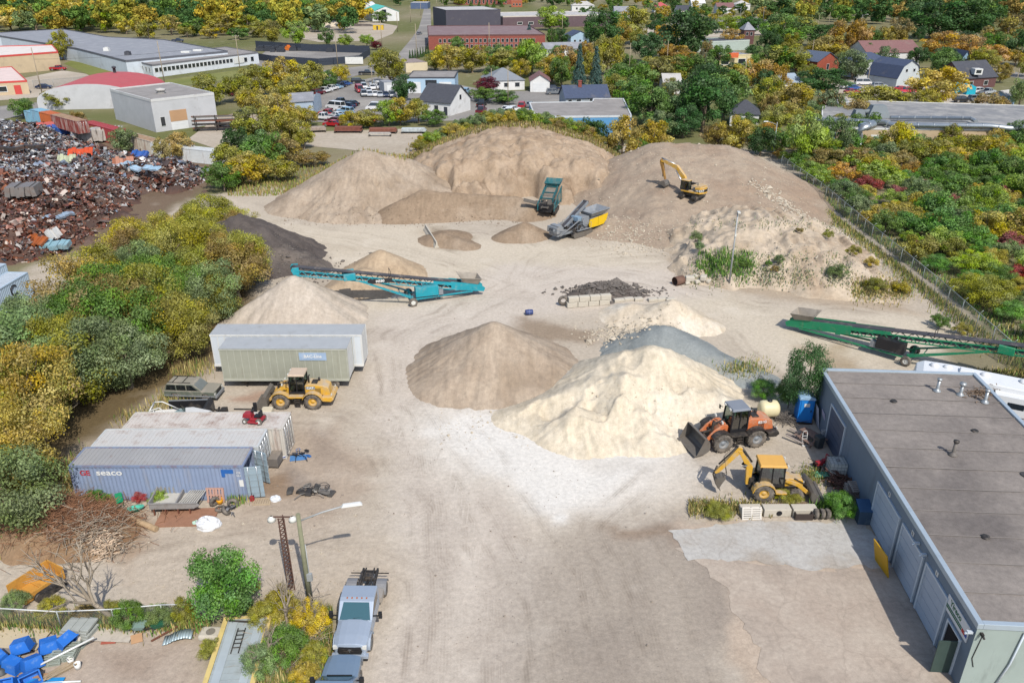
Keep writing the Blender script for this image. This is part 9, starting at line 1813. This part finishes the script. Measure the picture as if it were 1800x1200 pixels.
 # overturned pickup box and the broken boat
 t = thing('pickup_box','black pickup box lying behind the containers, open side up','truck body',at(336,732),R(4)); K = BLK; MB().b2((-2.0,.9,.3),(1.3,1.0,1.0)).build('side_panel',K,t); MB().b2((-2.0,-.9,.3),(1.4,-.8,.95)).build('side_panel',K,t); MB().b2((-2.0,-.8,.3),(1.3,.9,.38)).build('bed_floor',K,t); MB().prism([(1.3,.2),(1.3,1.15),(1.55,1.3),(1.75,.9),(1.75,.2)],-.95,1.05).build('end_panel',mat('black_cab_back','#34343a',.4,var=.08,dirt='#9a948c',dk=.3),t,bevel=.05); MB().b2((-2.0,1.0,.98),(1.3,1.1,1.06)).b2((-2.0,-1.0,.93),(1.3,-.9,1.02)).build('top_rail',MGREY,t)
 for x in (-1.0,2.2): wheel(t,(x,-.75,.36),.36,.22,STEEL,lug=0)
 b = MB(); b.bar((1.6,-.4,.4),(3.0,-.2,.35),.12).bar((1.6,.4,.4),(3.0,.2,.35),.12).bar((2.2,-.8,.36),(2.2,.8,.36),.14).box((2.8,0,.5),(.5,.6,.35)); b.build('chassis',DKST,t)
 t = thing('boat_wreck','broken white boat with its windscreen behind the containers','boat',at(312,750),R(6)); Wb = mat('boat_white','#e6e6e4',.5,var=.05,dirt='#a8a49c',dk=.25)
 MB().add([(-2.2,-1,1.1),(1.2,-1.1,1.15),(3.0,0,1.3),(1.2,1.1,1.15),(-2.2,1,1.1),(-2.0,-.7,.2),(1.0,-.7,.2),(2.2,0,.5),(1.0,.7,.2),(-2.0,.7,.2)],[(0,1,6,5),(1,2,7,6),(2,3,8,7),(3,4,9,8),(4,0,5,9),(5,6,7,8,9)]).build('hull',Wb,t); MB().add([(.6,-1.05,1.2),(1.2,-1.05,1.22),(2.95,0,1.36),(1.2,1.05,1.22),(.6,1.05,1.2)],[(0,1,2,3,4)]).build('foredeck',Wb,t)
 MB().add([(.3,-.95,1.2),(.9,-.2,1.2),(.6,-.2,1.85),(.1,-.85,1.8)],[(0,1,2,3)]).add([(.9,-.1,1.2),(.6,.95,1.2),(.2,.85,1.8),(.6,-.05,1.85)],[(0,1,2,3)]).build('windscreen',clear_glass('boat_glass','#a8c4c4'),t); MB().tube([(-2.1,-.9,1.1),(-1.6,-.8,2.1),(-.9,-.6,2.2),(.2,-.85,1.2)],.05,6).tube([(-2.1,.9,1.1),(-1.7,.8,2.0),(-1.0,.6,2.1),(.1,.85,1.2)],.05,6).tube([(-1.6,-.8,2.1),(-1.7,.8,2.0)],.05,6).build('frame',WHITE,t)
 # dumped orange box at the left edge
 t = thing('skip_body','orange yellow steel dump box with a dark opening near the fence','truck body',at(40,1052),R(62)); O = mat('orange_yellow_steel','#dba049',.6,var=.1,dirt='#a0703a',dk=.3,dsc=1.5)
 MB().b2((-.3,-.75,.1),(2.3,.75,.18)).build('bed_floor',O,t); MB().b2((-.3,.7,.1),(2.3,.78,.95)).build('side_panel',O,t); MB().b2((-.3,-.78,.1),(2.3,-.7,.6)).build('side_panel',O,t); MB().b2((2.25,-.75,.1),(2.33,.75,.95)).build('end_panel',O,t)
 for x in (.3,1.0,1.7): MB().b2((x - .05,-.7,.18),(x + .05,.7,.26)).build('rib',O,t)
 MB().box((1.2,-1.05,.25),(1.8,.5,.4),taper=.8).disc((.4,-1.15,.3),(0,1,0),.3,.2,14).build('underframe',DKST,t)
clutter_left()

# ---------------------------------------------------------------- clutter in the bottom left corner
def clutter_corner():
 BB = mat('bin_blue','#2c78d8',.5,var=.08,spec=.4,dirt='#8fb0d8',dk=.2,dsc=3)
 def bin_(px,py,z,rot,lab):
  t = thing('blue_bin',lab,'bin',at(px,py) + Vector((0,0,z)),group='heap of blue bins'); t.rotation_euler = rot; b = MB(); w,d,h = .42,.3,.5; th = .025
  A = [(-w * .85,-d * .85,0),(w * .85,-d * .85,0),(w * .85,d * .85,0),(-w * .85,d * .85,0),(-w,-d,h),(w,-d,h),(w,d,h),(-w,d,h)]; I = [(x * .93,y * .91,z_ + (.03 if z_ == 0 else 0)) for x,y,z_ in A]
  b.add(A + I,[(0,3,2,1),(0,1,5,4),(1,2,6,5),(2,3,7,6),(3,0,4,7),(8,9,10,11),(8,12,13,9),(9,13,14,10),(10,14,15,11),(11,15,12,8),(4,5,13,12),(5,6,14,13),(6,7,15,14),(7,4,12,15)]); b.build('shell',BB,t); MB().b2((-w * 1.06,-d * 1.08,h - .05),(w * 1.06,-d,h)).b2((-w * 1.06,d,h - .05),(w * 1.06,d * 1.08,h)).b2((-w * 1.06,-d,h - .05),(-w,d,h)).b2((w,-d,h - .05),(w * 1.06,d,h)).build('rim',BB,t)
  t.scale = (1.15,1.15,1.25)
 for px,py,z,rx,ry,rz,lab in ((92,1146,.95,172,8,.6,'blue bin upside down on the slatted pallets'),(114,1138,.8,120,0,1.2,'blue bin on its side behind the one on the pallets'),(42,1150,1.05,168,-12,.2,'blue bin upside down, highest of the bin heap'),(28,1176,.7,176,8,-.3,'blue bin upside down in the middle of the bin heap'),
  (60,1172,.75,160,12,.9,'blue bin tipped towards the white pipe'),(54,1196,.35,70,0,.7,'blue bin lying open towards the pallets'),(22,1210,.35,50,-10,.1,'blue bin lying open at the bottom of the heap'),(14,1158,.5,110,0,-.6,'blue bin on its side at the back of the heap')): bin_(px,py,z,(R(rx),R(ry),rz),lab)
 o = MB().lathe([(0,.3),(.35,.3),(.4,0),(.42,0)],n=16).build('dark_tub',mat('dark_tub','#3a4044',.5)); o.location = at(2,1180) + Vector((0,0,.05)); tag(o,'dark plastic tub at the edge beside the blue bins','tub')
 ply = mat('plywood','#d5c4a4',.8,var=.06,sc=.8,dirt='#b09a7c',dk=.2); 
 def board(px,py,L,W,rz,z,m,lab,th=.04,rx=0.0):
  o = MB().b2((-L / 2,-W / 2,0),(L / 2,W / 2,th)).build('board',m); o.location = at(px,py) + Vector((0,0,z)); o.rotation_euler = (rx,0,rz); tag(o,lab,'board')
 board(36,1124,2.9,1.5,-.08,.12,ply,'large tan plywood sheet behind the blue bins'); board(15,1146,2.0,.5,0,.1,mat('grey_board','#8f8a88',.8,var=.1),'grey board under the plywood sheet'); board(200,1118,2.3,1.0,-.05,.12,mat('grey_white_board','#d0c6b8',.8,var=.08,dirt='#9a8f80',dk=.3),'grey white board lying beside the stacked stone slabs'); board(8,1160,1.6,.35,.1,.12,WHITE,'white strip board at the edge behind the bins'); board(192,1128,.8,.35,.1,.05,mat('brick_red_board','#b5624f',.8),'brick red board scrap under the grey white board'); board(75,1200,2.2,.45,.05,.1,mat('bright_blue_board','#2a9ae0',.5),'bright blue board along the bottom edge'); board(60,1192,1.6,.3,.0,.2,mat('tan_board','#b8906a',.8,var=.1),'tan plank below the lumber bundle')
 # slabs on a pallet
 for i,(z,dx) in enumerate(((.15,0),(.32,.05),(.49,-.04),(.66,.06))):
  for k in range(3):
   o = MB().box((0, 0, .08), (.5, 1.0, .15)).build('stone_slab', mat('grey_slab', '#b0b4ae', .85, var=.1, sc=2), bevel=.02); o.location = at(141, 1118) + Vector((-.52 + .53 * k + dx, .05 * i, z)); o.rotation_euler.z = -.25 + .04 * i; tag(o, f'grey stone slab, layer {["one", "two", "three", "four"][i]} from the bottom, {ordinal(k)} across, behind the pallets', 'slab', 'stone slabs stacked behind the pallets')
 Gp = mat('grey_green_wood','#a3aba0',.85,var=.12,sc=3)
 for i,(x,y,z,rz) in enumerate(((141,1124,0,-.25),(118,1150,.0,.1),(118,1150,.16,.14),(118,1150,.32,.08),(90,1158,0,.2),(90,1156,.16,.24))):
  t = thing('pallet',['grey pallet under the stone slabs','lowest pallet of the grey green pallet stack','middle pallet of the grey green pallet stack','top pallet of the grey green pallet stack','lower grey pallet under the upturned blue bin','upper grey pallet under the upturned blue bin'][i],'pallet',at(x,y) + Vector((0,0,z)),rz,'pallets in the junk corner'); pallet(t,Gp,None,1.25,1.1)
 o = MB().tube([(0,0,.25),(2.6,1.7,.75)],.06,10).build('white_pipe',WHITE); o.location = at(60,1180); tag(o,'long white plastic pipe lying across the pallets','pipe'); o = MB().tube([(0,0,.1),(2.1,.1,.12)],.05,8).build('white_pipe',WHITE); o.location = at(72,1202); tag(o,'white plastic pipe along the bottom edge','pipe')
 o = MB().bar((0,0,.5),(.25,-1.0,.1),.14).build('timber_post',mat('white_grey_timber','#cfc6ba',.8,var=.1)); o.location = at(146,1116); tag(o,'pale timber leaning on the stone slabs','timber')
 for i,(x,y) in enumerate(((126,1165),(138,1174))):
  t = thing('white_bucket',['white bucket beside the pallets, the farther one','white bucket beside the pallets, the nearer one'][i],'bucket',at(x,y)); MB().lathe([(0,.02),(.15,.02),(.18,.38),(.17,.38),(.14,.06),(0,.05)],n=16).build('shell',WHITE,t); MB().tube([(.18,0,.36),(0,-.12,.28),(-.18,0,.36)],.01,5).build('handle',DKST,t)
 for i in range(9):
  o = MB().b2((-.75, -.05, 0), (.75, .05, .06)).build('lumber', mat('old_lumber', '#b5a184', .85, var=.15, sc=3)); o.location = at(101, 1184) + Vector((-.25 + .07 * i, .1 * math.sin(i * 2), .08 + .07 * (i % 3))); o.rotation_euler.z = .85 + .08 * math.sin(i * 3); tag(o, f'old board in the loose lumber bundle, {ordinal(i)} across', 'board', 'loose lumber bundle')
 lump_ = mat('crumpled_sheet','#c9c4ba',.7,var=.1)
 def barrow(px,py,m,lab,rz):
  t = thing('wheelbarrow',lab,'wheelbarrow',at(px,py),rz); MB().box((0,0,.45),(.5,.4,.3),taper=1.5).build('tray',m,t); MB().disc((.6,0,.18),(0,1,0),.18,.08,14).build('wheel',RUB,t); b = MB()
  for s in (-1,1): b.bar((.6,s * .05,.2),(-.8,s * .3,.55),.04).bar((-.3,s * .22,.4),(-.35,s * .25,0),.03)
  b.build('frame',DKST,t)
 barrow(248,1110,mat('grey_green_tray','#8fa8a0',.5,var=.08),'grey green wheelbarrow at the end of the grey white board',.1); barrow(281,1106,Gp if False else mat('dark_green_tray','#2f6a50',.5,var=.08),'dark green wheelbarrow beside the brown bar',.3)
 b = MB(); n = 10
 for i in range(n): x0,x1 = -.8 + 1.6 * i / n,-.8 + 1.6 * (i + 1) / n; f = lambda x: .12 + .2 * math.sin(x * 2.4 + .8); b.add([(x0,-.35,f(x0)),(x1,-.35,f(x1)),(x1,.35,f(x1)),(x0,.35,f(x0))],[(0,1,2,3)],smooth=True)
 o = b.build('curved_panel',mat('pale_metal_panel','#b9cbd0',.4,.3,var=.06)); o.modifiers.new('s','SOLIDIFY').thickness = .03; o.location = at(314,1124) + Vector((0,0,.1)); o.rotation_euler.z = .15; tag(o,'curved pale metal car panel beside the concrete tub','panel')
 t = thing('concrete_tub','square concrete tub with a round hollow near the yellow flatbed','tub',at(371,1118),-.05); MB().box((0,0,.2),(1.15,.85,.4)).build('body',CBLK,t,bevel=.12); MB().disc((.05,-.02,.405),(0,0,1),.26,.02,20).build('hollow',mat('tub_dark','#8a8478',.9),t)
 o = MB().bar((0,0,.08),(1.5,1.3,.25),.08).build('steel_bar',mat('rust_brown','#7d4f3c')); o.location = at(266,1128); tag(o,'rusty bar lying between the two wheelbarrows','bar'); o = MB().b2((-.3,-.25,0),(.3,.25,.05)).build('tan_frame',mat('tan_board','#b8906a')); o.location = at(241,1124) + Vector((0,0,.1)); o.rotation_euler = (.5,0,.4); tag(o,'small tan picture frame shaped board beside the grey green wheelbarrow','board')
 # yellow flatbed trailer
 a,b_ = at(440,1108),at(408,1220); d = (b_ - a).normalized(); t = thing('flatbed_trailer','yellow framed flatbed trailer with grey deck at the bottom edge','trailer',a,math.atan2(d.y,d.x)); Y_ = mat('pale_yellow_steel','#e8cf86',.6,var=.06,dirt='#b09a68',dk=.25)
 for s in (-1,1): MB().b2((0,s * 1.22 - .13,.75),(7.0,s * 1.22 + .13,1.0)).build('side_rail',Y_,t)
 MB().b2((-.12,-1.35,.75),(0,1.35,1.02)).build('end_rail',Y_,t)
 for k in range(16): MB().b2((.02 + k * .43,-1.08,.9),(.43 + k * .43,1.08,.95)).build('deck_plank',mat('grey_deck','#b5bfc0',.7,.1,var=.08,dirt='#8f8f86',dk=.3),t)
 for s in (-1,1): MB().b2((.1,s * .72 - .22,.95),(6.9,s * .72 + .22,.99)).build('wheel_track',mat('track_grey','#c8d2d6',.6,.2,var=.06),t)
 b = MB()
 for k in range(5): b.bar((1.0 + k * .3,-.35,1.02),(1.0 + k * .3,.05,1.02),.04)
 b.bar((.8,-.35,1.02),(2.6,-.35,1.02),.05).bar((.8,.05,1.02),(2.6,.05,1.02),.05); b.build('ladder',DKST,t); MB().bar((.2,-1.0,1.05),(.5,.6,1.1),.07).bar((.1,.3,1.0),(-.3,.6,1.2),.06).build('ratchet_bar',DKST,t)
 for x in (4.2,5.1):
  for s in (-1,1): wheel(t,(x,s * 1.2,.38),.38,.25,STEEL,lug=0)
 MB().b2((.1,-.5,.5),(7.0,-.35,.75)).b2((.1,.35,.5),(7.0,.5,.75)).build('chassis',DKST,t)
clutter_corner()
# turquoise tarps and sand heaps in the distance
for i,(px,py,w,lab) in enumerate(((1690,164,22,'turquoise tarp tent in the back lot, larger one'),(1706,167,16,'turquoise tarp tent in the back lot, smaller one'))):
 a = at(px - w / 2,py); L = w / ppm(py); o = MB().prism([(0,0),(L,0),(L * .95,2.2),(L * .5,2.8),(L * .05,2.2)],0,4).build('tarp_tent',mat('turquoise_tarp','#18b4cc',.6,var=.06)); o.location = a; tag(o,lab,'tarp')
pile('gravel_heap','white gravel heap in the far depot yard',MATS['pale_sand'],[(at(570,46).x,at(570,46).y,4.0,at(610,46).x,at(610,46).y,2.6,.55,.6)],res=1.0); pile('gravel_heap','grey gravel heap in the far depot yard beside the wood',MATS['blue_grey_gravel'],[(at(505,40).x,at(505,40).y,4.0,at(525,40).x,at(525,40).y,3,.6,.6)],res=1.0); pile('gravel_heap','dark gravel heap in the far depot yard before the white shed',MATS['asphalt_millings'],[(at(625,46).x,at(625,46).y,1.6,at(650,46).x,at(650,46).y,1.4,.4,.6)],res=1.0)
t = thing('site_cabin','yellow cabin box in the far depot yard','cabin',at(656,53)); MB().b2((0,0,0),(6,2.5,2.8)).build('wall',mat('cabin_yellow','#e8c23c',.6),t); MB().b2((-.1,-.1,2.8),(6.1,2.6,2.95)).build('roof',r_lt,t); MB().b2((2,-.06,.1),(2.9,0,2.2)).build('door',DG,t)

name_plants()
for o in list(bpy.data.objects):
 if o.type == 'MESH' and o.data and len(o.data.vertices) == 0: bpy.data.objects.remove(o)
